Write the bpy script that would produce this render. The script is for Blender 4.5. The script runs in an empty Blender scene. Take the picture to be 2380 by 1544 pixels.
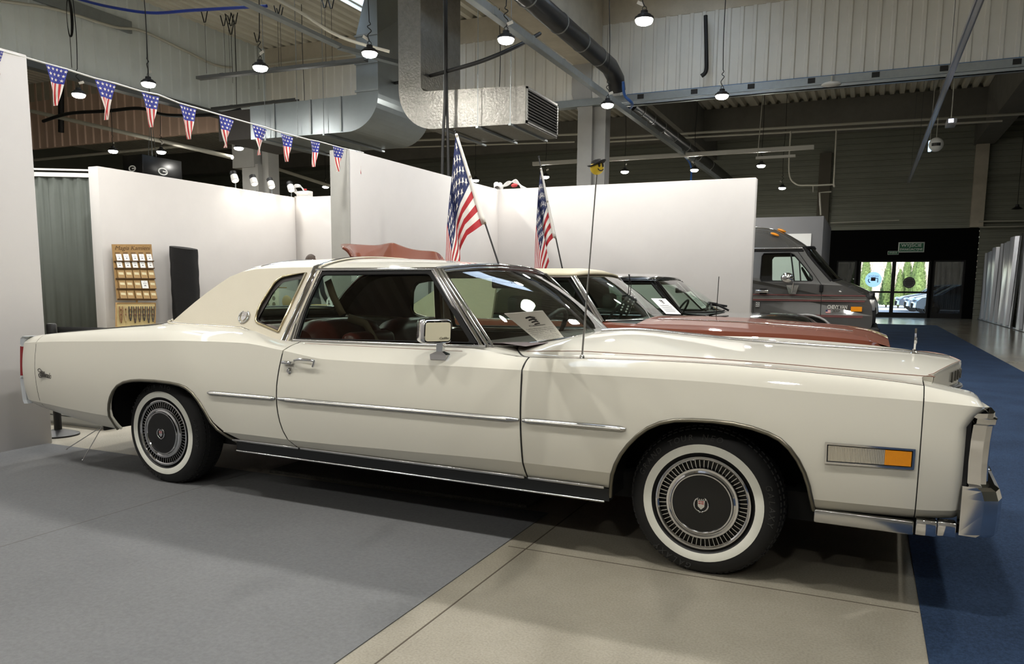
import bpy, bmesh, math, random
from mathutils import Vector, Matrix, Euler
from mathutils.geometry import tessellate_polygon
rnd = random.Random(7)
SC = bpy.context.scene
COL = SC.collection
PI = math.pi

# ------------------------------------------------------------------ camera model (photo frame 2380 x 1544)
FPX, CX, CY, CAMH = 1800.0, 1190.0, 892.0, 1.21
PIT, ROL, YAW = -0.1268, 0.0096, -0.4260
_f = Vector((math.sin(YAW)*math.cos(PIT), math.cos(YAW)*math.cos(PIT), math.sin(PIT)))
_r0 = Vector((math.cos(YAW), -math.sin(YAW), 0)); _u0 = _r0.cross(_f)
_r = math.cos(ROL)*_r0 + math.sin(ROL)*_u0
_u = -math.sin(ROL)*_r0 + math.cos(ROL)*_u0
CAM = Vector((0, 0, CAMH))
def ray(x, y): return _f + _r*((x-CX)/FPX) - _u*((y-CY)/FPX)
def at_y(x, y, Y): d = ray(x, y); return CAM + d*(Y/d.y)
def at_z(x, y, z): d = ray(x, y); return CAM + d*((z-CAMH)/d.z)
def at_x(x, y, X): d = ray(x, y); return CAM + d*(X/d.x)

cam = bpy.data.cameras.new('camera'); camo = bpy.data.objects.new('camera', cam); COL.objects.link(camo)
cam.sensor_fit = 'HORIZONTAL'; cam.sensor_width = 36.0; cam.lens = 36.0*FPX/2380.0
cam.shift_y = (CY-772.0)/2380.0; cam.clip_end = 300; cam.clip_start = 0.05
M = Matrix((( _r.x, _u.x, -_f.x), (_r.y, _u.y, -_f.y), (_r.z, _u.z, -_f.z)))
camo.matrix_world = Matrix.Translation(CAM) @ M.to_4x4()
SC.camera = camo

# ------------------------------------------------------------------ materials
def srgb(c):
    return tuple(((x/255.0)/12.92 if x/255.0 <= 0.04045 else (((x/255.0)+0.055)/1.055)**2.4) for x in c)
MATS = {}
def mat(name, col=(200,200,200), rough=0.5, metal=0.0, spec=0.5, coat=0.0, bump=None, noise=None, emit=None, trans=0.0, alpha=1.0, sheen=0.0, lin=None):
    """bump=(scale, strength, dist)  noise=(scale, amount, detail) tints the colour  emit=(col,strength)"""
    if name in MATS: return MATS[name]
    m = bpy.data.materials.new(name); m.use_nodes = True; MATS[name] = m
    nt = m.node_tree; b = nt.nodes['Principled BSDF']
    c = lin if lin else srgb(col)
    b.inputs['Base Color'].default_value = (*c, 1); b.inputs['Roughness'].default_value = rough
    b.inputs['Metallic'].default_value = metal; b.inputs['Specular IOR Level'].default_value = spec
    b.inputs['Coat Weight'].default_value = coat; b.inputs['Coat Roughness'].default_value = 0.03
    b.inputs['Sheen Weight'].default_value = sheen
    if coat and not metal: b.inputs['Specular IOR Level'].default_value = 0.15 if coat >= 0.9 else spec
    if trans: b.inputs['Transmission Weight'].default_value = trans
    if emit:
        b.inputs['Emission Color'].default_value = (*srgb(emit[0]), 1); b.inputs['Emission Strength'].default_value = emit[1]
    if bump or noise:
        tc = nt.nodes.new('ShaderNodeTexCoord')
    if noise:
        n = nt.nodes.new('ShaderNodeTexNoise'); n.inputs['Scale'].default_value = noise[0]; n.inputs['Detail'].default_value = noise[2] if len(noise) > 2 else 6
        n.inputs['Roughness'].default_value = 0.65
        mx = nt.nodes.new('ShaderNodeMix'); mx.data_type = 'RGBA'
        a = noise[1]
        mx.inputs[6].default_value = (*[max(0, x*(1-a)) for x in c], 1); mx.inputs[7].default_value = (*[min(1, x*(1+a)) for x in c], 1)
        cr = nt.nodes.new('ShaderNodeMapRange'); cr.inputs[1].default_value = 0.3; cr.inputs[2].default_value = 0.7
        nt.links.new(tc.outputs['Object'], n.inputs['Vector']); nt.links.new(n.outputs['Fac'], cr.inputs[0]); nt.links.new(cr.outputs[0], mx.inputs[0])
        nt.links.new(mx.outputs[2], b.inputs['Base Color'])
    if bump:
        n = nt.nodes.new('ShaderNodeTexNoise'); n.inputs['Scale'].default_value = bump[0]; n.inputs['Detail'].default_value = 5
        bp = nt.nodes.new('ShaderNodeBump'); bp.inputs['Strength'].default_value = bump[1]; bp.inputs['Distance'].default_value = bump[2] if len(bump) > 2 else 0.01
        nt.links.new(tc.outputs['Object'], n.inputs['Vector']); nt.links.new(n.outputs['Fac'], bp.inputs['Height']); nt.links.new(bp.outputs['Normal'], b.inputs['Normal'])
    return m
def glass(name, tint=(0.8,0.85,0.82), ior=1.5, gloss=1.0):
    if name in MATS: return MATS[name]
    m = bpy.data.materials.new(name); m.use_nodes = True; MATS[name] = m
    nt = m.node_tree; nt.nodes.remove(nt.nodes['Principled BSDF']); out = nt.nodes['Material Output']
    t = nt.nodes.new('ShaderNodeBsdfTransparent'); t.inputs[0].default_value = (*tint, 1)
    g = nt.nodes.new('ShaderNodeBsdfGlossy'); g.inputs['Roughness'].default_value = 0.01; g.inputs[0].default_value = (gloss, gloss, gloss, 1)
    fr = nt.nodes.new('ShaderNodeFresnel'); ge = nt.nodes.new('ShaderNodeNewGeometry')
    mr = nt.nodes.new('ShaderNodeMapRange'); mr.inputs[3].default_value = ior; mr.inputs[4].default_value = 1.0/ior     # same sheen from both sides of the pane
    nt.links.new(ge.outputs['Backfacing'], mr.inputs[0]); nt.links.new(mr.outputs[0], fr.inputs[0])
    mx = nt.nodes.new('ShaderNodeMixShader')
    nt.links.new(fr.outputs[0], mx.inputs[0]); nt.links.new(t.outputs[0], mx.inputs[1]); nt.links.new(g.outputs[0], mx.inputs[2]); nt.links.new(mx.outputs[0], out.inputs[0])
    return m

# ------------------------------------------------------------------ mesh builder
class MB:
    def __init__(s): s.v = []; s.f = []; s.sm = []; s.mi = []
    def add(s, vs, fs, smooth=False, mi=0):
        o = len(s.v); s.v.extend([tuple(p) for p in vs])
        for f in fs: s.f.append(tuple(i+o for i in f)); s.sm.append(smooth); s.mi.append(mi)
        return s
    def box(s, x0, x1, y0, y1, z0, z1, mi=0):
        v = [(x0,y0,z0),(x1,y0,z0),(x1,y1,z0),(x0,y1,z0),(x0,y0,z1),(x1,y0,z1),(x1,y1,z1),(x0,y1,z1)]
        return s.add(v, [(0,3,2,1),(4,5,6,7),(0,1,5,4),(1,2,6,5),(2,3,7,6),(3,0,4,7)], False, mi)
    def obox(s, c, ax, ay, az, mi=0):
        c = Vector(c); ax = Vector(ax); ay = Vector(ay); az = Vector(az)
        v = [c-ax-ay-az, c+ax-ay-az, c+ax+ay-az, c-ax+ay-az, c-ax-ay+az, c+ax-ay+az, c+ax+ay+az, c-ax+ay+az]
        return s.add(v, [(0,3,2,1),(4,5,6,7),(0,1,5,4),(1,2,6,5),(2,3,7,6),(3,0,4,7)], False, mi)
    def rbox(s, x0, x1, y0, y1, z0, z1, r=0.01, n=3, mi=0):
        bm = bmesh.new(); bmesh.ops.create_cube(bm, size=1)
        for v in bm.verts: v.co = Vector(((x0+x1)/2+v.co.x*(x1-x0), (y0+y1)/2+v.co.y*(y1-y0), (z0+z1)/2+v.co.z*(z1-z0)))
        bmesh.ops.bevel(bm, geom=bm.edges[:], offset=r, segments=n, affect='EDGES', profile=0.5)
        bm.verts.index_update()
        s.add([v.co.copy() for v in bm.verts], [[v.index for v in f.verts] for f in bm.faces], True, mi); bm.free(); return s
    def tube(s, pts, r, n=8, mi=0, caps=True, smooth=True, flat=None):
        pts = [Vector(p) for p in pts]; N = len(pts); rs = r if isinstance(r, (list, tuple)) else [r]*N
        up = Vector((0,0,1)); vs = []
        t0 = (pts[1]-pts[0]).normalized()
        if abs(t0.dot(up)) > 0.95: up = Vector((1,0,0))
        a = t0.cross(up).normalized()
        for i in range(N):
            t = (pts[min(i+1,N-1)]-pts[max(i-1,0)])
            if t.length < 1e-9: t = t0.copy()
            t.normalize(); a = (a - t*a.dot(t)).normalized(); b = t.cross(a)
            for k in range(n):
                g = 2*PI*k/n; vs.append(pts[i] + (a*math.cos(g)+b*math.sin(g)*(flat or 1))*rs[i])
        fs = [(i*n+k, i*n+(k+1)%n, (i+1)*n+(k+1)%n, (i+1)*n+k) for i in range(N-1) for k in range(n)]
        s.add(vs, fs, smooth, mi)
        if caps: s.add(vs[:n], [tuple(range(n-1,-1,-1))], False, mi); s.add(vs[-n:], [tuple(range(n))], False, mi)
        return s
    def grid(s, P, smooth=True, mi=0, skip=None, closed=False, flip=False):
        R = len(P); Cn = len(P[0]); vs = [p for row in P for p in row]; fs = []
        for i in range(R-1):
            for j in range(Cn if closed else Cn-1):
                if skip and skip(i, j): continue
                j2 = (j+1) % Cn
                q = (i*Cn+j, i*Cn+j2, (i+1)*Cn+j2, (i+1)*Cn+j)
                d1 = Vector(vs[q[2]])-Vector(vs[q[0]]); d2 = Vector(vs[q[3]])-Vector(vs[q[1]])
                if d1.cross(d2).length < 2e-8: continue
                fs.append(q[::-1] if flip else q)
        return s.add(vs, fs, smooth, mi)
    def lathe(s, prof, o=(0,0,0), ax=(0,0,1), n=32, mi=0, smooth=True, a0=0.0, a1=2*PI):
        """prof [(r, h)] revolved about axis ax through o; sharp turns are split"""
        ax = Vector(ax).normalized(); o = Vector(o)
        x = ax.cross(Vector((0,0,1)) if abs(ax.z) < 0.9 else Vector((1,0,0))).normalized(); y = ax.cross(x)
        full = abs(a1-a0-2*PI) < 1e-6; k = n if full else n+1
        segs = [[prof[0]]]
        for i in range(1, len(prof)):
            segs[-1].append(prof[i])
            if i < len(prof)-1:
                d0 = Vector((prof[i][0]-prof[i-1][0], prof[i][1]-prof[i-1][1])); d1 = Vector((prof[i+1][0]-prof[i][0], prof[i+1][1]-prof[i][1]))
                if d0.length > 0 and d1.length > 0 and d0.angle(d1) > 0.6: segs.append([prof[i]])
        for sg in segs:
            P = [[o + (x*math.cos(a0+(a1-a0)*j/n)+y*math.sin(a0+(a1-a0)*j/n))*r + ax*h for j in range(k)] for r, h in sg]
            s.grid(P, smooth, mi, closed=full)
        return s
    def sphere(s, c, r, n=16, m=10, mi=0, sc=(1,1,1)):
        c = Vector(c)
        P = [[c + Vector((r*sc[0]*math.sin(PI*i/m)*math.cos(2*PI*j/n), r*sc[1]*math.sin(PI*i/m)*math.sin(2*PI*j/n), r*sc[2]*math.cos(PI*i/m))) for j in range(n)] for i in range(m+1)]
        return s.grid(P, True, mi, closed=True)
    def poly(s, pts, holes=(), mi=0, smooth=False):
        loops = [[Vector(p) for p in pts]] + [[Vector(p) for p in h] for h in holes]
        vs = [p for l in loops for p in l]
        s.add(vs, [tuple(t) for t in tessellate_polygon(loops)], smooth, mi); return s
    def prism(s, pts, ext, holes=(), mi=0):
        e = Vector(ext); s.poly(pts, holes, mi); s.poly([Vector(p)+e for p in pts], [[Vector(p)+e for p in h] for h in holes], mi)
        for l in [pts]+list(holes):
            n = len(l); vs = [Vector(p) for p in l]+[Vector(p)+e for p in l]
            s.add(vs, [(i, (i+1) % n, n+(i+1) % n, n+i) for i in range(n)], False, mi)
        return s
    def text(s, txt, o, xa, ya, size, depth=0.0, shear=0.0, mi=0, align='CENTER', width=None, bold=0.0):
        cu = bpy.data.curves.new('t', 'FONT'); cu.body = txt; cu.size = 1.0; cu.shear = shear; cu.align_x = align; cu.align_y = 'CENTER'
        cu.extrude = (depth/size/2) if size else 0; cu.offset = bold
        cu.resolution_u = 3
        ob = bpy.data.objects.new('t', cu); COL.objects.link(ob)
        dg = bpy.context.evaluated_depsgraph_get(); me = bpy.data.meshes.new_from_object(ob.evaluated_get(dg))
        xa = Vector(xa).normalized(); ya = Vector(ya).normalized(); za = xa.cross(ya)
        k = size
        xs = [v.co.x for v in me.vertices]
        kx = (width/(max(xs)-min(xs))) if (width and xs) else k
        s.add([Vector(o)+xa*(v.co.x*kx)+ya*(v.co.y*k)+za*(v.co.z*k) for v in me.vertices], [tuple(p.vertices) for p in me.polygons], False, mi)
        bpy.data.objects.remove(ob); bpy.data.curves.remove(cu); bpy.data.meshes.remove(me); return s
    def xf(s, mtx):
        s.v = [tuple(mtx @ Vector(p)) for p in s.v]; return s
    def shell(s, t, centre=(0,0,0.5)):
        """give the sheet a thickness: an inner skin and a rim, with edges kept crisp"""
        c = Vector(centre); nv = len(s.v); acc = [Vector() for _ in range(nv)]; cnt = {}
        key = {}; kid = [key.setdefault((round(p[0],5),round(p[1],5),round(p[2],5)), i) for i, p in enumerate(s.v)]
        nf = len(s.f)
        for f in s.f:
            P = [Vector(s.v[i]) for i in f]; n = (P[1]-P[0]).cross(P[-1]-P[0]) if len(P) == 3 else (P[2]-P[0]).cross(P[3]-P[1])
            m = sum(P, Vector())/len(P)
            if n.dot(m-c) < 0: n = -n
            for i in f: acc[kid[i]] += n
            for k in range(len(f)):
                e = (kid[f[k]], kid[f[(k+1) % len(f)]]); cnt.setdefault(tuple(sorted(e)), []).append((f[k], f[(k+1) % len(f)]))
        inn = [Vector(p)-(acc[kid[i]].normalized() if acc[kid[i]].length > 0 else Vector())*t for i, p in enumerate(s.v)]
        fs = [f[::-1] for f in s.f[:nf]]; mi = s.mi[:nf]
        o = len(s.v); s.v.extend([tuple(p) for p in inn])
        for f, m_ in zip(fs, mi): s.f.append(tuple(i+o for i in f)); s.sm.append(True); s.mi.append(m_)
        for e, l in cnt.items():
            if len(l) == 1 and e[0] != e[1]:
                a, b = l[0]; s.add([s.v[a], s.v[b], inn[b], inn[a]], [(0,1,2,3)], False, 0)
        return s
    def build(s, name, mats, parent=None, origin=None, merge=0.0, solid=0.0):
        me = bpy.data.meshes.new(name)
        o = Vector((0,0,0))
        if parent is None and s.v:
            if origin is not None: o = Vector(origin)
            else:
                xs = [p[0] for p in s.v]; ys = [p[1] for p in s.v]; zs = [p[2] for p in s.v]
                o = Vector(((min(xs)+max(xs))/2, (min(ys)+max(ys))/2, min(zs)))
        me.from_pydata([(p[0]-o.x, p[1]-o.y, p[2]-o.z) for p in s.v], [], s.f)
        if not isinstance(mats, (list, tuple)): mats = [mats]
        for m in mats: me.materials.append(m)
        me.polygons.foreach_set('use_smooth', s.sm); me.polygons.foreach_set('material_index', s.mi)
        if merge:
            bm = bmesh.new(); bm.from_mesh(me); bmesh.ops.remove_doubles(bm, verts=bm.verts[:], dist=merge); bm.to_mesh(me); bm.free()
        me.update()
        ob = bpy.data.objects.new(name, me); COL.objects.link(ob); ob.location = o
        if parent is not None: ob.parent = parent
        if solid:
            md = ob.modifiers.new('thick', 'SOLIDIFY'); md.thickness = solid; md.offset = 0
        return ob

def tag(o, label, cat, group=None, kind=None):
    if label: o['label'] = label
    if cat: o['category'] = cat
    if group: o['group'] = group
    if kind: o['kind'] = kind
    return o
def thing(name, label, cat, loc=(0,0,0), rotz=0.0, group=None):
    o = bpy.data.objects.new(name, None); COL.objects.link(o); o.location = loc; o.rotation_euler = (0,0,rotz); o.empty_display_size = 0.2
    return tag(o, label, cat, group)
def struct(name, mb, mats, origin=None, **k):
    o = mb.build(name, mats, None, origin, **k); o['kind'] = 'structure'; return o
def dup(root, loc=None, rotz=None, label=None):
    r = root.copy(); COL.objects.link(r)
    if loc is not None: r.location = loc
    if rotz is not None: r.rotation_euler = (0,0,rotz)
    if label: r['label'] = label
    for ch in list(root.children):
        c = ch.copy(); COL.objects.link(c); c.parent = r
        for g in list(ch.children):
            d = g.copy(); COL.objects.link(d); d.parent = c
    return r
def lerp(a, b, t): return a+(b-a)*t
def vl(a, b, t): return Vector(a)*(1-t)+Vector(b)*t
def pw(pts):
    """smooth monotone interpolation through (x, y) points"""
    xs = [p[0] for p in pts]; ys = [p[1] for p in pts]; n = len(xs)
    h = [xs[i+1]-xs[i] for i in range(n-1)]; d = [(ys[i+1]-ys[i])/h[i] for i in range(n-1)]
    m = [d[0]]+[0 if d[i-1]*d[i] <= 0 else 2*d[i-1]*d[i]/(d[i-1]+d[i]) for i in range(1, n-1)]+[d[-1]]
    def f(x):
        if x <= xs[0]: return ys[0]
        if x >= xs[-1]: return ys[-1]
        i = max(k for k in range(n-1) if xs[k] <= x); t = (x-xs[i])/h[i]
        return (ys[i]*(1+2*t)*(1-t)**2 + h[i]*m[i]*t*(1-t)**2 + ys[i+1]*t*t*(3-2*t) + h[i]*m[i+1]*t*t*(t-1))
    return f
def smoothline(pts, n=8):
    """Catmull-Rom through 3D points"""
    pts = [Vector(p) for p in pts]; out = []
    for i in range(len(pts)-1):
        p0 = pts[max(i-1,0)]; p1 = pts[i]; p2 = pts[i+1]; p3 = pts[min(i+2, len(pts)-1)]
        for k in range(n):
            t = k/n
            out.append(0.5*((2*p1)+(p2-p0)*t+(2*p0-5*p1+4*p2-p3)*t*t+(3*p1-p0-3*p2+p3)*t**3))
    out.append(pts[-1]); return out
def sag(a, b, d, n=14):
    a = Vector(a); b = Vector(b); return [a.lerp(b, i/n)-Vector((0,0,d*4*(i/n)*(1-i/n))) for i in range(n+1)]
# ================================================================== SETTING
WH = mat('partition white', (198,195,193), 0.72, noise=(3,0.02), bump=(220,0.08,0.002))
CONC = mat('concrete beam', (192,184,168), 0.85, noise=(2.2,0.12), bump=(40,0.15,0.01))
def nodes(m): return m.node_tree.nodes, m.node_tree.links, m.node_tree.nodes['Principled BSDF']
def floor_mat():
    m = mat('sealed concrete floor', (150,143,124), 0.42)
    N, L, b = nodes(m)
    tc = N.new('ShaderNodeTexCoord')
    n1 = N.new('ShaderNodeTexNoise'); n1.inputs['Scale'].default_value = 1.1; n1.inputs['Detail'].default_value = 9; n1.inputs['Roughness'].default_value = 0.62
    n2 = N.new('ShaderNodeTexNoise'); n2.inputs['Scale'].default_value = 120; n2.inputs['Detail'].default_value = 3
    n3 = N.new('ShaderNodeTexVoronoi'); n3.inputs['Scale'].default_value = 9.0
    r1 = N.new('ShaderNodeValToRGB'); e = r1.color_ramp.elements; e[0].position = 0.3; e[0].color = (*srgb((126,120,106)),1); e[1].position = 0.7; e[1].color = (*srgb((156,150,136)),1)
    mx = N.new('ShaderNodeMix'); mx.data_type = 'RGBA'; mx.blend_type = 'MULTIPLY'; mx.inputs[0].default_value = 0.55
    r2 = N.new('ShaderNodeValToRGB'); e = r2.color_ramp.elements; e[0].position = 0.35; e[0].color = (0.62,0.62,0.6,1); e[1].position = 0.62; e[1].color = (1,1,1,1)
    # small pale chips
    r3 = N.new('ShaderNodeValToRGB'); e = r3.color_ramp.elements; e[0].position = 0.012; e[0].color = (1,1,1,1); e[1].position = 0.03; e[1].color = (0,0,0,1)
    mx2 = N.new('ShaderNodeMix'); mx2.data_type = 'RGBA'; mx2.inputs[7].default_value = (*srgb((205,195,172)),1)
    for a, c in ((n1,'Vector'),(n2,'Vector'),(n3,'Vector')): L.new(tc.outputs['Object'], a.inputs[c])
    L.new(n1.outputs['Fac'], r1.inputs[0]); L.new(n2.outputs['Fac'], r2.inputs[0]); L.new(n3.outputs['Distance'], r3.inputs[0])
    L.new(r1.outputs[0], mx.inputs[6]); L.new(r2.outputs[0], mx.inputs[7]); L.new(mx.outputs[2], mx2.inputs[6]); L.new(r3.outputs[0], mx2.inputs[0]); L.new(mx2.outputs[2], b.inputs['Base Color'])
    sx_ = N.new('ShaderNodeSeparateXYZ'); L.new(tc.outputs['Object'], sx_.inputs[0])      # dull and worn where the cars stand, polished further down the aisle
    mr = N.new('ShaderNodeMapRange'); mr.inputs[1].default_value = -8.0; mr.inputs[2].default_value = 6.0; mr.inputs[3].default_value = 0.62; mr.inputs[4].default_value = 0.06; L.new(sx_.outputs[1], mr.inputs[0])
    ad = N.new('ShaderNodeMath'); ad.operation = 'MULTIPLY_ADD'; ad.inputs[1].default_value = 0.16; L.new(n1.outputs['Fac'], ad.inputs[0]); L.new(mr.outputs[0], ad.inputs[2]); L.new(ad.outputs[0], b.inputs['Roughness'])
    bp = N.new('ShaderNodeBump'); bp.inputs['Strength'].default_value = 0.12; bp.inputs['Distance'].default_value = 0.004; L.new(n2.outputs['Fac'], bp.inputs['Height']); L.new(bp.outputs[0], b.inputs['Normal'])
    return m
def carpet_mat(name, a, c, scale, bs):
    m = mat(name, a, 0.95, spec=0.15, sheen=0.0); N, L, b = nodes(m)
    tc = N.new('ShaderNodeTexCoord'); n = N.new('ShaderNodeTexNoise'); n.inputs['Scale'].default_value = scale; n.inputs['Detail'].default_value = 6; n.inputs['Roughness'].default_value = 0.8
    w = N.new('ShaderNodeTexNoise'); w.inputs['Scale'].default_value = 1.6; w.inputs['Detail'].default_value = 4
    ad = N.new('ShaderNodeMath'); ad.operation = 'MULTIPLY_ADD'; ad.inputs[1].default_value = 0.35; 
    r = N.new('ShaderNodeValToRGB'); e = r.color_ramp.elements; e[0].position = 0.42; e[0].color = (*srgb(a),1); e[1].position = 0.88; e[1].color = (*srgb(c),1)
    L.new(tc.outputs['Object'], n.inputs['Vector']); L.new(tc.outputs['Object'], w.inputs['Vector']); L.new(w.outputs['Fac'], ad.inputs[0]); L.new(n.outputs['Fac'], ad.inputs[2]); L.new(ad.outputs[0], r.inputs[0]); L.new(r.outputs[0], b.inputs['Base Color'])
    bp = N.new('ShaderNodeBump'); bp.inputs['Strength'].default_value = bs; bp.inputs['Distance'].default_value = 0.004; L.new(n.outputs['Fac'], bp.inputs['Height']); L.new(bp.outputs[0], b.inputs['Normal'])
    return m
YB = 36.9                      # face of the far wall
fm = floor_mat()
m = MB().box(-40, 14, -12, YB+0.3, -0.2, 0.0)
struct('floor', m, fm)
# expansion joints cut in the slab: dark slivers
JT = mat('joint filler', (78,70,58), 0.9)
m = MB().box(-1.365, -1.359, -6, 36, -0.001, 0.0012)
struct('trim_1', m, JT)
m = MB().box(-1.45, 0.25, 3.170, 3.175, -0.001, 0.0012); struct('trim_2', m, JT)

gc = carpet_mat('grey felt carpet', (96,97,98), (114,115,116), 60, 0.10)
o = MB().box(-5.5, -1.478, -6.0, 3.74, 0.0, 0.004).build('exhibition_carpet', gc)
tag(o, 'grey felt exhibition carpet laid on the concrete in front of the white coupe', 'carpet')
m = MB().box(-3.522, -3.518, -6.0, 3.74, 0.0, 0.0046); m.build('seam', mat('carpet seam',(88,86,84),0.95), o).matrix_parent_inverse = Matrix.Translation(-o.location)
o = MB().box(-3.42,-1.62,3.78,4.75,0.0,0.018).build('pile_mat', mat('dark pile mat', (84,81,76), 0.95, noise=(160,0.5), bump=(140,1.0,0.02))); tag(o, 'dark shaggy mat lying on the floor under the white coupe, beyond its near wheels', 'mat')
bc = carpet_mat('blue needle felt', (19,29,45), (50,69,97), 95, 0.8)
o = MB().box(0.257, 2.18, -6.0, 29.42, 0.0, 0.006).build('aisle_carpet', bc)
tag(o, 'long dark blue aisle carpet running past the car noses to the exit', 'carpet')

# ------------------------------------------------------------------ ribbed sheet (depth along d)
def ribbed(mb, p0, p1, z0, z1, pitch=0.25, depth=0.035, nrm=(0,-1,0), vertical=True, mi=0):
    """trapezoid-profiled sheet between plan points p0, p1; ribs vertical or horizontal"""
    p0 = Vector((p0[0],p0[1],0)); p1 = Vector((p1[0],p1[1],0)); n = Vector(nrm)
    prof = [(0,0),(0.62,0),(0.70,1),(0.92,1)]
    if vertical:
        Lg = (p1-p0).length; d = (p1-p0)/Lg; k = int(Lg/pitch); xs = []
        for i in range(k+1):
            for a, h in prof:
                if (i+a)*pitch <= Lg: xs.append(((i+a)*pitch, h*depth))
        xs.append((Lg, 0))
        mb.grid([[p0+d*x+n*h+Vector((0,0,z)) for x, h in xs] for z in (z0, z1)], False, mi)
    else:
        k = int((z1-z0)/pitch); zs = []
        for i in range(k+1):
            for a, h in prof:
                if z0+(i+a)*pitch <= z1: zs.append((z0+(i+a)*pitch, h*depth))
        mb.grid([[p+n*h+Vector((0,0,z)) for p in (p0, p1)] for z, h in zs], False, mi)
    return mb
CLAD = mat('cladding sheet', (216,214,206), 0.55, noise=(1.2,0.05))
CLADL = mat('cladding sheet cool', (204,210,208), 0.55, noise=(1.2,0.05))
CLADP = mat('cladding sheet warm-light pink', (214,186,168), 0.6, noise=(1.2,0.05))  # pink tint puts the warmer lamplight on this stretch into the colour
FARW = mat('far wall siding', (128,130,118), 0.6, noise=(0.8,0.06))
YK = 20.0; XL = -17.76; ZR = 8.5
m = MB(); ribbed(m, (XL, YK), (14, YK), 6.05, 7.86, 0.30, 0.03); m.box(XL, 14, YK+0.02, YK+0.14, 6.05, 7.86); struct('wall_bulkhead_back', m, CLAD)
m = MB(); ribbed(m, (XL, -12), (XL, YK), 6.2, 8.5, 0.33, 0.035, (1,0,0)); m.box(XL-0.14, XL-0.02, -12, YK, 6.2, 8.5); struct('wall_bulkhead_left', m, CLADL)
m = MB(); ribbed(m, (-40, YK), (XL-0.14, YK), 6.15, 8.5, 0.42, 0.04); m.box(-40, XL-0.14, YK+0.02, YK+0.14, 6.15, 8.5); struct('wall_bulkhead_far_left', m, CLADP)
# steel channels under the bulkheads
STEEL = mat('galvanised steel', (150,156,158), 0.42, 0.75, noise=(6,0.08))
STEELD = mat('dark steel', (92,94,94), 0.5, 0.5)
PAINT = mat('pale painted pipe', (186,184,172), 0.45)
m = MB().box(XL, 14, YK-0.12, YK+0.16, 5.87, 6.05); struct('trim_3', m, STEEL)
m = MB().box(XL-0.16, XL+0.1, -12, YK, 6.04, 6.2); struct('trim_4', m, STEELD)
# shell
m = MB(); ribbed(m, (-40, YB), (-1.62, YB), 0.0, 8.5, 0.24, 0.03, vertical=False); ribbed(m, (-1.62, YB), (4.0, YB), 3.69, 8.5, 0.24, 0.03, vertical=False); ribbed(m, (4.0, YB), (14, YB), 0.0, 8.5, 0.24, 0.03, vertical=False)
m.box(-40, -1.7, YB+0.04, YB+0.3, 0, 8.5); m.box(-1.7, 4.1, YB+0.04, YB+0.3, 3.75, 8.5); m.box(4.1, 14, YB+0.04, YB+0.3, 0, 8.5)
struct('wall_back', m, FARW)
m = MB().box(-40.2, -40, -12, YB+0.3, 0, 8.5); struct('wall_left', m, FARW)
m = MB().box(14, 14.2, -12, YB+0.3, 0, 8.5); struct('wall_right', m, FARW)
m = MB().box(-40, 14, -12.2, -12, 0, 8.5); struct('wall_front', m, mat('front wall', (196,194,186), 0.7))
# roof deck: ribs run along Y; skylight slots left open
DECK = mat('roof deck', (214,210,196), 0.6, noise=(1.5,0.05))
SKY_X = [(-12.9,-11.9), (-4.6,-3.4), (6.2,7.2)]
def deck(mb, x0, x1, y0, y1):
    pitch = 0.34; xs = []; k = int((x1-x0)/pitch)
    for i in range(k+1):
        for a, h in ((0,0),(0.42,0),(0.55,0.14),(0.87,0.14)):
            if x0+(i+a)*pitch <= x1: xs.append((x0+(i+a)*pitch, h))
    xs.append((x1, 0))
    mb.grid([[(x, y, ZR+h) for x, h in xs] for y in (y0, y1)], False)
    mb.box(x0, x1, y0, y1, ZR+0.16, ZR+0.22)
m = MB(); xe = -40
for a, b in SKY_X:
    deck(m, xe, a, -12, YB+0.3)
    for y0, y1 in ((-12,2.6),(9.2,12.0),(18.6,YB+0.3)): deck(m, a, b, y0, y1)
    xe = b
deck(m, xe, 14.2, -12, YB+0.3); struct('ceiling', m, DECK)
OPAL = bpy.data.materials.new('opal skylight sheet'); OPAL.use_nodes = True
_nt = OPAL.node_tree; _tr = _nt.nodes.new('ShaderNodeBsdfTranslucent'); _tr.inputs[0].default_value = (0.78,0.84,0.88,1); _nt.links.new(_tr.outputs[0], _nt.nodes['Material Output'].inputs[0])
for k, (a, b) in enumerate(SKY_X):
    m = MB()
    for y0, y1 in ((2.6,9.2),(12.0,18.6)):
        n = 4
        for i in range(n): m.box(a-0.06, b+0.06, lerp(y0,y1,i/n)-(0.06 if i == 0 else 0), lerp(y0,y1,(i+1)/n)-0.002+(0.06 if i == n-1 else 0), ZR+0.222, ZR+0.24)
    struct('window_%d' % (k+1), m, OPAL)
CONCD = mat('shaded beam concrete', (112,110,104), 0.85, noise=(2.2,0.1))  # darker copy of the beam concrete; dimness of the far beams put into colour
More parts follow.
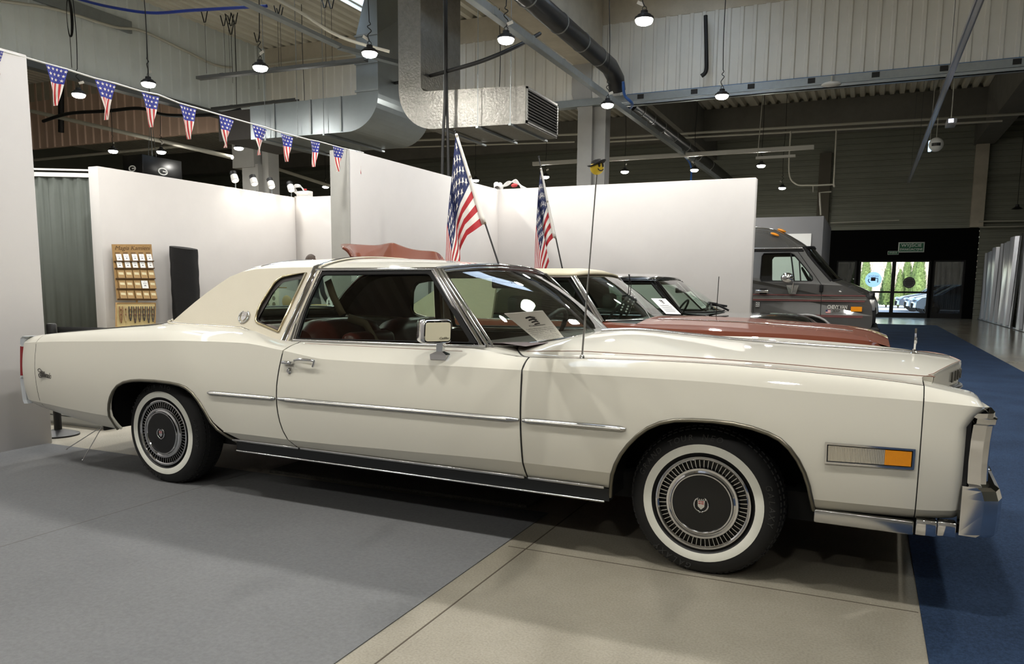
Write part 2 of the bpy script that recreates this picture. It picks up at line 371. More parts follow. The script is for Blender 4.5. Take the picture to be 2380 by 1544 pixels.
# concrete beams and columns
m = MB().box(-40, 14, YK-0.02, YK+0.45, 7.86, 8.5); struct('ceiling_beam_back', m, CONC)
m = MB().box(-7.36, -6.60, -12, YK-0.03, 6.95, 8.49); struct('ceiling_beam_middle', m, CONC)
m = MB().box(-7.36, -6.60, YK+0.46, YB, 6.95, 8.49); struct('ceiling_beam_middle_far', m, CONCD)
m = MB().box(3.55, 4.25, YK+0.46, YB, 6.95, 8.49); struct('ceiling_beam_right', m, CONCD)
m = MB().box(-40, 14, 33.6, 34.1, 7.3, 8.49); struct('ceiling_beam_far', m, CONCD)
COLM = mat('painted column', (158,157,153), 0.7, noise=(4,0.04))
m = MB().box(-7.22, -6.82, YK-0.05, YK+0.55, 0, 5.78); m.box(-7.40, -6.86, YK-0.06, YK+0.5, 6.2, 6.95)
m.add([(-7.40,YK-0.06,6.2),(-6.86,YK-0.06,6.2),(-6.86,YK+0.5,6.2),(-7.40,YK+0.5,6.2),(-7.22,YK-0.05,5.78),(-6.82,YK-0.05,5.78),(-6.82,YK+0.5,5.78),(-7.22,YK+0.5,5.78)], [(0,1,5,4),(1,2,6,5),(2,3,7,6),(3,0,4,7)])
m.box(-6.84, -6.5, YK+0.1, YK+0.5, 0, 6.95); struct('column_1', m, COLM)
P = at_y(569, 430, YK); Q = at_y(620, 430, YK)
m = MB().box(P.x, Q.x-0.25, YK-0.1, YK+0.6, 0, 5.0); m.box(P.x-0.35, P.x+0.55, YK-0.15, YK+0.6, 4.9, 6.2); m.box(Q.x-0.25, Q.x, YK+0.1, YK+0.6, 0, 6.1); struct('column_2', m, COLM)
m = MB().box(3.62, 4.08, YB-0.32, YB-0.02, 3.7, 6.95); struct('column_3', m, CONC)
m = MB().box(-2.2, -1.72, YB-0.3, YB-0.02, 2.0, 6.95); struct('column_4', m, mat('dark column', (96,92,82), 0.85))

# ------------------------------------------------------------------ booth partitions (height 2.785)
HP_ = 2.785
def partition(boxes, label, mt=WH):
    m = MB()
    for b in boxes: m.rbox(b[0], b[1], b[2], b[3], 0.0, b[4] if len(b) > 4 else HP_, 0.004, 1)
    return tag(m.build('partition_wall', mt), label, 'partition wall')
partition([(-5.70,-5.495,-6.0,3.772)], 'white partition wall at the tail of the white coupe, bunting tied to its top')
partition([(-9.98,-9.785,7.63,11.72)], 'white partition wall carrying the brown display boards and four small spotlights')
partition([(-9.97,-5.94,11.722,11.92)], 'white back partition of the stall, meeting the spotlight wall in a corner')
partition([(-5.95,-5.685,7.79,12.1)], 'white partition wall standing end-on behind the car roof where the bunting ends')
GE = mat('added shade-grey end sheet', (150,149,144), 0.75, noise=(5,0.05))  # grey sheet added over the partition end; its colour stands in for shade
o = MB().rbox(-5.955,-5.68,7.775,7.792,0,HP_+0.002,0.003,1).build('end_shade_sheet', GE); tag(o, 'added shade-grey end sheet closing the end-on white partition behind the car roof', 'board')
partition([(-5.70,-1.56,11.9,12.1)], 'long white partition wall behind the flags and the two rear cars')
# grey-green panel beyond the first partition
gp = thing('backdrop_panel', 'dark grey-green backdrop panel under a white rail, beside the spotlight wall', 'panel', (0,0,0))
a = at_z(70,405,HP_-0.03); b = at_z(240,409,HP_-0.03); a.z = b.z = 0; d = (b-a).normalized(); nn = Vector((-d.y, d.x, 0))
m = MB(); P = []
for i in range(41):
    t = i/40; w = 0.012*math.sin(i*0.9)+0.006*math.sin(i*2.3)
    P.append(a.lerp(b, t)+nn*w)
m.grid([[p+Vector((0,0,z)) for p in P] for z in (0.0, 1.3, HP_-0.06)], True); m.build('fabric', mat('grey green fabric', (82,87,82), 0.8, noise=(2,0.06)), gp, solid=0.01)
m = MB().obox(a.lerp(b,0.5)+Vector((0,0,HP_-0.03)), d*((b-a).length/2+0.1), nn*0.03, Vector((0,0,0.03))); m.obox(a.lerp(b,0.5)+Vector((0,0,HP_+0.045)), d*((b-a).length/2+0.1), nn*0.02, Vector((0,0,0.012))); m.build('top_rail', mat('white rail', (228,228,226), 0.4), gp)
# booth behind the van, its dim light put into a grey colour, with a white poster
GB = mat('shade-grey booth wall', (128,127,128), 0.8, noise=(3,0.02))
o = partition([(-4.6,-0.965,18.7,18.86),(-1.12,-0.965,18.86,22.5)], 'tall shade-grey booth wall behind the dark grey van', GB)
m = MB(); a = at_y(1886,543,18.69); b = at_y(1786,655,18.69)
m.box(-3.1, a.x, 18.672, 18.695, 1.12, a.z); tag(m.build('white_poster', mat('blank white board', (236,236,232), 0.5)), 'blank white board fixed to the shade-grey booth wall behind the van', 'poster')

# ------------------------------------------------------------------ far entrance: black portal, glazed doors
BLK = mat('black panel', (6,6,6), 0.9, spec=0.1)
BFR = mat('black door frame', (8,8,9), 0.5, spec=0.3)
m = MB(); y0, y1 = YB-0.02, YB+0.34
m.box(-1.62, 4.0, y0, y1, 2.40, 3.69); m.box(-1.62, -1.28, y0, y1, 0, 2.40); m.box(3.62, 4.0, y0, y1, 0, 2.40); m.box(2.36, 2.46, y0+0.1, y1, 0, 2.4); m.box(-0.47, -0.37, y0+0.1, y1, 0, 2.4)
struct('wall_portal', m, BLK)
DG = glass('door pane', (0.93,0.96,0.95))
def leaf(n, x0, x1, zmid=True):
    m = MB(); w = 0.075; y0, y1 = YB+0.12, YB+0.18
    m.box(x0, x0+w, y0, y1, 0.0, 2.40); m.box(x1-w, x1, y0, y1, 0.0, 2.40); m.box(x0+w, x1-w, y0, y1, 0.0, 0.20); m.box(x0+w, x1-w, y0, y1, 2.33, 2.40)
    if zmid: m.box(x0+w, x1-w, y0, y1, 1.02, 1.10)
    o = struct('door_%d' % n, m, BFR, origin=((x0+x1)/2, y0, 0))
    g = MB().box(x0+w, x1-w, y0+0.025, y0+0.035, 0.2, 2.33).build('glass_pane', DG if zmid else glass('dark pane', (0.12,0.13,0.13)), o); g.location = -o.location
    return o
d1 = leaf(1, -0.37, 0.985); d2 = leaf(2, 0.985, 2.36)
leaf(3, 2.46, 3.62, False); leaf(4, -1.28, -0.47, False)
# door stickers
P = at_y(2030,650,YB+0.13)
st = thing('door_sticker', 'round pale blue sticker with mirrored lettering on the glass exit door', 'sticker', (P.x, YB+0.135, P.z))
BLU = bpy.data.materials.new('backlit blue film'); BLU.use_nodes = True; _t = BLU.node_tree.nodes.new('ShaderNodeBsdfTranslucent'); _t.inputs[0].default_value = (0.62,0.78,0.95,1); BLU.node_tree.links.new(_t.outputs[0], BLU.node_tree.nodes['Material Output'].inputs[0])
MB().lathe([(0,0),(0.325,0)], (0,0,0), (0,1,0), 40).build('disc', BLU, st)
MB().text('WEJŚCIE', (0,-0.007,0.13), (-1,0,0), (0,0,1), 0.12, 0.002, width=0.42).build('lettering', mat('sticker ink', (70,90,105), 0.6), st)
m = MB(); m.tube([(-0.17,-0.006,0.03),(-0.2,-0.006,-0.04),(-0.17,-0.006,-0.11),(-0.12,-0.006,-0.13)], 0.02, 6); m.tube([(0.17,-0.006,-0.12),(0.17,-0.006,0.05),(-0.02,-0.006,0.05)], 0.02, 6); m.build('arrow', MATS['sticker ink'], st)
MB().box(-0.1,0.08,-0.014,-0.007,-0.06,0.09).build('dark_square', mat('dark red square', (44,20,18), 0.6), st)
P = at_y(2113,657,YB+0.13)
st = thing('door_sticker', 'round grey sticker with dark bars on the glass exit door', 'sticker', (P.x, YB+0.135, P.z))
MB().lathe([(0,0),(0.235,0),(0.235,-0.004),(0,-0.004)], (0,0,0), (0,1,0), 36).build('disc', mat('sticker grey', (92,92,92), 0.6), st)
m = MB(); [m.box(-w, w, -0.009, -0.006, z-0.018, z+0.018) for w, z in ((0.13,0.11),(0.17,0.04),(0.15,-0.03),(0.12,-0.1))]; m.build('bars', mat('sticker bars', (48,48,48), 0.6), st)
MB().lathe([(0.215,-0.006),(0.235,-0.006),(0.235,-0.004)], (0,0,0), (0,1,0), 36).build('rim', mat('sticker rim', (20,20,20), 0.6), st)
# exit signs
def sign(cx, cz, w, h, label, lines):
    t = thing('exit_sign', label, 'sign', (cx, YB-0.05, cz))
    MB().rbox(-w/2,w/2,-0.012,0.012,-h/2,h/2,0.004,1).build('plate', mat('sign white edge', (196,205,198), 0.5), t)
    MB().box(-w/2+0.035*h/0.35,w/2-0.035*h/0.35,-0.016,-0.012,-h/2+0.035*h/0.35,h/2-0.035*h/0.35).build('green_field', mat('sign green', (22,92,62), 0.5), t)
    m = MB()
    for tx, z, s, ww in lines: m.text(tx, (0,-0.018,z), (1,0,0), (0,0,1), s, 0.003, width=ww, bold=0.012)
    m.build('lettering', mat('sign letters', (205,214,206), 0.5), t)
P = at_y(2118,575,YB-0.05); sign(P.x, P.z, 0.98, 0.42, 'green emergency exit sign reading WYJŚCIE EWAKUACYJNE above the glass doors', [('WYJŚCIE', 0.075, 0.17, 0.76), ('EWAKUACYJNE', -0.09, 0.12, 0.84)])
P = at_y(2076,588,YB-0.05); sign(P.x, P.z, 0.42, 0.15, 'small green sign on the black portal, below and beside the large exit sign', [('WYJŚCIE', 0.0, 0.08, 0.3)])

# ------------------------------------------------------------------ translucent corrugated screens on the right
SCR = mat('silvery ribbed screen', (206,210,218), 0.26, 0.35, spec=0.6)
def screen(y0, y1, za, zb, lean, label):
    m = MB(); n = int(abs(y1-y0)/0.1); rows = []
    for z01 in (0, 0.5, 1):
        row = []
        for i in range(n+1):
            t = i/n; y = lerp(y0,y1,t); x = 4.2+0.05*(1 if (i//6) % 2 == 0 else -1)+0.09*math.sin(i*0.35)*z01
            row.append((x + lean*z01*t, y + 0.25*z01*(t-0.3), 0.02+z01*lerp(za,zb,t)))
        rows.append(row)
    m.grid(rows, False)
    for i in range(0, n+1, 12):
        m.tube([rows[0][i], rows[1][i], rows[2][i]], 0.022, 5, mi=1)
    m.tube([(4.2,y0,0.03),(4.2,y1,0.03)], 0.04, 6, mi=1)
    o = m.build('ribbed_screen', [SCR, mat('screen post', (92,94,98), 0.5)]); tag(o, label, 'screen', 'ribbed screens along the right side')
Q = at_x(2265,606,4.2)
screen(36.7, 28.6, 2.55, 2.95, 0.12, 'silvery ribbed screen next to the black exit portal')
screen(28.2, 15.0, 2.78, 2.9, 0.0, 'pale ribbed screen at the far right, nearer than the silvery one')

# ------------------------------------------------------------------ outdoors beyond the doors
m = MB().box(-40, 50, YB+0.35, 95, -0.2, 0.0); struct('ground_outside', m, mat('paving', (150,150,152), 0.85, noise=(3,0.15), bump=(30,0.3,0.01)))
LEAF = mat('thuja green', (98,118,66), 0.85, noise=(9,0.4)); BARE = mat('bare twigs', (176,164,150), 0.9, noise=(5,0.25))
def thuja(x, y, h, r, label):
    m = MB(); rr = random.Random(int(x*100+y*7)); n = 26
    for i in range(int(260*h)):
        t = rr.random()**1.3; ang = rr.random()*2*PI; rad = r*(1-t)**0.75*(0.75+0.3*rr.random())+0.03
        c = Vector((x+rad*math.cos(ang), y+rad*math.sin(ang), 0.15+t*(h-0.15))); s = 0.16*(1-0.5*t)
        up = Vector((math.cos(ang)*0.3, math.sin(ang)*0.3, 1)).normalized(); sd = up.cross(Vector((math.cos(ang), math.sin(ang), 0))).normalized()
        m.add([c-sd*s*0.45, c+sd*s*0.45, c+up*s*1.6], [(0,1,2)])
    m.lathe([(0.02,0.1),(r*0.85,0.35),(r*0.7,h*0.4),(r*0.35,h*0.75),(0.02,h)], (x,y,0), (0,0,1), 12)
    t = thing('thuja_tree', label, 'tree', (x,y,0), 0, 'thuja hedge outside the doors')
    for k in range(len(m.v)): m.v[k] = (m.v[k][0]-x, m.v[k][1]-y, m.v[k][2])
    m.build('foliage', LEAF, t); MB().tube([(0,0,0),(0,0,0.4)], 0.05, 6).build('trunk', mat('bark', (80,64,50), 0.9), t)
def px_x(x, y, Y): return at_y(x, y, Y).x
for k, (px, h, r, Y) in enumerate(((2008,3.1,0.62,47),(2060,2.7,0.55,49),(2088,2.1,0.45,47.5),(2104,3.0,0.6,48),(2133,3.25,0.62,47),(2122,2.7,0.5,50),(1985,2.4,0.5,49))):
    lb = ['tall green thuja seen through the exit door behind the round blue sticker','slim green thuja beside the door post in the left exit door','short green thuja right of the door post','tall thuja behind the parked cars in the right exit door','tallest thuja at the edge of the right exit door','thuja half hidden between its taller neighbours in the right exit door','small thuja at the left edge of the left exit door'][k]
    Y += 7; thuja(px_x(px,700,Y), Y, h*1.12, r*0.85, lb)
m = MB(); rr = random.Random(3)
for i in range(2600):
    x = rr.uniform(-10,14); y = rr.uniform(62,66); z = rr.random()**1.2*6.5; l = rr.uniform(0.5,1.6); a = rr.uniform(-0.7,0.7); b = Vector((math.sin(a)*l, rr.uniform(-.2,.2), math.cos(a)*l)); w = rr.uniform(0.012,0.05)
    p = Vector((x,y,z)); m.add([p-Vector((w,0,0)), p+Vector((w,0,0)), p+b], [(0,1,2)])
m.box(-14, 18, 66.2, 66.4, 0, 3.2)
o = m.build('undergrowth', BARE); tag(o, 'pale leafless thicket of bare shrubs behind the thuja hedge outside', 'shrubs', kind='stuff')
# ================================================================== WHITE COUPE
PSI = -0.0282; P0 = Vector((-3.780, 3.286, 0)); HUBP = 0.90
CD = Vector((math.cos(PSI), math.sin(PSI), 0)); CN = Vector((-math.sin(PSI), math.cos(PSI), 0))
CAR0 = P0 + CN*HUBP
PAINTW = mat('cream white paint', (210,207,195), 0.6, coat=1.0)
VINYL = mat('beige vinyl', (202,195,177), 0.55, bump=(260,0.25,0.002), noise=(3,0.03))
CHR = mat('chrome', (214,214,216), 0.07, 1.0)
CHRS = mat('brushed bright trim', (196,196,196), 0.2, 1.0)
RUB = mat('black rubber', (9,9,10), 0.7, spec=0.25, noise=(8,0.15))
BLKP = mat('matt black', (8,8,9), 0.6)
SEAM = mat('panel gap', (22,21,19), 0.8)
LEA = mat('oxblood leather', (84,26,22), 0.38, spec=0.5, bump=(30,0.08,0.01))
LEAD = mat('dark oxblood trim', (34,13,12), 0.5)
CGL = glass('tinted car glass', (0.62,0.72,0.66), 1.5)
PIN = mat('red pinstripe', (122,86,72), 0.6)
car = thing('white_coupe', 'large cream white 1970s two-door coupe with beige vinyl roof and whitewall tyres', 'car', CAR0, PSI)

kt = pw([(-1.32,0.93),(-1.1,0.955),(-0.7,0.985),(0.2,1.0),(3.0,1.0),(3.6,0.99),(4.0,0.97),(4.25,0.95)])
wuc = pw([(-1.32,0.795),(-1.1,0.812),(-0.9,0.826),(-0.125,0.863),(0.35,0.884),(0.72,0.889),(1.0,0.862),(1.33,0.828),(1.7,0.828),(2.17,0.836),(2.41,0.836),(3.155,0.836),(3.64,0.82),(4.0,0.811),(4.25,0.798)])
wtop = pw([(-1.32,0.83),(-1.1,0.858),(-0.66,0.9),(-0.2,0.94),(0.12,0.962),(0.45,0.958),(0.65,0.948),(0.85,0.905),(1.0,0.897),(1.6,0.902),(2.1,0.908),(2.38,0.886),(2.7,0.895),(3.13,0.902),(3.63,0.886),(3.94,0.865),(4.1,0.842),(4.25,0.815)])
stop_ = pw([(-1.32,0.87),(-1.1,0.89),(-0.66,0.905),(0.0,0.875),(0.4,0.862),(0.9,0.872),(1.1,0.875),(2.1,0.872),(2.4,0.915),(2.7,0.93),(3.6,0.925),(4.0,0.90),(4.25,0.885)])
wlc = pw([(-1.32,0.43),(-1.05,0.424),(-0.35,0.398),(0.5,0.392),(1.03,0.392),(1.7,0.405),(2.43,0.42),(2.84,0.42),(3.64,0.41),(4.0,0.413),(4.25,0.424)])
wbot = pw([(-1.32,0.39),(-1.1,0.376),(-0.84,0.347),(-0.39,0.312),(0.0,0.31),(0.6,0.335),(1.1,0.336),(2.8,0.34),(3.64,0.361),(4.0,0.369),(4.25,0.384)])
NB = (4, 10, 8)
def prof(u, wmin=None):
    """list of three bands of (s, w) points from sill to shoulder"""
    k = kt(u); a, b, c, st = wbot(u), wlc(u), wuc(u), stop_(u)*1.0
    T = [(lerp(0.945*k, 1.0*k, t**0.8), lerp(a, b, t)) for t in [i/NB[0] for i in range(NB[0]+1)]]
    Mm = []
    for i in range(NB[1]+1):
        t = i/NB[1]; Mm.append((k*(1.0+0.022*math.sin(PI*min(1, t*1.02))**0.9), lerp(b, c, t)))
    S = []; s0 = k*1.0; d = s0-st; e = wtop(u)-c
    for i in range(NB[2]+1):
        t = i/NB[2]; q0 = (s0, c); q1 = (s0-0.50*d, c+0.80*e); q2 = (st, wtop(u))
        S.append(((1-t)**2*q0[0]+2*t*(1-t)*q1[0]+t*t*q2[0], (1-t)**2*q0[1]+2*t*(1-t)*q1[1]+t*t*q2[1]))
    if wmin is not None:
        def clampb(B):
            out = []
            for i, (s, w) in enumerate(B):
                if w < wmin:
                    # slide the point up along the band to the arch line
                    j = next((k for k in range(len(B)) if B[k][1] >= wmin), None)
                    if j is None: out.append(B[-1])
                    elif j == 0: out.append(B[0])
                    else:
                        f = (wmin-B[j-1][1])/max(1e-9, B[j][1]-B[j-1][1]); out.append((lerp(B[j-1][0],B[j][0],f), wmin))
                else: out.append((s, w))
            return out
        T, Mm, S = clampb(T), clampb(Mm), clampb(S)
    return T, Mm, S
def surf_s(u, w):
    for B in prof(u):
        if B[0][1]-1e-6 <= w <= B[-1][1]+1e-6:
            for i in range(len(B)-1):
                if B[i][1] <= w <= B[i+1][1]+1e-9:
                    f = (w-B[i][1])/max(1e-9, B[i+1][1]-B[i][1]); return lerp(B[i][0], B[i+1][0], f)
    return prof(u)[0][0][0] if w < wbot(u) else stop_(u)
def at_side(px, py, off=0.0):
    """where the ray of a pixel meets the near body side, in car coordinates"""
    d = ray(px, py); s = 1.0
    for _ in range(6):
        n = CN; p = CAR0 - CN*s; t = (p-CAM).dot(n)/d.dot(n); q = CAM + d*t - CAR0
        u, w = q.dot(CD), q.z
        s = surf_s(u, w)+off
    return Vector((u, -s, w))
def panel(name, ua, ub, cols, archfn=None, parent=car, m_=PAINTW, side=-1, inner=True):
    """ua/ub: functions w -> u for the seam edges"""
    mb = MB()
    bands = [[], [], []]
    for t in cols:
        um = lerp(ua(0.6), ub(0.6), t); wm = archfn(um) if archfn else None
        B = prof(um, wm)
        for bi in range(3):
            row = []
            for s, w in B[bi]:
                u = lerp(ua(w), ub(w), t); row.append((u, side*s, w))
            bands[bi].append(row)
    for b in bands: mb.grid(b, True, flip=(side < 0))
    # inward return so that the edge reads as sheet with a gap
    return mb.shell(0.012, (lerp(ua(.6),ub(.6),.5),0,0.55)).build(name, m_, parent)
const = lambda c: (lambda w: c)
rear_cap = -1.055
seamR = pw([(0.30,1.118),(0.336,1.096),(0.40,1.055),(0.44,1.034),(0.50,1.018),(0.576,1.010),(0.66,1.012),(0.736,1.021),(0.82,1.036),(0.895,1.052),(0.95,1.06)])
seamF = pw([(0.31,2.428),(0.45,2.425),(0.8,2.418),(0.9,2.412)])
def mk_arch(pts):
    f = lambda u: None
    us = [p[0] for p in pts]
    def g(u):
        if u < us[0] or u > us[-1]: return None
        for i in range(len(pts)-1):
            if us[i] <= u <= us[i+1]:
                return lerp(pts[i][1], pts[i+1][1], (u-us[i])/max(1e-9, us[i+1]-us[i]))
    return g
ARCH_R = [(-0.345,0.31),(-0.341,0.40),(-0.335,0.44),(-0.322,0.478),(-0.298,0.522),(-0.267,0.560),(-0.225,0.594),(-0.169,0.618),(-0.10,0.632),(-0.02,0.640),(0.1,0.644),(0.228,0.641),(0.30,0.634),(0.355,0.62),(0.40,0.594),(0.443,0.552),(0.48,0.502),(0.518,0.440),(0.56,0.40),(0.60,0.367),(0.645,0.332)]
ARCH_F = [(2.822,0.30),(2.830,0.36),(2.844,0.412),(2.862,0.462),(2.885,0.508),(2.917,0.553),(2.955,0.595),(3.0,0.632),(3.05,0.658),(3.11,0.674),(3.18,0.681),(3.26,0.683),(3.34,0.680),(3.41,0.670),(3.47,0.654),(3.515,0.634),(3.553,0.602),(3.585,0.56),(3.610,0.512),(3.628,0.46),(3.639,0.41),(3.645,0.355)]
def cols_for(a, b, arch, n):
    us = [lerp(a, b, i/n) for i in range(n+1)]
    if arch:
        e = 0.0015
        us = [u for u in us if not (arch[0][0]-0.004 < u < arch[-1][0]+0.004)]
        us += [arch[0][0]-e, arch[-1][0]+e]+[p[0] for p in arch]
        for i in range(len(arch)-1):
            us.append((arch[i][0]+arch[i+1][0])/2)
    return [(u-a)/(b-a) for u in sorted(us)]
G = 0.004
rq_a, rq_b = const(rear_cap+0.002), (lambda w: seamR(w)-G)
for sd in (-1, 1):
    near = sd < 0
    a0, b0 = rear_cap+0.002, seamR(0.6)-G
    panel('rear_quarter_panel', rq_a, rq_b, cols_for(a0, b0, ARCH_R, 26), mk_arch(ARCH_R), side=sd)
    panel('door', lambda w: seamR(w)+G, lambda w: seamF(w)-G, [i/22 for i in range(23)], None, side=sd)
    a0, b0 = seamF(0.6)+G, 3.990
    panel('front_fender', lambda w: seamF(w)+G, const(3.990), cols_for(a0, b0, ARCH_F, 22), mk_arch(ARCH_F), side=sd)
    # rear end cap: side + rounded corner to the back
    mb = MB(); bands = [[], [], []]
    for t in [i/8 for i in range(9)]:
        u = lerp(rear_cap-0.002, -1.235, t); B = prof(u)
        for bi in range(3): bands[bi].append([(u+0.02*max(0,(w-0.75))*6*t*0.3+ (0.05*t*max(0,0.5-w)*2), sd*(s-0.012*t**3), w) for s, w in B[bi]])
    for b in bands: mb.grid(b, True, flip=(sd > 0))
    last = [p for b in bands for p in b[-1]]; top = last[-1]
    mb.grid([last, [(p[0]-0.012, p[1]*0.985, p[2]) for p in last], [(p[0]-0.014, sd*0.70, lerp(p[2],0.62,0.06)) for p in last]], True, flip=(sd > 0))
    mb.build('rear_end_cap', PAINTW, car)
    # front headlamp pod
    mb = MB(); bands = [[], [], []]
    def uf(w): return 4.133+0.002*(w-0.42) if w < 0.735 else (lerp(4.134, 4.20, ((w-0.735)/0.06)**1.3) if w < 0.795 else 4.20 - 0.6*max(0, w-0.80))
    for t in [0,0.12,0.25,0.4,0.55,0.7,0.8,0.88,0.94,0.98,1.0]:
        u0 = lerp(3.994, 4.215, t); B = prof(u0)
        rnd_ = 0.0 if t < 0.8 else 0.03*((t-0.8)/0.2)**2.2
        for bi in range(3): bands[bi].append([(min(lerp(3.994, uf(w), t), 9), sd*(s-rnd_), w-(rnd_*0.8 if bi == 2 else 0)) for s, w in B[bi]])
    for b in bands: mb.grid(b, True, flip=(sd < 0))
    # top inner slope of the pod
    tops = [b[-1] for b in bands[2]]
    inn = [(p[0]-0.0, sd*0.60, p[2]-0.012) for p in tops]; inn2 = [(p[0], sd*0.575, p[2]-0.10) for p in tops]
    mid = [(p[0], sd*lerp(abs(p[1]),0.60,0.5), p[2]+0.004) for p in tops]
    mb.grid([tops, mid, inn], True, flip=(sd > 0)); mb.grid([inn, inn2], False, flip=(sd > 0)); mb.add([tops[-1], mid[-1], inn[-1]], [(0,1,2)])
    last = [b[-1] for b in bands for b in [b]]
    edge = [p for b in bands for p in b[-1]]
    back = [(p[0]-0.004, sd*0.60, min(p[2], inn[-1][2]-0.003)) for p in edge]
    mb.grid([edge, back], False, flip=(sd < 0))
    mb.build('headlamp_pod', PAINTW, car)
    # black recess, lamp bezel and lamps
    bz = MB().box(4.10, 4.149, min(sd*0.60,sd*0.932), max(sd*0.60,sd*0.932), 0.45, 0.772).build('lamp_recess', BLKP, car)
    for s_ in (0.67, 0.84):
        lp = MB().lathe([(0.085,0.0),(0.085,0.03),(0.075,0.035),(0.072,0.02),(0.0,0.035)], (4.16, sd*s_, 0.64), (1,0,0), 24).build('headlamp', CHR, car)
    # chrome upright in front of the pod
    mb = MB()
    sec = [(4.146,0.925),(4.150,0.940),(4.19,0.945),(4.208,0.936),(4.216,0.90),(4.216,0.78),(4.146,0.78)]
    def upr(w, sc=1.0, du=0.0): return [(u+du, sd*(s*1.0), w+(0.08*(u-4.146) if w > 0.77 else 0)) for u, s in sec]
    zs = [(0.505,0.012),(0.525,0.0),(0.60,-0.002),(0.68,0.0),(0.735,0.004),(0.74,0.012),(0.758,0.014),(0.762,0.004),(0.775,0.004)]
    mb.grid([upr(w, 1, d) for w, d in zs], False, closed=True); mb.poly(upr(0.775,1,0.004)); mb.build('bumper_guard', CHR, car)
    # rear lamp column
    mb = MB()
    sec = [(-1.247,0.90),(-1.252,0.925),(-1.278,0.935),(-1.300,0.915),(-1.303,0.84),(-1.255,0.83)]
    rr_ = lambda w, du: [(u+du, sd*s, w) for u, s in sec]
    mb.grid([rr_(w, d) for w, d in ((0.398,0.012),(0.42,0.0),(0.55,-0.012),(0.57,-0.012),(0.571,0.004),(0.79,0.026),(0.791,0.014),(0.83,0.022),(0.845,0.045))], False, closed=True); mb.poly(rr_(0.398,0.012)); mb.poly(rr_(0.845,0.045))
    ob = mb.build('bumper_end', mat('grey bumper filler', (170,174,178), 0.45), car)
    mb = MB(); sec = [(-1.248,0.927),(-1.262,0.934),(-1.276,0.938),(-1.292,0.928),(-1.296,0.90),(-1.25,0.90)]
    mb.grid([[(u+d, sd*s, w) for u, s in sec] for w, d in ((0.585,-0.004),(0.68,0.004),(0.778,0.016))], False, closed=True); mb.build('tail_lamp', mat('tail lamp red', (128,30,34), 0.18, coat=1.0), car)
# sills, underbody, cabin floor
mb = MB().box(-0.5, 4.06, -0.70, 0.70, 0.24, 0.36); mb.box(-1.2, -0.45, -0.86, 0.86, 0.44, 0.75); mb.box(0.62, 2.80, -0.9, 0.9, 0.275, 0.34); mb.box(3.66, 4.08, -0.58, 0.58, 0.3, 0.8); mb.box(2.45, 3.6, -0.55, 0.55, 0.3, 0.8)
for u0, u1 in ((-0.45,-0.38),(0.62,0.66),(2.72,2.80),(3.66,3.70)): mb.box(u0, u1, -0.93, 0.93, 0.31, 0.7)
mb.box(-0.4, 0.64, -0.60, 0.60, 0.3, 0.86); mb.box(-0.42, 0.68, -0.93, 0.93, 0.72, 0.80); mb.box(2.75, 3.68, -0.93, 0.93, 0.72, 0.78)
mb.build('underbody', mat('underbody black', (10,10,10), 0.9), car)
for sd in (-1, 1):
    sl = MB().box(0.65, 2.82, min(sd*0.90,sd*0.955), max(sd*0.90,sd*0.955), 0.282, 0.338).build('sill_panel', mat('dark sill', (26,28,30), 0.35, 0.2), car)
    for a, b in ((0.625, 1.098), (1.108, 2.418), (2.434, 2.80)):
        MB().rbox(a, b, min(sd*0.945,sd*0.968), max(sd*0.945,sd*0.968), 0.336, 0.350, 0.005, 2).build('sill_trim', CHRS, car)
    MB().tube([(0.65, sd*0.957, 0.283), (2.80, sd*0.957, 0.279)], 0.005, 6).build('edge_strip', CHRS, sl)
    MB().rbox(3.648, 3.992, min(sd*0.90,sd*0.948), max(sd*0.90,sd*0.948), 0.308, 0.362, 0.006, 2).build('lower_fender_trim', CHRS, car)
# side mouldings
def side_line(pts, off, n=6): return [Vector((u, -(surf_s(u, w)+off), w)) for u, w in pts]
for sd in (-1, 1):
    for a, b in ((0.519, 1.004), (1.020, 2.416), (2.432, 2.908)):
        mb = MB(); P = []
        for i in range(25):
            u = lerp(a, b, i/24); w = lerp(0.606, 0.6195, (u-0.519)/2.389); P.append((u, sd*(surf_s(u, w)+0.003), w))
        rs = [0.012]*25; rs[0] = rs[-1] = 0.006
        mb.tube(P, rs, 8, mi=0)
        sm_ = mb.build('side_moulding', CHRS, car)
        MB().tube([(p[0], p[1]+sd*0.010, p[2]) for p in P[1:-1]], 0.0035, 5).build('insert', mat('moulding insert', (205,203,198), 0.4), sm_)
# wheel arch lips
for sd in (-1, 1):
    for A in (ARCH_R, ARCH_F):
        P = [Vector((u, sd*(surf_s(u, max(w, wbot(u)))+0.001), w)) for u, w in A]
        MB().tube(P, 0.009, 6, flat=1.0).build('wheel_arch_trim', mat('arch trim', (120,116,104), 0.3, 0.9), car)
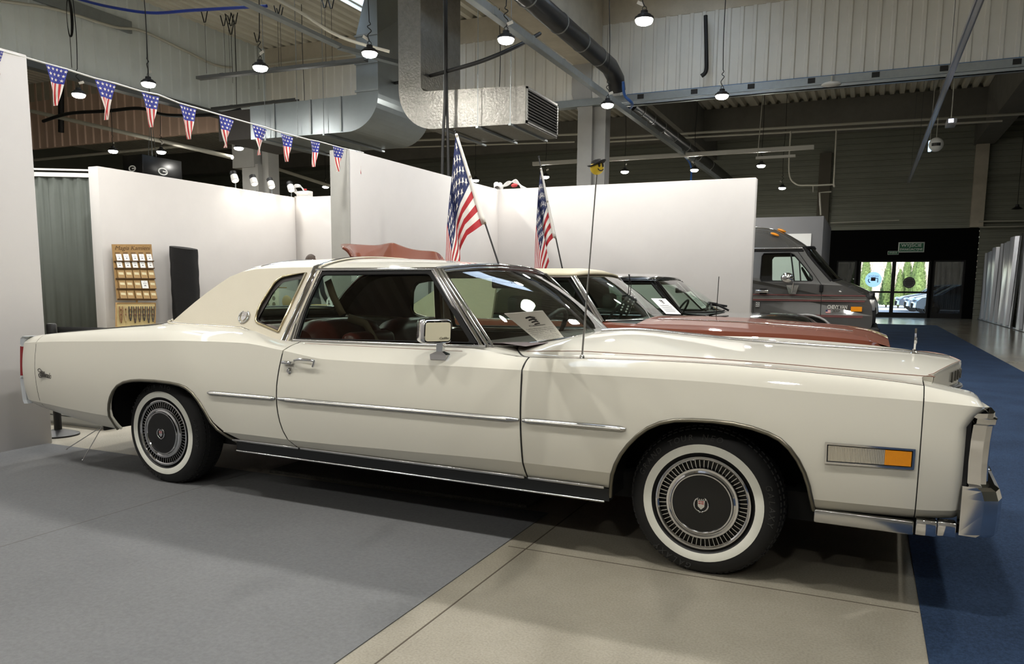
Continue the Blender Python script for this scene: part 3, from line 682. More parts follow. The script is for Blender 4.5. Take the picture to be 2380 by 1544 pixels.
# ---- wheels
WW = mat('whitewall', (232,232,222), 0.55, noise=(14,0.05))
TYR = mat('tyre rubber', (21,21,22), 0.7, noise=(20,0.2))
HCB = mat('hubcap black', (13,13,14), 0.35)
FINB = mat('hubcap dark recess', (30,28,22), 0.5)
def shield(mb, o, xa, ya, na, sc, mi=(0,1)):
    o, xa, ya, na = Vector(o), Vector(xa), Vector(ya), Vector(na)
    S = lambda x, y, z=0: o+xa*(x*sc)+ya*(y*sc)+na*(z*sc)
    mb.prism([S(-.3,.32), S(.3,.32), S(.27,-.2), S(0,-.45), S(-.27,-.2)], na*(0.06*sc), mi=mi[0])
    for i in range(2):
        for j in range(2): mb.prism([S(-.24+.25*i,.02+.16*j,.065), S(-.03+.25*i,.02+.16*j,.065), S(-.03+.25*i,.1+.16*j,.065), S(-.24+.25*i,.1+.16*j,.065)], na*(0.02*sc), mi=mi[1])
    for i in range(5): mb.prism([S(-.32+.16*i-.06,.36), S(-.32+.16*i+.06,.36), S(-.32+.16*i,.5)], na*(0.06*sc), mi=mi[0])
    for sg in (-1, 1):
        pts = [S(sg*0.62*math.cos(a)*(0.95), 0.62*math.sin(a)-0.02, .03) for a in [math.radians(g) for g in range(-85, 66, 15)]]
        mb.tube(pts, [0.035*sc+0.05*sc*math.sin(PI*i/(len(pts)-1)) for i in range(len(pts))], 6, mi=mi[0])
    mb.tube([S(-.16,-.72,.03), S(.14,-.62,.03)], 0.03*sc, 5, mi=mi[0]); mb.tube([S(.16,-.72,.03), S(-.14,-.62,.03)], 0.03*sc, 5, mi=mi[0])
EMR = mat('emblem red', (150,60,60), 0.4)
def make_wheel(u, sd, R=0.3235, hz=0.312):
    wh = bpy.data.objects.new('wheel', None); COL.objects.link(wh); wh.parent = car; wh.location = (u, sd*0.80, hz); wh.rotation_euler = (0,0,0 if sd < 0 else PI)
    # local: axis pointing outwards is -y
    ax = (0,-1,0)
    mb = MB()
    tp = [(0.20,0.085),(0.222,0.100),(0.2495,0.102),(0.262,0.100),(0.285,0.094),(0.303,0.078),(0.313,0.055),(0.3195,0.03),(0.3225,0.0),(0.3195,-0.03),(0.313,-0.06),(0.30,-0.085),(0.27,-0.10),(0.20,-0.09)]
    tp = [(r*R/0.3225 if r > 0.27 else r, h) for r, h in tp]
    mb.lathe(tp, (0,0,0), ax, 72)
    # tread blocks
    for k in range(72):
        a = 2*PI*k/72
        for h0, h1, r in ((0.045,0.066,0.309),(0.012,0.04,0.318),(-0.04,-0.012,0.318),(-0.066,-0.045,0.309)):
            rr0 = r*R/0.3225; c = Vector((math.cos(a)*rr0, -(h0+h1)/2, math.sin(a)*rr0)); t = Vector((-math.sin(a),0,math.cos(a))); rad = Vector((math.cos(a),0,math.sin(a)))
            mb.obox(c, t*0.009, Vector((0,(h1-h0)/2,0)), rad*(0.0035 if r < .31 else 0.0035))
    mb.v = [(x, y, max(z, -hz+0.005)) for x, y, z in mb.v]
    mb.build('tyre', TYR, wh)
    mb = MB().lathe([(0.2155,0.1035),(0.235,0.1055),(0.2505,0.1035)], (0,0,0), ax, 72); mb.build('whitewall_band', WW, wh)
    mb = MB().lathe([(0.196,0.08),(0.2155,0.1025)], (0,0,0), ax, 64); mb.lathe([(0.12,0.05),(0.2,0.05)], (0,0,0), ax, 64); mb.build('rim', BLKP, wh)
    hc = MB().lathe([(0.182,0.088),(0.184,0.098),(0.188,0.101),(0.191,0.098),(0.193,0.102),(0.198,0.101),(0.2005,0.092),(0.199,0.08)], (0,0,0), ax, 72)
    hc.lathe([(0.129,0.101),(0.131,0.106),(0.139,0.103),(0.141,0.108),(0.149,0.108),(0.154,0.100),(0.155,0.075)], (0,0,0), ax, 72)
    hc.lathe([(0.120,0.1085),(0.1225,0.113),(0.1265,0.113),(0.129,0.1075)], (0,0,0), ax, 72)
    hco = hc.build('hubcap', CHR, wh)
    MB().lathe([(0.15,0.072),(0.19,0.072)], (0,0,0), ax, 64).build('recess', FINB, hco)
    fn = MB()
    for k in range(60):
        a = 2*PI*k/60; rad = Vector((math.cos(a),0,math.sin(a))); t = Vector((-math.sin(a),0,math.cos(a)))
        fn.obox(rad*0.1685+Vector((0,-0.084,0)), rad*0.0145, Vector((0,0.008,0)), t*0.0016)
    fn.build('fins', CHRS, hco)
    MB().lathe([(0.0,0.1125),(0.06,0.1115),(0.1205,0.1085)], (0,0,0), ax, 64).build('centre_disc', HCB, hco)
    MB().lathe([(0.1265,0.108),(0.131,0.104)], (0,0,0), ax, 64).build('dark_ring', HCB, hco)
    em = MB(); shield(em, (0,-0.114,0.0), (1,0,0), (0,0,1), (0,-1,0), 0.05); em.build('emblem', [CHR, EMR], hco)
    lt = MB()
    for tx, mid, rr_ in (('GRAND TOUR NEO', 118, 0.279), ('GALAXY', 5, 0.279), ('GALAXY', 245, 0.279)):
        st = 6.2
        for i, ch in enumerate(tx):
            if ch == ' ': continue
            a = math.radians(mid+(len(tx)-1)*st/2-i*st); rad = Vector((math.cos(a),0,math.sin(a))); t = Vector((math.sin(a),0,-math.cos(a)))
            lt.text(ch, rad*rr_+Vector((0,-0.0972,0)), t, rad, 0.034, 0.002, shear=0.2, bold=0.01)
    lt.build('sidewall_lettering', mat('tyre lettering', (40,40,40), 0.6), wh)
    return wh
for u in (0.0, 3.208):
    for sd in (-1, 1): make_wheel(u, sd)

# ---- hood
wcen = pw([(2.2,0.93),(2.40,0.957),(2.63,0.972),(2.91,0.957),(3.2,0.937),(3.55,0.924),(3.75,0.919),(3.97,0.911),(4.05,0.902),(4.13,0.893),(4.2,0.878)])
wpin = pw([(2.0,0.918),(2.25,0.914),(2.4,0.907),(2.63,0.900),(3.05,0.898),(3.42,0.891),(3.77,0.877),(4.03,0.869)])
def hood_w(u, s):
    sp = 0.70; so = stop_(min(u, 3.99))-0.006
    if s <= sp:
        t = s/sp; return lerp(wcen(u), wpin(u), t**1.7)
    t = min(1, (s-sp)/(so-sp)); return lerp(wpin(u), wtop(min(u,3.99))+0.001, t*t*(3-2*t)) - 0.004*math.sin(PI*t)
def hood_end(s): return 4.168-0.135*(s/0.62)**1.2 if s <= 0.62 else lerp(4.033, 3.99, min(1, (s-0.62)/0.06))
cowl_u = pw([(0,2.40),(0.4,2.352),(0.6,2.288),(0.70,2.256),(0.80,2.312),(0.88,2.375),(0.905,2.40),(0.93,2.42)])
lat = [0,0.012,0.08,0.17,0.27,0.36,0.45,0.53,0.585,0.62,0.66,0.70,0.75,0.81,0.86,0.895]
for half in ((-1),(1)):
    mb = MB(); rows = []
    for i in range(41):
        t = i/40; row = []
        for s in lat:
            so = stop_(lerp(2.4,3.99,t))-0.006; ss = min(s, so)
            if s == lat[-1]: ss = so
            a, b = cowl_u(ss), hood_end(ss); u = lerp(a, b, t); row.append((u, half*ss, hood_w(u, ss)))
        rows.append(row)
    mb.grid(rows, True, flip=(half > 0))
    e = rows[-1]
    k = next(i for i, s in enumerate(lat) if s >= 0.62)
    f1 = [(p[0]+0.002, p[1], p[2]-0.012) for p in e[:k+1]]; f2 = [(p[0]-0.004, p[1], 0.775+0.03*abs(p[1])) for p in e[:k+1]]; f3 = [(p[0]-0.05, p[1], 0.60) for p in e[:k+1]]
    mb.grid([e[:k+1], f1], True, flip=(half > 0)); mb.grid([f1, f2], True, flip=(half > 0))
    mb.grid([[(p[0],p[1],p[2]) for p in e[k:]], [(p[0]-0.003,p[1],p[2]-0.09) for p in e[k:]]], True, flip=(half > 0))
    hd = mb.build('hood', PAINTW, car)
    gr = MB().grid([[(p[0]-0.02,p[1],p[2]-0.0) for p in f2], [(p[0]-0.05,p[1],0.45) for p in f2]], False, flip=(half > 0)); gr.build('grille', mat('grille dark', (30,30,30), 0.4, 0.6), car)
    MB().tube([(p[0]+0.004, p[1], p[2]-0.006) for p in f2], 0.016, 8).build('grille_moulding', CHRS, car)
    # pinstripe
    P = [];  n = 40
    for i in range(n+1):
        u = lerp(1.92, 4.035, i/n); s = 0.68 if u > 2.6 else lerp(0.885, 0.68, max(0,min(1,(u-1.95)/0.62))**1.4)
        if u < 2.2: s = lerp(0.885, 0.80, (u-1.92)/0.28); 
        w = hood_w(u, s)+0.0016 if u > cowl_u(s) else wtop(u)-0.006
        P.append((u, half*s, w))
    P = [p for p in P if p[0] > 2.28]
    P += [(hood_end(s)-0.004, half*s, hood_w(hood_end(s), s)+0.001) for s in (0.64,0.61,0.55,0.5,0.4,0.3,0.2,0.1,0.0)]
    MB().tube(P, 0.0016, 5).build('pinstripe', PIN, car)
    mb = MB(); mb.tube([(lerp(1.10,2.06,i/12), half*(surf_s(lerp(1.10,2.06,i/12), 0.893+0.004*(i/12))+0.0005), 0.893+0.004*(i/12)) for i in range(13)], 0.0016, 5)
    mb.build('pinstripe', PIN, car)
# chrome ridge strip and ornament
mb = MB().tube([(lerp(2.43,4.12,i/30), 0, hood_w(lerp(2.43,4.12,i/30),0)+0.003) for i in range(31)], 0.008, 6, flat=1.4); mb.build('hood_ridge_strip', CHRS, car)
mb = MB(); ou = 3.975; w0 = wcen(ou); n = 20
mb.prism([(ou-0.004, 0.026*math.cos(a), w0+0.062+0.054*math.sin(a)) for a in [2*PI*i/n for i in range(n)]], (0.008,0,0), holes=[[(ou-0.004, 0.017*math.cos(-a), w0+0.062+0.042*math.sin(-a)) for a in [2*PI*i/n for i in range(n)]]])
shield(mb, (ou+0.006, 0, w0+0.06), (0,1,0), (0,0,1), (1,0,0), 0.022, (0,0))
mb.tube([(ou,0,w0),(ou,0,w0+0.02)], 0.008, 8); mb.lathe([(0.022,0),(0.015,0.006),(0.006,0.012)], (ou,0,w0), (0,0,1), 16)
mb.build('hood_ornament', CHR, car)
mb = MB()
for i, ch in enumerate('ELDORADO'):
    s = 0.27-0.54*i/7; u = hood_end(abs(s)); s2 = 0.02; du = (hood_end(abs(s)+0.01)-hood_end(max(0,abs(s)-0.01)))
    t = Vector((-du/0.02*(-1 if s > 0 else 1)*-1 if False else (hood_end(abs(s-0.01))-hood_end(abs(s+0.01))), 0.02, 0)).normalized()
    # near side of the car is v = -s, so reading order runs from -v to +v
    v = -s; tdir = Vector((hood_end(abs(v+0.01))-hood_end(abs(v-0.01)), 0.02, 0)).normalized()
    nrm = Vector((tdir.y, -tdir.x, 0)); wmid = (hood_w(u, abs(v))-0.012+0.775)/2+0.005
    mb.text(ch, Vector((u, v, wmid))+nrm*0.003, tdir, (0,0,1), 0.062, 0.006, bold=0.02)
mb.build('hood_lettering', mat('dark chrome letters', (92,90,84), 0.3, 0.6), car)
# ---- front bumper
for sd in (-1, 1):
    mb = MB()
    sec = lambda w, d: [(4.128, sd*0.93, w), (4.135, sd*(0.957), w), (4.20+d, sd*0.962, w), (4.245+d, sd*0.94, w), (4.262+d, sd*0.88, w), (4.265+d, sd*0.58, w), (4.15, sd*0.58, w)]
    mb.grid([sec(w, d) for w, d in ((0.335,-0.012),(0.345,0.0),(0.42,0.004),(0.47,0.004),(0.503,-0.006),(0.515,-0.022))], False, closed=True); mb.poly(sec(0.515,-0.022)); mb.poly(sec(0.335,-0.012))
    mb.build('bumper_corner', CHR, car)
    MB().rbox(3.998, 4.066, min(sd*0.90,sd*0.951), max(sd*0.90,sd*0.951), 0.313, 0.372, 0.004, 2).build('bumper_side_strip', CHR, car); MB().rbox(4.068, 4.127, min(sd*0.90,sd*0.953), max(sd*0.90,sd*0.953), 0.32, 0.374, 0.004, 2).build('bumper_side_strip', CHR, car)
MB().rbox(4.17, 4.262, -0.58, 0.58, 0.35, 0.51, 0.01, 2).build('front_bumper', CHR, car)
mb = MB().box(-1.31, -1.24, -0.84, 0.84, 0.40, 0.57); mb.build('rear_bumper', CHR, car)
mb = MB().box(-1.245, -1.2, -0.86, 0.86, 0.40, 0.84); mb.build('tail_panel', PAINTW, car)
# cornering lamp
A, B, C_, D_ = [at_side(*p, 0.004) for p in ((1918,1028),(2128,1044),(2124,1092),(1916,1077))]
xa = (B-A).normalized(); ya = (A-C_); ya = (ya-xa*ya.dot(xa)).normalized(); na = xa.cross(ya); na = na if na.y < 0 else -na
lamp = MB()
def quad_ring(mb, c, i0, h0, h1, mi=0):
    o = [c[k]+na*h0 for k in range(4)]; cen = sum(c, Vector())/4
    inn = []
    for k in range(4):
        a, b = c[k-1]-c[k], c[(k+1)%4]-c[k]; inn.append(c[k]+a.normalized()*i0+b.normalized()*i0+na*h1)
    mb.add(o+inn, [(k, (k+1)%4, 4+(k+1)%4, 4+k) for k in range(4)], False, mi); return [p-na*h1 for p in inn]
Q = [A, B, C_, D_]
r1 = quad_ring(lamp, Q, 0.0, 0.0, 0.006); r1 = quad_ring(lamp, Q, 0.006, 0.006, 0.006); r2 = quad_ring(lamp, r1, 0.004, 0.006, 0.001, 1); 
lamp = MB(); ring = lambda q, i, a, b, mi: quad_ring(lamp, q, i, a, b, mi)
r0 = ring(Q, 0.0002, -0.004, 0.007, 0); r1 = ring(r0, 0.007, 0.007, 0.007, 0); r2 = ring(r1, 0.004, 0.007, 0.0, 1)
lo = lamp.build('cornering_lamp', [CHR, mat('lamp gasket', (40,42,44), 0.4)], car)
q = r2; f = 0.69
c1, c2 = vl(q[0], q[1], f), vl(q[3], q[2], f)
ln = MB(); n = 34
for i in range(n):
    a, b = i/n*f, (i+0.55)/n*f
    ln.prism([vl(q[0],q[1],a)+na*0.001, vl(q[0],q[1],b)+na*0.001, vl(q[3],q[2],b)+na*0.001, vl(q[3],q[2],a)+na*0.001], na*0.004)
ln.poly([q[0]+na*0.001, c1+na*0.001, c2+na*0.001, q[3]+na*0.001]); ln.build('ribbed_lens', mat('ribbed clear lens', (206,200,186), 0.16, 0.5), lo)
MB().prism([c1, q[1], q[2], c2], na*0.006).build('amber_lens', mat('amber lens', (222,140,14), 0.25, coat=0.8, bump=(90,0.4,0.003)), lo)
# ---------------------------------------------------------------- greenhouse of the white coupe
def gs(w): return 0.84-0.4595*(w-0.91)
def GP(u, w, off=0.0, sd=-1): return Vector((u, sd*(gs(w)+off), w))
def at_v(px, py, v):
    d = ray(px, py); p = CAR0+CN*v; t = (p-CAM).dot(CN)/d.dot(CN); q = CAM+d*t-CAR0
    return Vector((q.dot(CD), v, q.z))
def at_w(px, py, w):
    q = at_z(px, py, w)-CAR0; return Vector((q.dot(CD), q.dot(CN), w))
def inset2(pts, d):
    """inset a 2-D polygon by d"""
    n = len(pts); ar = sum(pts[i][0]*pts[(i+1)%n][1]-pts[(i+1)%n][0]*pts[i][1] for i in range(n)); sg = 1 if ar > 0 else -1
    out = []
    for i in range(n):
        p0, p1, p2 = Vector(pts[i-1]), Vector(pts[i]), Vector(pts[(i+1)%n])
        a = (p1-p0).normalized(); b = (p2-p1).normalized(); na = Vector((-a.y,a.x))*sg; nb = Vector((-b.y,b.x))*sg
        m_ = (na+nb); 
        if m_.length < 1e-6: m_ = na
        m_.normalize(); k = d/max(0.35, m_.dot(na)); out.append((p1.x+m_.x*k, p1.y+m_.y*k))
    return out
def round2(pts, r, n=5):
    out = []
    N = len(pts)
    for i in range(N):
        p0, p1, p2 = Vector(pts[i-1]), Vector(pts[i]), Vector(pts[(i+1)%N]); a = (p0-p1); b = (p2-p1)
        rr_ = min(r, a.length*0.4, b.length*0.4); q0 = p1+a.normalized()*rr_; q2 = p1+b.normalized()*rr_
        for k in range(n+1):
            t = k/n; q = q0*(1-t)**2+p1*2*t*(1-t)+q2*t*t; out.append((q.x, q.y))
    return out
LOW = [(0.016,0.973),(0.129,0.965),(0.372,0.962),(0.56,0.959),(0.62,0.952),(0.901,0.886)]
ECUR = [(0.016,0.973),(0.08,1.03),(0.15,1.09),(0.22,1.145),(0.30,1.20),(0.37,1.243),(0.45,1.27),(0.56,1.287),(0.75,1.294),(0.985,1.297)]
CCUR = [(-0.13,0.985),(-0.05,1.045),(0.04,1.115),(0.13,1.185),(0.23,1.253),(0.32,1.302),(0.42,1.335),(0.55,1.353),(0.75,1.361),(0.985,1.363)]
OPERA = [(0.858,0.944),(0.664,0.993),(0.664,1.075),(0.728,1.216),(0.768,1.244),(0.932,1.266)]
OPR = round2(OPERA, 0.045)
# only the two rear corners are rounded; the tip and the front top corner stay sharp
OPR = [OPERA[0]] + round2(OPERA[:], 0.05)[6:30] + [OPERA[5]]
OPIN_PX = [(646,769),(602,748),(598,741),(632,681),(647,664),(659,656),(690,650),(702,650)]

BANDL = [(0.901,0.886),(0.939,1.064),(0.962,1.17),(0.985,1.297)]
QL = [i/12 for i in range(-12, 13)]
mbV = MB()
for sd in (-1, 1):
    outer = LOW+BANDL[1:]+ECUR[-2:0:-1]
    mbV.poly([GP(u,w,0,sd) for u,w in outer], [[GP(u,w,0,sd) for u,w in OPR]])
rows = []
for (eu, ew), (cu, cw) in zip(ECUR, CCUR):
    row = []
    for q in QL:
        a = abs(q); row.append((lerp(cu, eu, a**2.0), q*gs(ew), lerp(cw, ew, a**2.8)))
    rows.append(row)
def gpx(px, py, off=0.0):
    d = ray(px, py); nrm = (CN*-1+Vector((0,0,1))*-0.4595*-1).normalized(); p = CAR0-CN*(gs(0.91)+off)+Vector((0,0,0.91)); t = (p-CAM).dot(nrm)/d.dot(nrm); q = CAM+d*t-CAR0; return (q.dot(CD), q.z)
OPIN = [gpx(*p) for p in OPIN_PX]
bw = lambda i, j: 1 <= i <= 6 and 2 <= j < 22
mbV.grid(rows, True, skip=bw)
vy = mbV.shell(0.008, (0.5,0,0.9)).build('vinyl_roof', VINYL, car)
# rear window
rg = [[Vector(rows[i][j])-Vector((0,0,0.006)) for j in range(2, 23)] for i in range(1, 8)]
MB().grid(rg, True).build('rear_window', CGL, car)
b = list(rg[0]); t = list(rg[-1])
MB().tube(b+[r[-1] for r in rg[1:]]+t[::-1]+[r[0] for r in rg[::-1][1:]], 0.012, 6).build('rear_window_trim', CHRS, car)
# dark headlining under the roof and inside the quarter
mb = MB(); off = Vector((0,0,-0.03))
mb.grid([[Vector(p)*1.0+off for p in r] for r in rows], True, skip=bw)
for sd in (-1, 1):
    ins = inset2(outer, 0.004); mb.poly([GP(u,w,-0.03,sd) for u,w in ins], [[GP(u,w,-0.03,sd) for u,w in inset2(OPIN,-0.012)]])
mb.build('headlining', LEAD, car)
# vinyl edge piping and belt trim
for sd in (-1, 1):
    mb = MB(); low = smoothline([GP(u,w,0.004,sd) for u,w in [(0.02,0.985)]+LOW[0:]], 5)
    mb.tube([p+Vector((0,sd*0.000,0.002)) for p in low], 0.006, 6, mi=0); mb.tube([p+Vector((0,sd*0.010,-0.001)) for p in low], 0.005, 6, mi=1); mb.tube([p+Vector((0,sd*0.020,-0.004)) for p in low], 0.006, 6, mi=2)
    mb.build('vinyl_edge_trim', [VINYL, CHRS, VINYL], car)
# strip of body between the shoulder and the vinyl edge
for sd in (-1, 1):
    mb = MB(); lo = pw([(-0.1,0.975)]+[(u,w) for u,w in LOW if u > 0.05]+[(0.98,0.872)])
    A1 = []; B1 = []
    for i in range(25):
        u = lerp(0.0, 1.04, i/24); A1.append((u, sd*stop_(u), wtop(u))); w = lo(u) if u < 0.93 else lerp(lo(0.93),0.905,(u-0.93)/0.11); B1.append((u, sd*(gs(w)-0.004), w-0.004))
    mb.grid([A1, [(a[0], lerp(a[1],b_[1],0.5), lerp(a[2],b_[2],0.6)+0.002) for a,b_ in zip(A1,B1)], B1], True, flip=(sd > 0))
    # door top flange to the glass
    A1 = [(lerp(1.04,2.14,i/20), sd*stop_(lerp(1.04,2.14,i/20)), wtop(lerp(1.04,2.14,i/20))) for i in range(21)]; B1 = [(a[0], sd*0.835, a[2]+0.004) for a in A1]
    mb.grid([A1, B1], True, flip=(sd > 0))
    mb.build('belt_panel', PAINTW, car)
# chrome hoop over the roof
hoop = [GP(u,w,0.004,-1) for u,w in BANDL]+[Vector((lerp(0.985,0.985,1), q*gs(1.297), lerp(1.363,1.297,abs(q)**2.8)+0.004)) for q in QL[1:-1]]+[GP(u,w,0.004,1) for u,w in BANDL[::-1]]
mb = MB()
L1 = [p+Vector((-0.004,0,0)) for p in hoop]; wd = 0.028
def hoopstrip(m, du0, du1, lift, mi):
    A1 = []; B1 = []
    for p in hoop:
        o = Vector((0, (1 if p.y > 0 else -1)*lift*(1 if p.z < 1.3 else 0.3), lift*(0.2 if p.z < 1.28 else 1)))
        A1.append(p+Vector((du0,0,0))+o); B1.append(p+Vector((du1,0,0))+o)
    m.grid([A1, B1], True, mi); m.tube(A1, 0.004, 5, mi); m.tube(B1, 0.004, 5, mi)
hoopstrip(mb, -0.004, 0.026, 0.004, 0); hoopstrip(mb, 0.036, 0.044, 0.003, 1)
mb.build('roof_hoop_trim', [CHR, VINYL], car)
# painted B pillar
for sd in (-1, 1):
    mb = MB(); a = [(0.925,0.89),(0.955,1.03),(0.985,1.17),(1.012,1.29)]; b = [(0.99,0.905),(0.996,1.05),(1.012,1.17),(1.04,1.285)]
    mb.grid([[GP(u,w,0.001,sd) for u,w in a], [GP(u,w,0.001,sd) for u,w in b]], True, flip=(sd > 0))
    mb.grid([[GP(u,w,-0.028,sd) for u,w in a], [GP(u,w,-0.028,sd) for u,w in b]], True)
    mb.build('door_pillar', PAINTW, car)
    mb = MB()
    for k, (du, r) in enumerate(((0.0,0.006),(0.018,0.004),(0.03,0.0045))):
        mb.tube([GP(u+du,w,0.006,sd) for u,w in ((0.962,0.905),(0.968,1.05),(0.988,1.17),(1.014,1.283))], r, 6)
    mb.build('pillar_trim', CHR, car)
# painted roof panel
RAILW, RAILS = 1.290, 0.668
wr = pw([(0.98,1.363),(1.2,1.3605),(1.45,1.352),(1.65,1.339),(1.83,1.318)])
def hdr(q): return Vector((1.768+0.06*(1-q*q), q*RAILS, 1.286+0.032*(1-abs(q)**2.2)))
rows2 = []
for i in range(15):
    t = i/14; row = []
    for q in QL:
        a = abs(q); h = hdr(q); u = lerp(1.012, h.x, t); rail = lerp(1.292, 1.289, t)
        w = lerp(rail, wr(u), (1-a**2.9)) if t < 0.999 else h.z
        if t > 0.8: w = lerp(w, h.z, ((t-0.8)/0.2)**2)
        row.append((u, q*RAILS, w))
    rows2.append(row)
rp = MB().grid(rows2, True).shell(0.008, (1.4,0,0.9)).build('roof_panel', PAINTW, car)
MB().grid([[Vector(p)+Vector((0,0,-0.025)) for p in r] for r in rows2], True).build('headlining', LEAD, car)
for sd in (-1, 1):
    mb = MB(); mb.tube([Vector((lerp(1.0,1.77,i/12), sd*(RAILS+0.006), lerp(1.284,1.287,i/12))) for i in range(13)], 0.009, 8)
    mb.tube([Vector((lerp(1.0,1.77,i/12), sd*(RAILS+0.002), lerp(1.268,1.271,i/12))) for i in range(13)], 0.005, 6)
    mb.build('drip_rail', CHR, car)
mb = MB(); mb.tube([hdr(q)+Vector((0.004,0,0.002)) for q in QL], 0.010, 8); mb.tube([hdr(q)+Vector((0.018,0,-0.014)) for q in QL], 0.009, 8)
mb.build('header_trim', CHR, car)
# door windows
DOUT = [(0.985,0.908),(0.992,1.05),(1.036,1.268),(1.752,1.276),(2.10,0.930)]
DIN = [(1.004,0.913),(1.014,1.09),(1.053,1.253),(1.735,1.260),(2.062,0.934)]
for sd in (-1, 1):
    MB().poly([GP(u,w,0.0,sd) for u,w in DOUT], [[GP(u,w,0.0,sd) for u,w in round2(DIN,0.02)]]).build('window_seal', RUB, car, solid=0.012)
    MB().poly([GP(u,w,-0.008,sd) for u,w in inset2(DIN,-0.01)]).build('door_window', CGL, car)
    MB().poly([GP(u,w,-0.012,sd) for u,w in inset2(OPR,0.012)]).build('opera_window', CGL, car)
    mb = MB(); P = [GP(u,w,0.004,sd) for u,w in OPR]; mb.tube(P+[P[0]], 0.007, 8); mb.build('opera_trim', mat('gold tinted bright trim', (206,192,158), 0.18, 1.0), car)
    i1 = OPIN; MB().poly([GP(u,w,-0.004,sd) for u,w in OPR], [[GP(u,w,-0.006,sd) for u,w in i1]]).build('window_seal', mat('brown black seal',(26,20,17),0.5), car)
    mb = MB(); mb.tube([Vector((u, sd*(0.855), w)) for u, w in ((0.985,0.904),(1.4,0.909),(1.8,0.914),(2.16,0.920))], 0.008, 6); mb.build('belt_trim', CHRS, car)
    # windscreen pillar, bright
    mb = MB(); a0, a1 = Vector((2.118, sd*0.822, 0.920)), Vector((1.766, sd*0.668, 1.285))
    for du, r, dy in ((0.0,0.011,0.004),(-0.024,0.009,0.0),(0.022,0.010,-0.004),(0.042,0.007,-0.012)):
        mb.tube([a0+Vector((du*1.3,sd*dy,0)), a0.lerp(a1,0.5)+Vector((du,sd*(dy+0.003),0.004)), a1+Vector((du*0.8,sd*dy,0))], r, 8)
    mb.build('windscreen_pillar', CHR, car)
    # inner pillar, dark
    MB().tube([a0+Vector((-0.02,-sd*0.035,0)), a1+Vector((-0.02,-sd*0.03,-0.02))], 0.026, 8).build('inner_pillar', LEAD, car)
# windscreen
UB = pw([(0,2.387),(0.4,2.338),(0.6,2.276),(0.7,2.236),(0.78,2.172),(0.81,2.112)])
def ubase(v):
    a = abs(v)
    return UB(a) if a <= 0.81 else lerp(2.112, 2.05, min(1,(a-0.81)/0.065))
WB_ = pw([(0,0.948),(0.4,0.940),(0.7,0.923),(0.81,0.926)])
def wbase(v): return WB_(min(0.81, abs(v)))
QW = [i/14 for i in range(-14, 15)]
wsr = []
for i in range(9):
    t = i/8; row = []
    for q in QW:
        b = Vector((ubase(0.81*q), 0.81*q, wbase(0.81*q))); h = hdr(q)+Vector((0.016,0,-0.018)); p = b.lerp(h, t); p += Vector((0.02,0,0.022))*math.sin(PI*t)*(1-0.6*abs(q)**3); row.append(p)
    wsr.append(row)
MB().grid(wsr, True).build('windscreen', glass('windscreen glass', (0.66,0.74,0.69), 1.55), car)
bs = [Vector((ubase(v), v, wbase(v))) for v in [0.81*q for q in QW]]
mb = MB().tube([p+Vector((0.012,0,-0.004)) for p in bs], 0.010, 8); mb.build('windscreen_trim', CHR, car)
# cowl panel between windscreen and hood
lv = [0,0.1,0.2,0.3,0.4,0.5,0.58,0.64,0.7,0.75,0.79,0.81,0.84,0.875]
for sd in (-1, 1):
    A1 = []; B1 = []
    for v in lv:
        A1.append((ubase(v)+0.01, sd*v, wbase(v)-0.008 if v <= 0.81 else lerp(wbase(0.81)-0.008, wtop(2.1), (v-0.81)/0.065)))
        vv = v*(0.912/0.875) if v > 0.81 else v*(0.844/0.81); u = cowl_u(vv)-0.008; B1.append((u, sd*vv, hood_w(max(u,2.3), min(vv,0.905))-0.003 if vv < 0.9 else wtop(u)-0.001))
    MB().grid([A1, [vl(a,b_,0.5) for a,b_ in zip(A1,B1)], B1], True, flip=(sd < 0)).build('cowl_panel', PAINTW, car)
    MB().tube([Vector(p)+Vector((0.006,0,-0.004)) for p in B1[7:]]+[Vector((2.405,sd*0.93,0.872))], 0.0075, 6).build('hood_gap', SEAM, car)
for sd in (-1,1):
    MB().tube([Vector((seamF(w), sd*(surf_s(2.42,w)-0.001), w)) for w in [0.345+0.54*i/16 for i in range(17)]], 0.005, 5).build('door_gap', SEAM, car); MB().tube([Vector((seamR(w), sd*(surf_s(seamR(w),w)-0.002), w)) for w in [0.345+0.55*i/20 for i in range(21)]], 0.003, 5).build('door_gap', SEAM, car)
    for uu in (3.992, -1.056): MB().tube([Vector((uu, sd*(surf_s(uu,w)-0.001), w)) for w in [0.38+(wtop(uu)-0.38)*i/16 for i in range(17)]], 0.0016, 5).build('cap_gap', SEAM, car)
# rear deck
dk = lambda u, q: (wtop(u)-0.001)+0.028*(1-abs(q)**2.5)
for nm, u0, u1 in (('trunk_lid', -1.235, -0.16), ('rear_deck', -0.155, 0.06)):
    R2 = [[(lerp(u0,u1,i/12), q*stop_(lerp(u0,u1,i/12)), dk(lerp(u0,u1,i/12), q)) for q in QL] for i in range(13)]
    MB().grid(R2, True).build(nm, PAINTW, car)
MB().tube([Vector((lerp(-1.0,-0.16,i/16), -(stop_(lerp(-1.0,-0.16,i/16))-0.06-0.0*i), dk(lerp(-1.0,-0.16,i/16),0.93)+0.001)) for i in range(17)]+[Vector((-0.158,-0.6,dk(-0.158,0.7)+0.001)),Vector((-0.158,0.6,dk(-0.158,0.7)+0.001))], 0.003, 5).build('trunk_gap', SEAM, car)
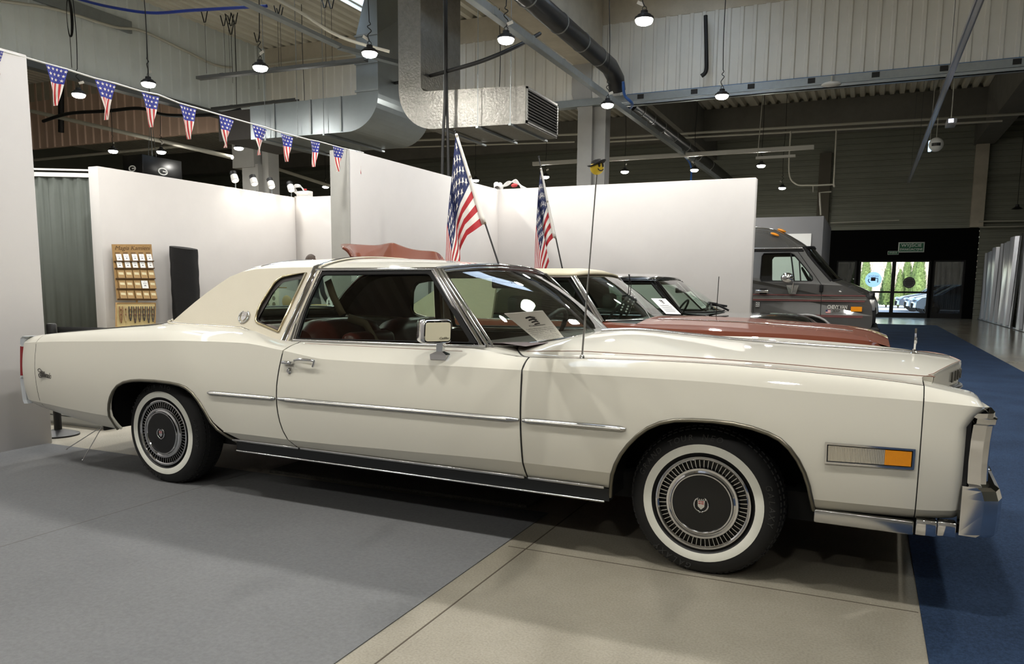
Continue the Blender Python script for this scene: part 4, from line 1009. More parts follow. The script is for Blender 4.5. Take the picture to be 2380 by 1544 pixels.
# ---- interior
mb = MB().box(-0.3, 2.3, -0.80, 0.80, 0.34, 0.40); mb.box(0.5, 2.3, -0.86, -0.80, 0.36, 0.88); mb.box(0.5, 2.3, 0.80, 0.86, 0.36, 0.88); mb.box(-0.1, 0.6, -0.84,-0.72,0.5,0.93); mb.box(-0.1,0.6,0.72,0.84,0.5,0.93); mb.box(-0.14,0.14,-0.75,0.75,0.5,0.955)
mb.build('cabin_trim', LEAD, car)
def seat(nm, u0, v0, v1, top, lean, th=0.17, base=True):
    mb = MB(); n = 10; P = []
    for i in range(13):
        a = PI*i/12; row = []
        for k in range(n+1):
            t = k/n; v = lerp(v0, v1, t); puff = 0.02*math.sin(PI*((t*3) % 1)); e = 0.06*(abs(2*t-1)**6)
            h = top-e
            # profile round the top of the backrest
            cu = u0-lean*0.45; cw = h-th/2; ru = th/2+puff; row.append((cu+ru*math.cos(a), v, cw+(th/2)*math.sin(a)))
        P.append(row)
    fr = [(u0+0.05+th/2, v0+(v1-v0)*k/n, 0.55) for k in range(n+1)]; bk = [(u0-th/2+0.05, v0+(v1-v0)*k/n, 0.5) for k in range(n+1)]
    mb.grid([fr]+P+[bk], True)
    for v in (v0, v1): mb.poly([p for p in [(r[0 if v == v0 else -1]) for r in [fr]+P+[bk]]])
    if base: mb.rbox(u0+0.05, u0+0.62, v0, v1, 0.42, 0.60, 0.05, 3)
    return mb.build(nm, LEA, car)
sp = at_v(815, 748, -0.40)
seat('front_seat', sp.x-0.02, -0.70, -0.03, sp.z+0.02, 0.2); seat('front_seat', sp.x+0.02, 0.03, 0.70, sp.z, 0.2)
mb = MB().rbox(sp.x+0.03, sp.x+0.14, -0.56, -0.12, sp.z-0.22, sp.z-0.055, 0.05, 3); mb.build('seat_cushion_roll', LEA, car)
seat('rear_seat', 0.30, -0.66, 0.66, 0.94, 0.2)
# dashboard, wheel
mb = MB(); prf = [(2.34,0.925),(2.22,0.935),(2.05,0.93),(1.96,0.90),(1.93,0.82),(1.97,0.66),(2.2,0.6)]
mb.grid([[(u, v, w) for v in (-0.80,-0.4,0,0.4,0.80)] for u, w in prf], True); mb.build('dashboard', mat('dark dash pad', (52,24,20), 0.55), car)
sw = at_v(1272, 748, 0.37)
mb = MB(); ax = Vector((-0.85,0,0.5)).normalized(); y_ = Vector((0,1,0)); x_ = y_.cross(ax)
c0 = Vector((sw.x, 0.37, sw.z-0.09)); mb.tube([c0+(x_*math.cos(2*PI*k/28)+y_*math.sin(2*PI*k/28))*0.19 for k in range(29)], [0.014+0.003*(k%2) for k in range(29)], 8); mb.tube([c0-y_*0.18, c0+ax*-0.03, c0+y_*0.18], 0.014, 6); mb.tube([c0-ax*0.02, c0-ax*0.4], 0.03, 8)
mb.build('steering_wheel', mat('black grip', (20,18,17), 0.5), car)
# seat belts
def strap(nm, pts, w, m_):
    pts = [Vector(p) for p in pts]; mb = MB(); A1 = []; B1 = []
    for i, p in enumerate(pts):
        t = (pts[min(i+1,len(pts)-1)]-pts[max(0,i-1)]).normalized(); s_ = t.cross(Vector((0,1,0.15))).normalized(); A1.append(p-s_*w/2); B1.append(p+s_*w/2)
    mb.grid([A1, B1], True); return mb.build(nm, m_, car, solid=0.003)
TAN = mat('tan webbing', (122,98,76), 0.7)
strap('seat_belt', [at_v(762,652,-0.60), at_v(775,690,-0.60), at_v(790,720,-0.58), at_v(797,732,-0.57)], 0.05, TAN)
strap('seat_belt', [at_v(803,738,-0.40)+Vector((0.02,0,0)), at_v(818,752,-0.37)+Vector((0.10,0,0.0)), at_v(832,788,-0.35)+Vector((0.12,0,0)), at_v(838,805,-0.35)+Vector((0.14,0,0))], 0.05, TAN)
# far pillar trims (red leather quarter trim)
mb = MB().poly([Vector((u, 0.60, w)) for u, w in ((0.10,0.95),(0.66,0.95),(0.60,1.24),(0.42,1.23),(0.2,1.08))]); 
# rear view mirror (inside) and sun visors
MB().rbox(1.80,1.83,-0.12,0.12,1.19,1.25,0.01,2).build('inside_mirror', RUB, car)
# ---- door mirror
mp = at_side(1024, 828)
mo = bpy.data.objects.new('door_mirror', None); COL.objects.link(mo); mo.parent = car; mo.location = mp
ctr = at_v(1008, 769, mp.y-0.07)-mp
def rrect(w, h, r, n=5): return round2([(-w/2,-h/2),(w/2,-h/2),(w/2,h/2),(-w/2,h/2)], r, n)
mb = MB(); secs = [(0.05,0.86,0.0),(0.03,0.97,0.0),(0.0,1.0,0.0),(-0.03,0.99,0.0),(-0.045,0.95,0.0),(-0.052,0.88,0.0)]
xm = Vector((0.60,0.80,0)).normalized(); zm = Vector((0.05,0,1)).normalized(); ym = xm.cross(zm)*-1
nm_ = Vector((-ym.x,-ym.y,-ym.z)); nm_ = nm_ if nm_.y < 0 else -nm_
loops = [[ctr+xm*(x*k)+zm*(z*k)+nm_*(-d) for x, z in rrect(0.150,0.112,0.025)] for d, k, _ in secs]
mb.grid(loops, True, closed=True); mb.poly(loops[0]); mh = mb.build('mirror_housing', CHR, mo)
face = [ctr+xm*x+zm*z+nm_*0.0525 for x, z in rrect(0.122,0.086,0.014)]
MB().prism(face, nm_*0.003).build('back_plate', mat('cream enamel', (222,216,190), 0.35, coat=0.5), mo)
MB().text('Cadillac', ctr+xm*0.030+zm*(-0.03)+nm_*0.0562, xm, zm, 0.015, 0.001, shear=0.35).build('script', mat('script dark', (92,86,74), 0.4), mo)
mb = MB(); foot = Vector((0,-0.004,0)); st0 = ctr+Vector((0.012,0.045,-0.056))
mb.grid([[st0+Vector((x,y,0)) for x,y in ((-.018,-.012),(.018,-.012),(.018,.012),(-.018,.012))], [foot.lerp(st0,0.35)+Vector((x,y,0)) for x,y in ((-.016,-.012),(.016,-.012),(.016,.012),(-.016,.012))], [foot+Vector((x,y,0.008)) for x,y in ((-.045,-.020),(.045,-.020),(.045,.03),(-.045,.03))], [foot+Vector((x,y,-0.016)) for x,y in ((-.042,-.022),(.042,-.022),(.042,.03),(-.042,.03))]], False, closed=True)
mb.poly([foot+Vector((x,y,-0.016)) for x,y in ((-.042,-.022),(.042,-.022),(.042,.03),(-.042,.03))]); mb.build('mirror_stalk', CHR, mo)
# ---- door handle and lock
hp = at_side(694, 844)
ho = bpy.data.objects.new('door_handle', None); COL.objects.link(ho); ho.parent = car; ho.location = hp
q = lambda px, py, off: at_side(px, py, off)-hp
mb = MB(); loopP = [q(692,836,0.03), q(726,838,0.035), q(730,846,0.034), q(724,858,0.03)]
mb.tube(smoothline([q(684,838,0.012), q(694,836,0.03), q(724,838,0.034), q(730,842,0.03), q(727,852,0.012)],5), 0.0065, 8); mb.build('pull', CHR, ho)
a, b_ = q(661,838,0.0), q(684,847,0.0); mb = MB().rbox(min(a.x,b_.x), max(a.x,b_.x), -0.030, 0.004, min(a.z,b_.z), max(a.z,b_.z), 0.006, 2); mb.build('button', CHR, ho)
a, b_ = q(688,846,0.0), q(724,858,0.0); MB().rbox(a.x, b_.x, 0.0, 0.004, b_.z, a.z+0.008, 0.0018, 2).build('hand_recess', mat('handle cup', (176,172,156), 0.3), ho)
k = q(673,862,0.0); mb = MB().lathe([(0.0,0.012),(0.009,0.012),(0.011,0.009),(0.0155,0.006),(0.0165,0.0)], k, (0,-1,0), 24); mb.build('lock', CHR, ho)
# ---- badges
def script_badge(nm, px, py, tx, size, width, shear):
    p = at_side(px, py, 0.003); MB().text(tx, p, (1,0,-0.06), (0,0,1), size, 0.006, shear=shear, width=width, bold=0.012).build(nm, CHR, car)
p = at_side(103, 869, 0.003); mb = MB().text('Eldorado', p+Vector((0.012,0,-0.008)), (1,0,-0.08), (0,0,1), 0.052, 0.006, shear=0.4, width=0.115, bold=0.012)
mb.tube(smoothline([p+Vector((x,0,z)) for x, z in ((-.02,.012),(-.045,.03),(-.062,.02),(-.045,.006),(-.03,.004),(-.055,-.006),(-.05,-.026),(-.02,-.02))],5), 0.003, 5); mb.build('script_badge', mat('worn chrome', (130,128,124), 0.25, 1.0), car)
p = GP(0,0); e = at_v(561,736,-0.815); mb = MB(); nG = Vector((0,-1,0.4595)).normalized(); up = Vector((0,0.4595,1)).normalized()
w_ = e.z; shield(mb, (e.x, -(gs(w_)+0.004), w_), (1,0,0), up, nG, 0.060); mb.build('pillar_crest', [CHR, mat('crest silver', (196,190,180), 0.25, 1.0)], car)
# ---- aerial
a0 = at_side(1369, 833); a0 = Vector((2.66, -0.90, wtop(2.66)))
top = at_v(1387, 402, -0.90); 
an = MB(); mid = a0.lerp(top, 0.45); an.tube([a0, mid], 0.0045, 6); an.tube([mid, top], 0.003, 6); an.lathe([(0.012,0),(0.009,0.012),(0.005,0.016)], a0, (0,0,1), 12); an.build('aerial', CHRS, car)
# kerb feelers
for px, py, x1, y1 in ((238,991,155,1044),(238,991,192,1070)):
    a = at_v(px,py,-0.90); b_ = at_v(x1,y1,-0.96 if x1 < 170 else -1.0); d = (b_-a); n = 40; sp_ = []
    s1 = d.cross(Vector((0,0,1))).normalized(); s2 = d.cross(s1).normalized()
    MB().tube([a, b_], 0.0028, 6).sphere(b_, 0.006, 8, 6).build('kerb_feeler', CHRS, car)
# ---------------------------------------------------------------- ball on the aerial, paper behind the screen (things of their own)
tw = CAR0+CD*top.x+CN*top.y+Vector((0,0,top.z))
bl = thing('aerial_ball', 'small yellow smiling ball in a black cowboy hat stuck on the white coupe aerial', 'aerial ball', tw-Vector((0,0,0.012)))
R_ = 0.029
MB().sphere((0,0,R_+0.004), R_, 24, 16).build('ball', mat('yellow foam', (214,182,40), 0.6, bump=(60,0.1,0.004)), bl)
fd = Vector((0.85,-0.55,0.0)).normalized(); fs = Vector((0,0,1)).cross(fd).normalized(); cc = Vector((0,0,R_+0.004))
mb = MB()
def onb(x, y, r=R_*1.01): 
    z = math.sqrt(max(0.0, 1-x*x-y*y)); return cc+(fs*x+Vector((0,0,1))*y+fd*z)*r
for sx in (-0.3, 0.32): mb.sphere(onb(sx, 0.25), 0.0055, 8, 6, sc=(1,1,1.6))
mb.tube([onb(0.5*math.sin(a), -0.08-0.42*math.cos(a)) for a in [math.radians(g) for g in range(-70, 71, 14)]], 0.0022, 5); mb.build('face', mat('face ink', (24,20,10), 0.6), bl)
mb = MB(); hat = []
hz = R_*1.62
for i, (r, z) in enumerate(((0.0,0.020),(0.012,0.022),(0.020,0.017),(0.024,0.003),(0.026,0.0),(0.034,-0.002),(0.041,0.001))):
    hat.append([Vector((r*math.cos(2*PI*k/32), r*math.sin(2*PI*k/32), z + (0.008*abs(math.cos(2*PI*k/32))**1.5*(r-0.026)/0.015 if r > 0.03 else 0) - (0.006*math.exp(-(math.sin(2*PI*k/32)*r/0.012)**2) if r < 0.02 else 0))) for k in range(32)])
mb.grid(hat, True, closed=True); mb.xf(Matrix.Translation((0,0,hz)) @ Matrix.Rotation(-0.28, 4, 'Y') @ Matrix.Rotation(0.15, 4, 'X') @ Matrix.Rotation(-0.3, 4, 'Z')); mb.build('cowboy_hat', mat('black felt', (14,14,15), 0.85), bl, solid=0.003)
# information sheet
def sheet(label, pl, pr, tr, tl, title, lines, logo=True):
    """corner points in world space, bottom left, bottom right, top right, top left"""
    xa = (pr-pl); ya = (tl-pl); n = xa.cross(ya).normalized()
    if (CAM-pl).dot(n) < 0: n = -n
    t = thing('information_sheet', label, 'sheet', pl)
    S = lambda x, y, z=0: xa*x+ya*y+n*z
    MB().prism([S(0,0),S(1,0),S(1,1),S(0,1)], n*0.001).build('paper', mat('white paper', (232,230,226), 0.7), t)
    mb = MB(); hgt = ya.length
    ink = mat('printed ink', (58,56,60), 0.7)
    if logo:
        for i in range(4): mb.tube([S(0.40+0.02*i,0.86-0.07*i,0.003), S(0.52+0.03*i,0.88-0.07*i,0.003), S(0.62,0.84-0.06*i,0.003)], 0.004-0.0005*i, 4)
    if isinstance(lines, int):       # print too small to read: grey lines
        for i in range(lines): y = 0.55-0.07*i; mb.add([S(.14,y,.0022),S(.86 if i % 3 else .8,y,.0022),S(.86 if i % 3 else .8,y+.025,.0022),S(.14,y+.025,.0022)], [(0,1,2,3)])
        lines = []
    k = len(lines)
    for i, l in enumerate(lines): mb.text(l, S(0.5, 0.50-0.46*i/max(1,k-1), 0.0022), xa, ya, hgt*0.055, 0.0, width=xa.length*(0.84 if i < k-1 else 0.7))
    if title: mb.text(title, S(0.5, 0.60, 0.0022), xa, ya, hgt*0.06, 0.0, width=xa.length*0.5, bold=0.02)
    mb.build('printing', ink, t); return t
pb = [at_z(1249,793,0.952), at_z(1310,784,0.956), at_z(1239,723,1.115), at_z(1172,729,1.115)]
sheet('white printed information sheet leaning inside the windscreen of the white coupe', pb[0], pb[1], pb[2], pb[3], 'Cadillac', ['Cadillac Eldorado z 1976 roku z','silnikiem V8. Był bardzo cenionym','samochodem i w gamie','pojazdu. 8.2 l. Moc 190 KM.','Wyposażenie to m.in. skórzana','tapicerka, klimatyzacja przy 2000','obr./min. Skrzynia na koła przednie','w automatycznej trzystopniowej'])
# ================================================================== OTHER CARS
def simple_car(name, label, loc, W, length, paint, roofm, ctop, stopf, belt, ax, hx, rx, rail, crown, chrome=True, rear_glass=(-3.9,-4.35), ph=0.0, nose_r=0.12, seatm=None):
    """two-door car facing +X; local x=0 at the nose, y=0 near side to y=W far side"""
    t = thing(name, label, 'car', loc, ph); hw = W/2; cy = hw
    seatm = seatm or mat('dark seat cloth', (40,40,42), 0.7)
    def half(x):
        k = 1.0
        if x > -0.5: k = 1-0.10*((x+0.5)/0.5)**2
        if x < -length+0.5: k = 1-0.07*((-length+0.5-x)/0.5)**2
        return k
    cowl = ax+0.28; deck = rear_glass[1]-0.02
    xs_h = [lerp(cowl, 0, (i/26)**0.85) for i in range(27)]; xs_c = [lerp(deck, cowl, i/10) for i in range(11)]; xs_t = [lerp(-length, deck, i/10) for i in range(11)]
    lat = [0, .15, .35, .55, .72, .84, .93]
    def topw(x, q): c = ctop(x); s = stopf(x); return lerp(c, s, (q/.93)**2.2)
    for sd in (-1, 1):
        mb = MB(); R1, R2 = [], []
        for x in [lerp(-length, 0, i/60) for i in range(61)]:
            k = half(x)*hw; st = stopf(x); drop = 0.0 if x < -0.08 else 0.10*((x+0.08)/0.08)**2
            R1.append([(x, cy+sd*k*a, z) for a, z in ((0.90,0.24),(0.985,0.36),(1.0,0.55),(0.995,st-0.14))])
            R2.append([(x, cy+sd*k*a, z-drop*0.3) for a, z in ((0.995,st-0.14),(0.975,st-0.07),(0.945,st-0.02),(0.93,st))])
        mb.grid(R1, True, flip=(sd > 0)); mb.grid(R2, True, flip=(sd > 0)); mb.build('body_side', paint, t)
    mb = MB(); lq = [-v for v in lat[:0:-1]]+lat
    mb.grid([[(x, cy+q*half(x)*hw, topw(x, abs(q))) for q in lq] for x in xs_h], True); mb.build('hood', paint, t)
    MB().grid([[(x, cy+q*half(x)*hw, topw(x, abs(q))) for q in lq] for x in xs_t], True).build('trunk_deck', paint, t)
    # nose and tail
    for nm, x0, sg in (('nose', 0, 1), ('tail', -length, -1)):
        mb = MB(); rws = []
        for dx, f in ((0,0),(0.02,0.12),(0.035,0.3),(0.04,0.6),(0.03,1.0)): rws.append([(x0+sg*dx, cy+q*half(x0)*hw*(1-0.02*f), lerp(topw(x0,abs(q)), 0.38, f)) for q in lq])
        mb.grid(rws, True, flip=(sg < 0)); mb.build(nm, paint, t)
        mb = MB().rbox(x0-0.03 if sg > 0 else x0-0.12, x0+0.12 if sg > 0 else x0+0.03, 0.06, W-0.06, 0.36, 0.52, 0.03, 3); mb.build('bumper', CHR if chrome else BLKP, t)
    for sd in (0.18, W-0.18):
        MB().lathe([(0.0,0.05),(0.07,0.045),(0.085,0.03),(0.09,0.0)], (0.0, sd, stopf(0)-0.14), (1,0,0.1), 20).build('headlamp', CHR, t)
    # flange at the belt
    mb = MB()
    for sd in (-1, 1): mb.grid([[(x, cy+sd*half(x)*hw*.93, stopf(x)) for x in xs_c], [(x, cy+sd*hw*.82, stopf(x)+0.012) for x in xs_c]], True)
    mb.build('belt_panel', paint, t)
    # greenhouse
    gb, gt = hw*.83, hw*.68
    def hd(q): return Vector((hx+0.05*(1-q*q), cy+q*gt, rail+0.02*(1-q*q)))
    def bsw(q): return Vector((ax+0.02+0.26*(1-abs(q)**3), cy+q*gb, belt+0.012))
    Q = [i/10 for i in range(-10, 11)]
    rows = []
    for i in range(15):
        u = i/14; row = []
        for q in Q:
            a = abs(q); x = lerp(rx, hx+0.05*(1-q*q), u); r = rail; c = crown if u > .2 else lerp(crown-0.035, crown, (u/.2)**0.6)
            if u > .85: c = lerp(crown, rail+0.02, ((u-.85)/.15)**2)
            row.append((x, cy+q*gt, lerp(r, c, 1-a**3)))
        rows.append(row)
    md = MB().grid(rows, True).build('roof', roofm, t).modifiers.new('thick', 'SOLIDIFY'); md.thickness = 0.02; md.offset = -1
    MB().grid([[bsw(q).lerp(hd(q), k/4)+Vector((0.015,0,0.018))*math.sin(PI*k/4) for q in Q] for k in range(5)], True).build('windscreen', CGL, t)
    MB().grid([[Vector((rear_glass[1], cy+q*gb, belt+0.02)).lerp(Vector((rx, cy+q*gt, rail+0.02*(1-q*q))), k/3) for q in Q] for k in range(4)], True).build('rear_window', CGL, t)
    for sd in (-1, 1):
        A = Vector((ax, cy+sd*gb, belt)); B = Vector((hx, cy+sd*gt, rail)); Bm = Vector((lerp(ax,rear_glass[1],.50), cy+sd*gb, belt)); Bt = Vector((lerp(hx,rx,.62), cy+sd*gt, rail)); Cb = Vector((rear_glass[1], cy+sd*gb, belt)); Ct = Vector((rx, cy+sd*gt, rail))
        pm = CHR if chrome else paint
        mb = MB(); 
        for o, r in ((Vector((0,0,0)),0.016),(Vector((-0.03,0,0)),0.012)): mb.tube([A+o, B+o], r, 8)
        mb.build('windscreen_pillar', pm, t)
        MB().tube([A+Vector((-0.06,-sd*.02,0)), B+Vector((-0.06,-sd*.02,-.02)), Bt+Vector((0,-sd*.02,-.03))], 0.02, 6).build('window_seal', RUB, t)
        MB().tube([B, Bt, Ct], 0.012, 6).build('drip_rail', pm, t)
        mb = MB().add([Bm+Vector((-.02,0,0)), Cb, Ct, Bt+Vector((-.02,0,0))], [(0,1,2,3)]); mb.build('rear_pillar', roofm, t, solid=0.03)
        MB().tube([A, Bm, Cb], 0.009, 6).build('belt_trim', CHRS if chrome else BLKP, t)
        MB().add([A+Vector((-.05,-sd*.01,0)), Bm+Vector((0,-sd*.01,0)), Bt+Vector((0,-sd*.01,0)), B+Vector((-.05,-sd*.01,0))], [(0,1,2,3)]).build('door_window', CGL, t)
    MB().tube([bsw(q) for q in Q], 0.010, 6).build('windscreen_trim', CHRS if chrome else BLKP, t)
    mb = MB().grid([[(x, cy+q*gb*.98, z) for q in (-1,0,1)] for x, z in ((ax+0.24,belt-0.01),(ax+0.02,belt),(ax-0.15,belt-0.03),(ax-0.18,0.6))], True); mb.build('dashboard', mat('dash grey', (58,60,60), 0.7), t)
    MB().box(-length+0.4, cowl-0.05, 0.12, W-0.12, 0.2, 0.42).box(rear_glass[1]-0.1, ax, 0.07,0.16,0.3,belt-0.03).box(rear_glass[1]-0.1, ax, W-0.16,W-0.07,0.3,belt-0.03).build('cabin_floor', BLKP, t)
    for v0 in (0.22, W/2+0.08):
        mb = MB().rbox(ax-1.02, ax-0.84, v0, v0+0.55, 0.5, belt+0.03, 0.06, 3); mb.rbox(ax-0.97, ax-0.86, v0+0.14, v0+0.41, belt+0.03, belt+0.2, 0.045, 3); mb.rbox(ax-0.9, ax-0.35, v0, v0+0.55, 0.4, 0.55, 0.05, 3); mb.build('seat', seatm, t)
    mb = MB().rbox(rear_glass[1]+0.25, rear_glass[1]+0.45, 0.2, W-0.2, 0.45, belt-0.02, 0.06, 3); mb.build('rear_seat', seatm, t)
    c0 = Vector((ax-0.28, W*0.73, belt-0.03)); axv = Vector((-0.85,0,0.5)); xx = Vector((0,1,0)); yy = Vector((0.5,0,0.85))
    MB().tube([c0+(xx*math.cos(2*PI*k/24)+yy*math.sin(2*PI*k/24))*0.18 for k in range(25)], 0.013, 6).tube([c0-xx*.17, c0, c0+xx*.17], 0.013, 6).tube([c0, c0-axv*.3], 0.025, 6).build('steering_wheel', RUB, t)
    for x in (-0.95, -length+1.15):
        for y in (0.10, W-0.10):
            w = bpy.data.objects.new('wheel', None); COL.objects.link(w); w.parent = t; w.location = (x, y, 0.325)
            a_ = (0,-1,0) if y < W/2 else (0,1,0)
            MB().lathe([(0.2,0.10),(0.28,0.11),(0.315,0.08),(0.325,0.0),(0.315,-0.08),(0.28,-0.1),(0.2,-0.1)], (0,0,0), a_, 40).build('tyre', TYR, w)
            MB().lathe([(0,0.09),(0.12,0.1),(0.13,0.085),(0.19,0.09),(0.205,0.105)], (0,0,0), a_, 40).build('hubcap', CHR if chrome else mat('grey alloy', (140,140,142), 0.3, 0.8), w)
            MB().lathe([(0.33,0.112),(0.385,0.112)], (0,0,0.01), a_, 40).build('arch_gap', BLKP, w)
    return t
BRN = mat('copper brown paint', (98,46,25), 0.6, coat=0.6, spec=0.15)
YB0 = 5.93; WB = 1.86; NX = 0.17
pts = [(at_y(px, py, YB0+WB/2).x-NX, at_y(px, py, YB0+WB/2).z) for px, py in ((1600,735),(1741,741),(1842,749),(1942,756.5),(2010,766),(2035,772))]
pts = sorted([(-5.3,0.86),(-4.45,0.92),(-2.6,0.93)]+pts); pts.append((0.0, pts[-1][1]-0.035))
cb = pw(pts)
sb = pw([(-5.3,0.82),(-4.4,0.90),(-2.15,0.905),(-1.6,0.885),(-0.6,0.87),(-0.15,0.84),(0,0.80)])
A_ = at_y(1413,745,6.22); B_ = at_y(1345,643,6.32)
brown = simple_car('brown_coupe', 'copper brown two-door car with pale gold vinyl roof parked beyond the white coupe', (NX, YB0, 0), WB, 5.2, BRN, mat('gold beige vinyl', (168,160,134), 0.5, bump=(260,0.25,0.002)), cb, sb, 0.915, A_.x-NX, B_.x-NX, -3.55, 1.285, 1.345, True, (-3.9,-4.1), seatm=mat('dark green grey leather', (46,56,54), 0.45))
# accent line on its hood and header moulding
mb = MB().tube([(lerp(-1.75,-0.25,i/20), WB*0.27, lerp(cb(lerp(-1.75,-0.25,i/20)), sb(lerp(-1.75,-0.25,i/20)), (0.46/0.93)**2.2)+0.002) for i in range(21)], 0.005, 5); mb.build('hood_accent_line', CHRS, brown)
# raised boot lid of the brown car: a double-curved panel with thickness
up = [(791,568),(803,566),(830,568),(870,571),(888,568),(904,564.5),(914,564),(925,568),(950,578),(975,582),(1000,583),(1016,585),(1025,593),(1033,604)]
lo = [(797,571),(812,576),(822,590),(834,604),(870,606),(905,606),(915,606),(928,606),(950,606),(975,607),(1000,607),(1016,607),(1025,607),(1034,607)]
Yl = 7.15; rows = []; off = lambda i, t: 0.10*math.sin(i*0.75)+0.18*t
n = 5; grid_ = []
for k in range(n+3):
    t = k/n; row = []
    for i, (a, b_) in enumerate(zip(up, lo)):
        x, y = lerp(a[0], b_[0], min(t,1.0)), lerp(a[1], b_[1], t); Yd = Yl-0.38*t+(0.16*math.exp(-((i-5.6)/1.5)**2)*(-1))*(1-t*0.4)+0.06*math.sin(i*.6)
        row.append(at_y(x, y, Yd)-Vector(brown.location))
    grid_.append(row)
ld = MB().grid(grid_, True).build('trunk_lid', BRN, brown); md = ld.modifiers.new('sub', 'SUBSURF'); md.levels = 2; md.render_levels = 2; md = ld.modifiers.new('thick', 'SOLIDIFY'); md.thickness = 0.03; md.offset = 1
mb = MB()
for i in (3, 10): p = grid_[-1][i]; mb.tube([p, (p[0], p[1]-0.02, 0.92)], 0.015, 6)
mb.build('lid_hinge', STEELD, brown)
# things inside and on the brown car
b0 = [at_y(1548,730,6.75), at_y(1583,731,6.75), at_y(1535,695,6.98), at_y(1513,694,6.98)]
sheet('white information sheet lying inside the windscreen of the copper brown car', b0[0], b0[1], b0[2], b0[3], None, 7, True)
def die(c, s, rot, label):
    t = thing('plush_dice', label, 'fuzzy dice', c, 0, None); R = Euler(rot).to_matrix().to_4x4()
    MB().rbox(-s,s,-s,s,-s,s,s*0.3,3).xf(R).build('cube_body', mat('black plush', (20,24,24), 0.95, bump=(120,0.5,0.004)), t)
    mb = MB()
    for fx, fz in ((-.45,.5),(-.45,0),(-.45,-.5),(.45,.5),(.45,0),(.45,-.5)): mb.lathe([(0,0),(s*.15,0.001),(s*.17,-0.004)], (fx*s,-s-0.003,fz*s), (0,-1,0), 14)
    for fx, fz in ((0,0),(.5,.5),(-.5,-.5),(.5,-.5),(-.5,.5)): mb.lathe([(0,0),(s*.15,0.001),(s*.17,-0.004)], (s+0.003,fx*s,fz*s), (1,0,0), 14)
    for fx, fy in ((-.4,.0),(.4,.0)): mb.lathe([(0,0),(s*.15,0.001),(s*.17,-0.004)], (fx*s,fy*s,s+0.003), (0,0,1), 14)
    mb.xf(R).build('pips', mat('white pips', (220,220,216), 0.7), t)
    return t
d1c = at_y(1464,701,6.75); d2c = at_y(1452,717,6.72)
t_ = die(d1c, 0.048, (0.25,0.5,0.5), 'black plush die with white pips, the upper one hanging in the brown car windscreen'); MB().tube([(0,0,0.045),(0.0,0.02,0.16),(-0.02,0.0,0.24)], 0.004, 5).build('string', RUB, t_)
t_ = die(d2c, 0.050, (-0.1,0.35,0.25), 'black plush die with white pips, the lower one hanging in the brown car windscreen'); MB().tube([(0,0,0.045),(0.03,0.0,0.14),(0.03,0.02,0.3)], 0.004, 5).build('string', RUB, t_)
# black car
BKP = mat('black car paint', (12,12,14), 0.12, coat=1.0)
YK0 = 8.12; WK = 1.8; NXk = -0.47
pts = [(at_y(px, py, YK0+WK/2).x-NXk, at_y(px, py, YK0+WK/2).z) for px, py in ((1690,723),(1741,727),(1800,727),(1850,731),(1875,738))]
ck = pw([(-5,0.84),(-4.2,0.92),(-1.5,0.92)]+sorted(pts)[1:]+[(0.0,0.80)])
sk = pw([(-5,0.8),(-4,0.89),(-1.3,0.905),(-0.7,0.875),(-0.15,0.83),(0,0.79)])
A_ = at_y(1593,725,8.42); B_ = at_y(1532,652,8.52)
blackc = simple_car('black_coupe', 'glossy black car parked between the copper brown car and the white partition', (NXk, YK0, 0), WK, 4.7, BKP, BKP, ck, sk, 0.925, A_.x-NXk, B_.x-NXk, -3.1, 1.27, 1.335, False, (-3.5,-3.75))
MB().tube([at_y(1664,744,8.2)-Vector(blackc.location), at_y(1671,643,8.2)-Vector(blackc.location)], 0.004, 6).build('aerial', RUB, blackc)
mb = MB()
for a, b_, c in (((1640,722),(1668,707),(1648,705)),((1655,716),(1690,712),(1652,707))):
    mb.tube([at_y(*a,8.75)-Vector(blackc.location), at_y(*c,8.9)-Vector(blackc.location), at_y(*b_,8.9)-Vector(blackc.location)], [0.012,0.02,0.012], 6)
mb.tube([at_y(1664,708,8.7)-Vector(blackc.location), at_y(1682,716,8.7)-Vector(blackc.location), at_y(1694,722,8.7)-Vector(blackc.location)], 0.012, 6); mb.build('wiper', RUB, blackc)
p_ = at_y(1579,675,8.85)-Vector(blackc.location); MB().rbox(p_.x-0.02,p_.x+0.02,p_.y-0.13,p_.y+0.13,p_.z-0.03,p_.z+0.03,0.012,2).build('inside_mirror', RUB, blackc)
b0 = [at_y(1632,718,8.95), at_y(1644,715,8.95), at_y(1607,678,9.1), at_y(1594,680,9.1)]
sheet('white information sheet standing inside the windscreen of the black car', b0[0], b0[1], b0[2], b0[3], None, 7, True)
# ================================================================== VAN
VY = 14.0; VW = 2.0
VG = mat('van grey paint', (74,74,73), 0.25, coat=0.8, metal=0.2)
van = thing('grey_van', 'dark grey full-size van with raised roof parked behind the end of the white partition', 'van', (0, VY, 0))
def vp(px, py, dy=0.0): p = at_y(px, py, VY+dy); return Vector((p.x, p.y-VY, p.z))
lean = lambda z: 0.0 if z < 1.25 else 0.20*((z-1.25)/0.65)
def vs(px, py):
    p = vp(px, py)
    for _ in range(4): p = vp(px, py, lean(p.z))
    return p
body_out = [(-5.0,0.42),(-5.0,1.9)]
front = [vs(*p) for p in ((1866,577),(1880,594),(1900,618),(1932,654),(1960,664),(1988,676),(2008,686),(2020,697),(2026,712),(2028,735))]
outl = [Vector((-5.0,0,0.45)), Vector((-5.0,lean(1.88),1.88))]+front+[Vector((front[-1].x+0.0,0,0.62)), Vector((front[-1].x-0.02,0,0.55)), Vector((-0.50,0,0.55)), Vector((-0.60,0,0.68)), Vector((-0.80,0,0.75)), Vector((-1.02,0,0.76)), Vector((-1.22,0,0.72)), Vector((-1.34,0,0.55)), Vector((-1.5,0,0.45))]
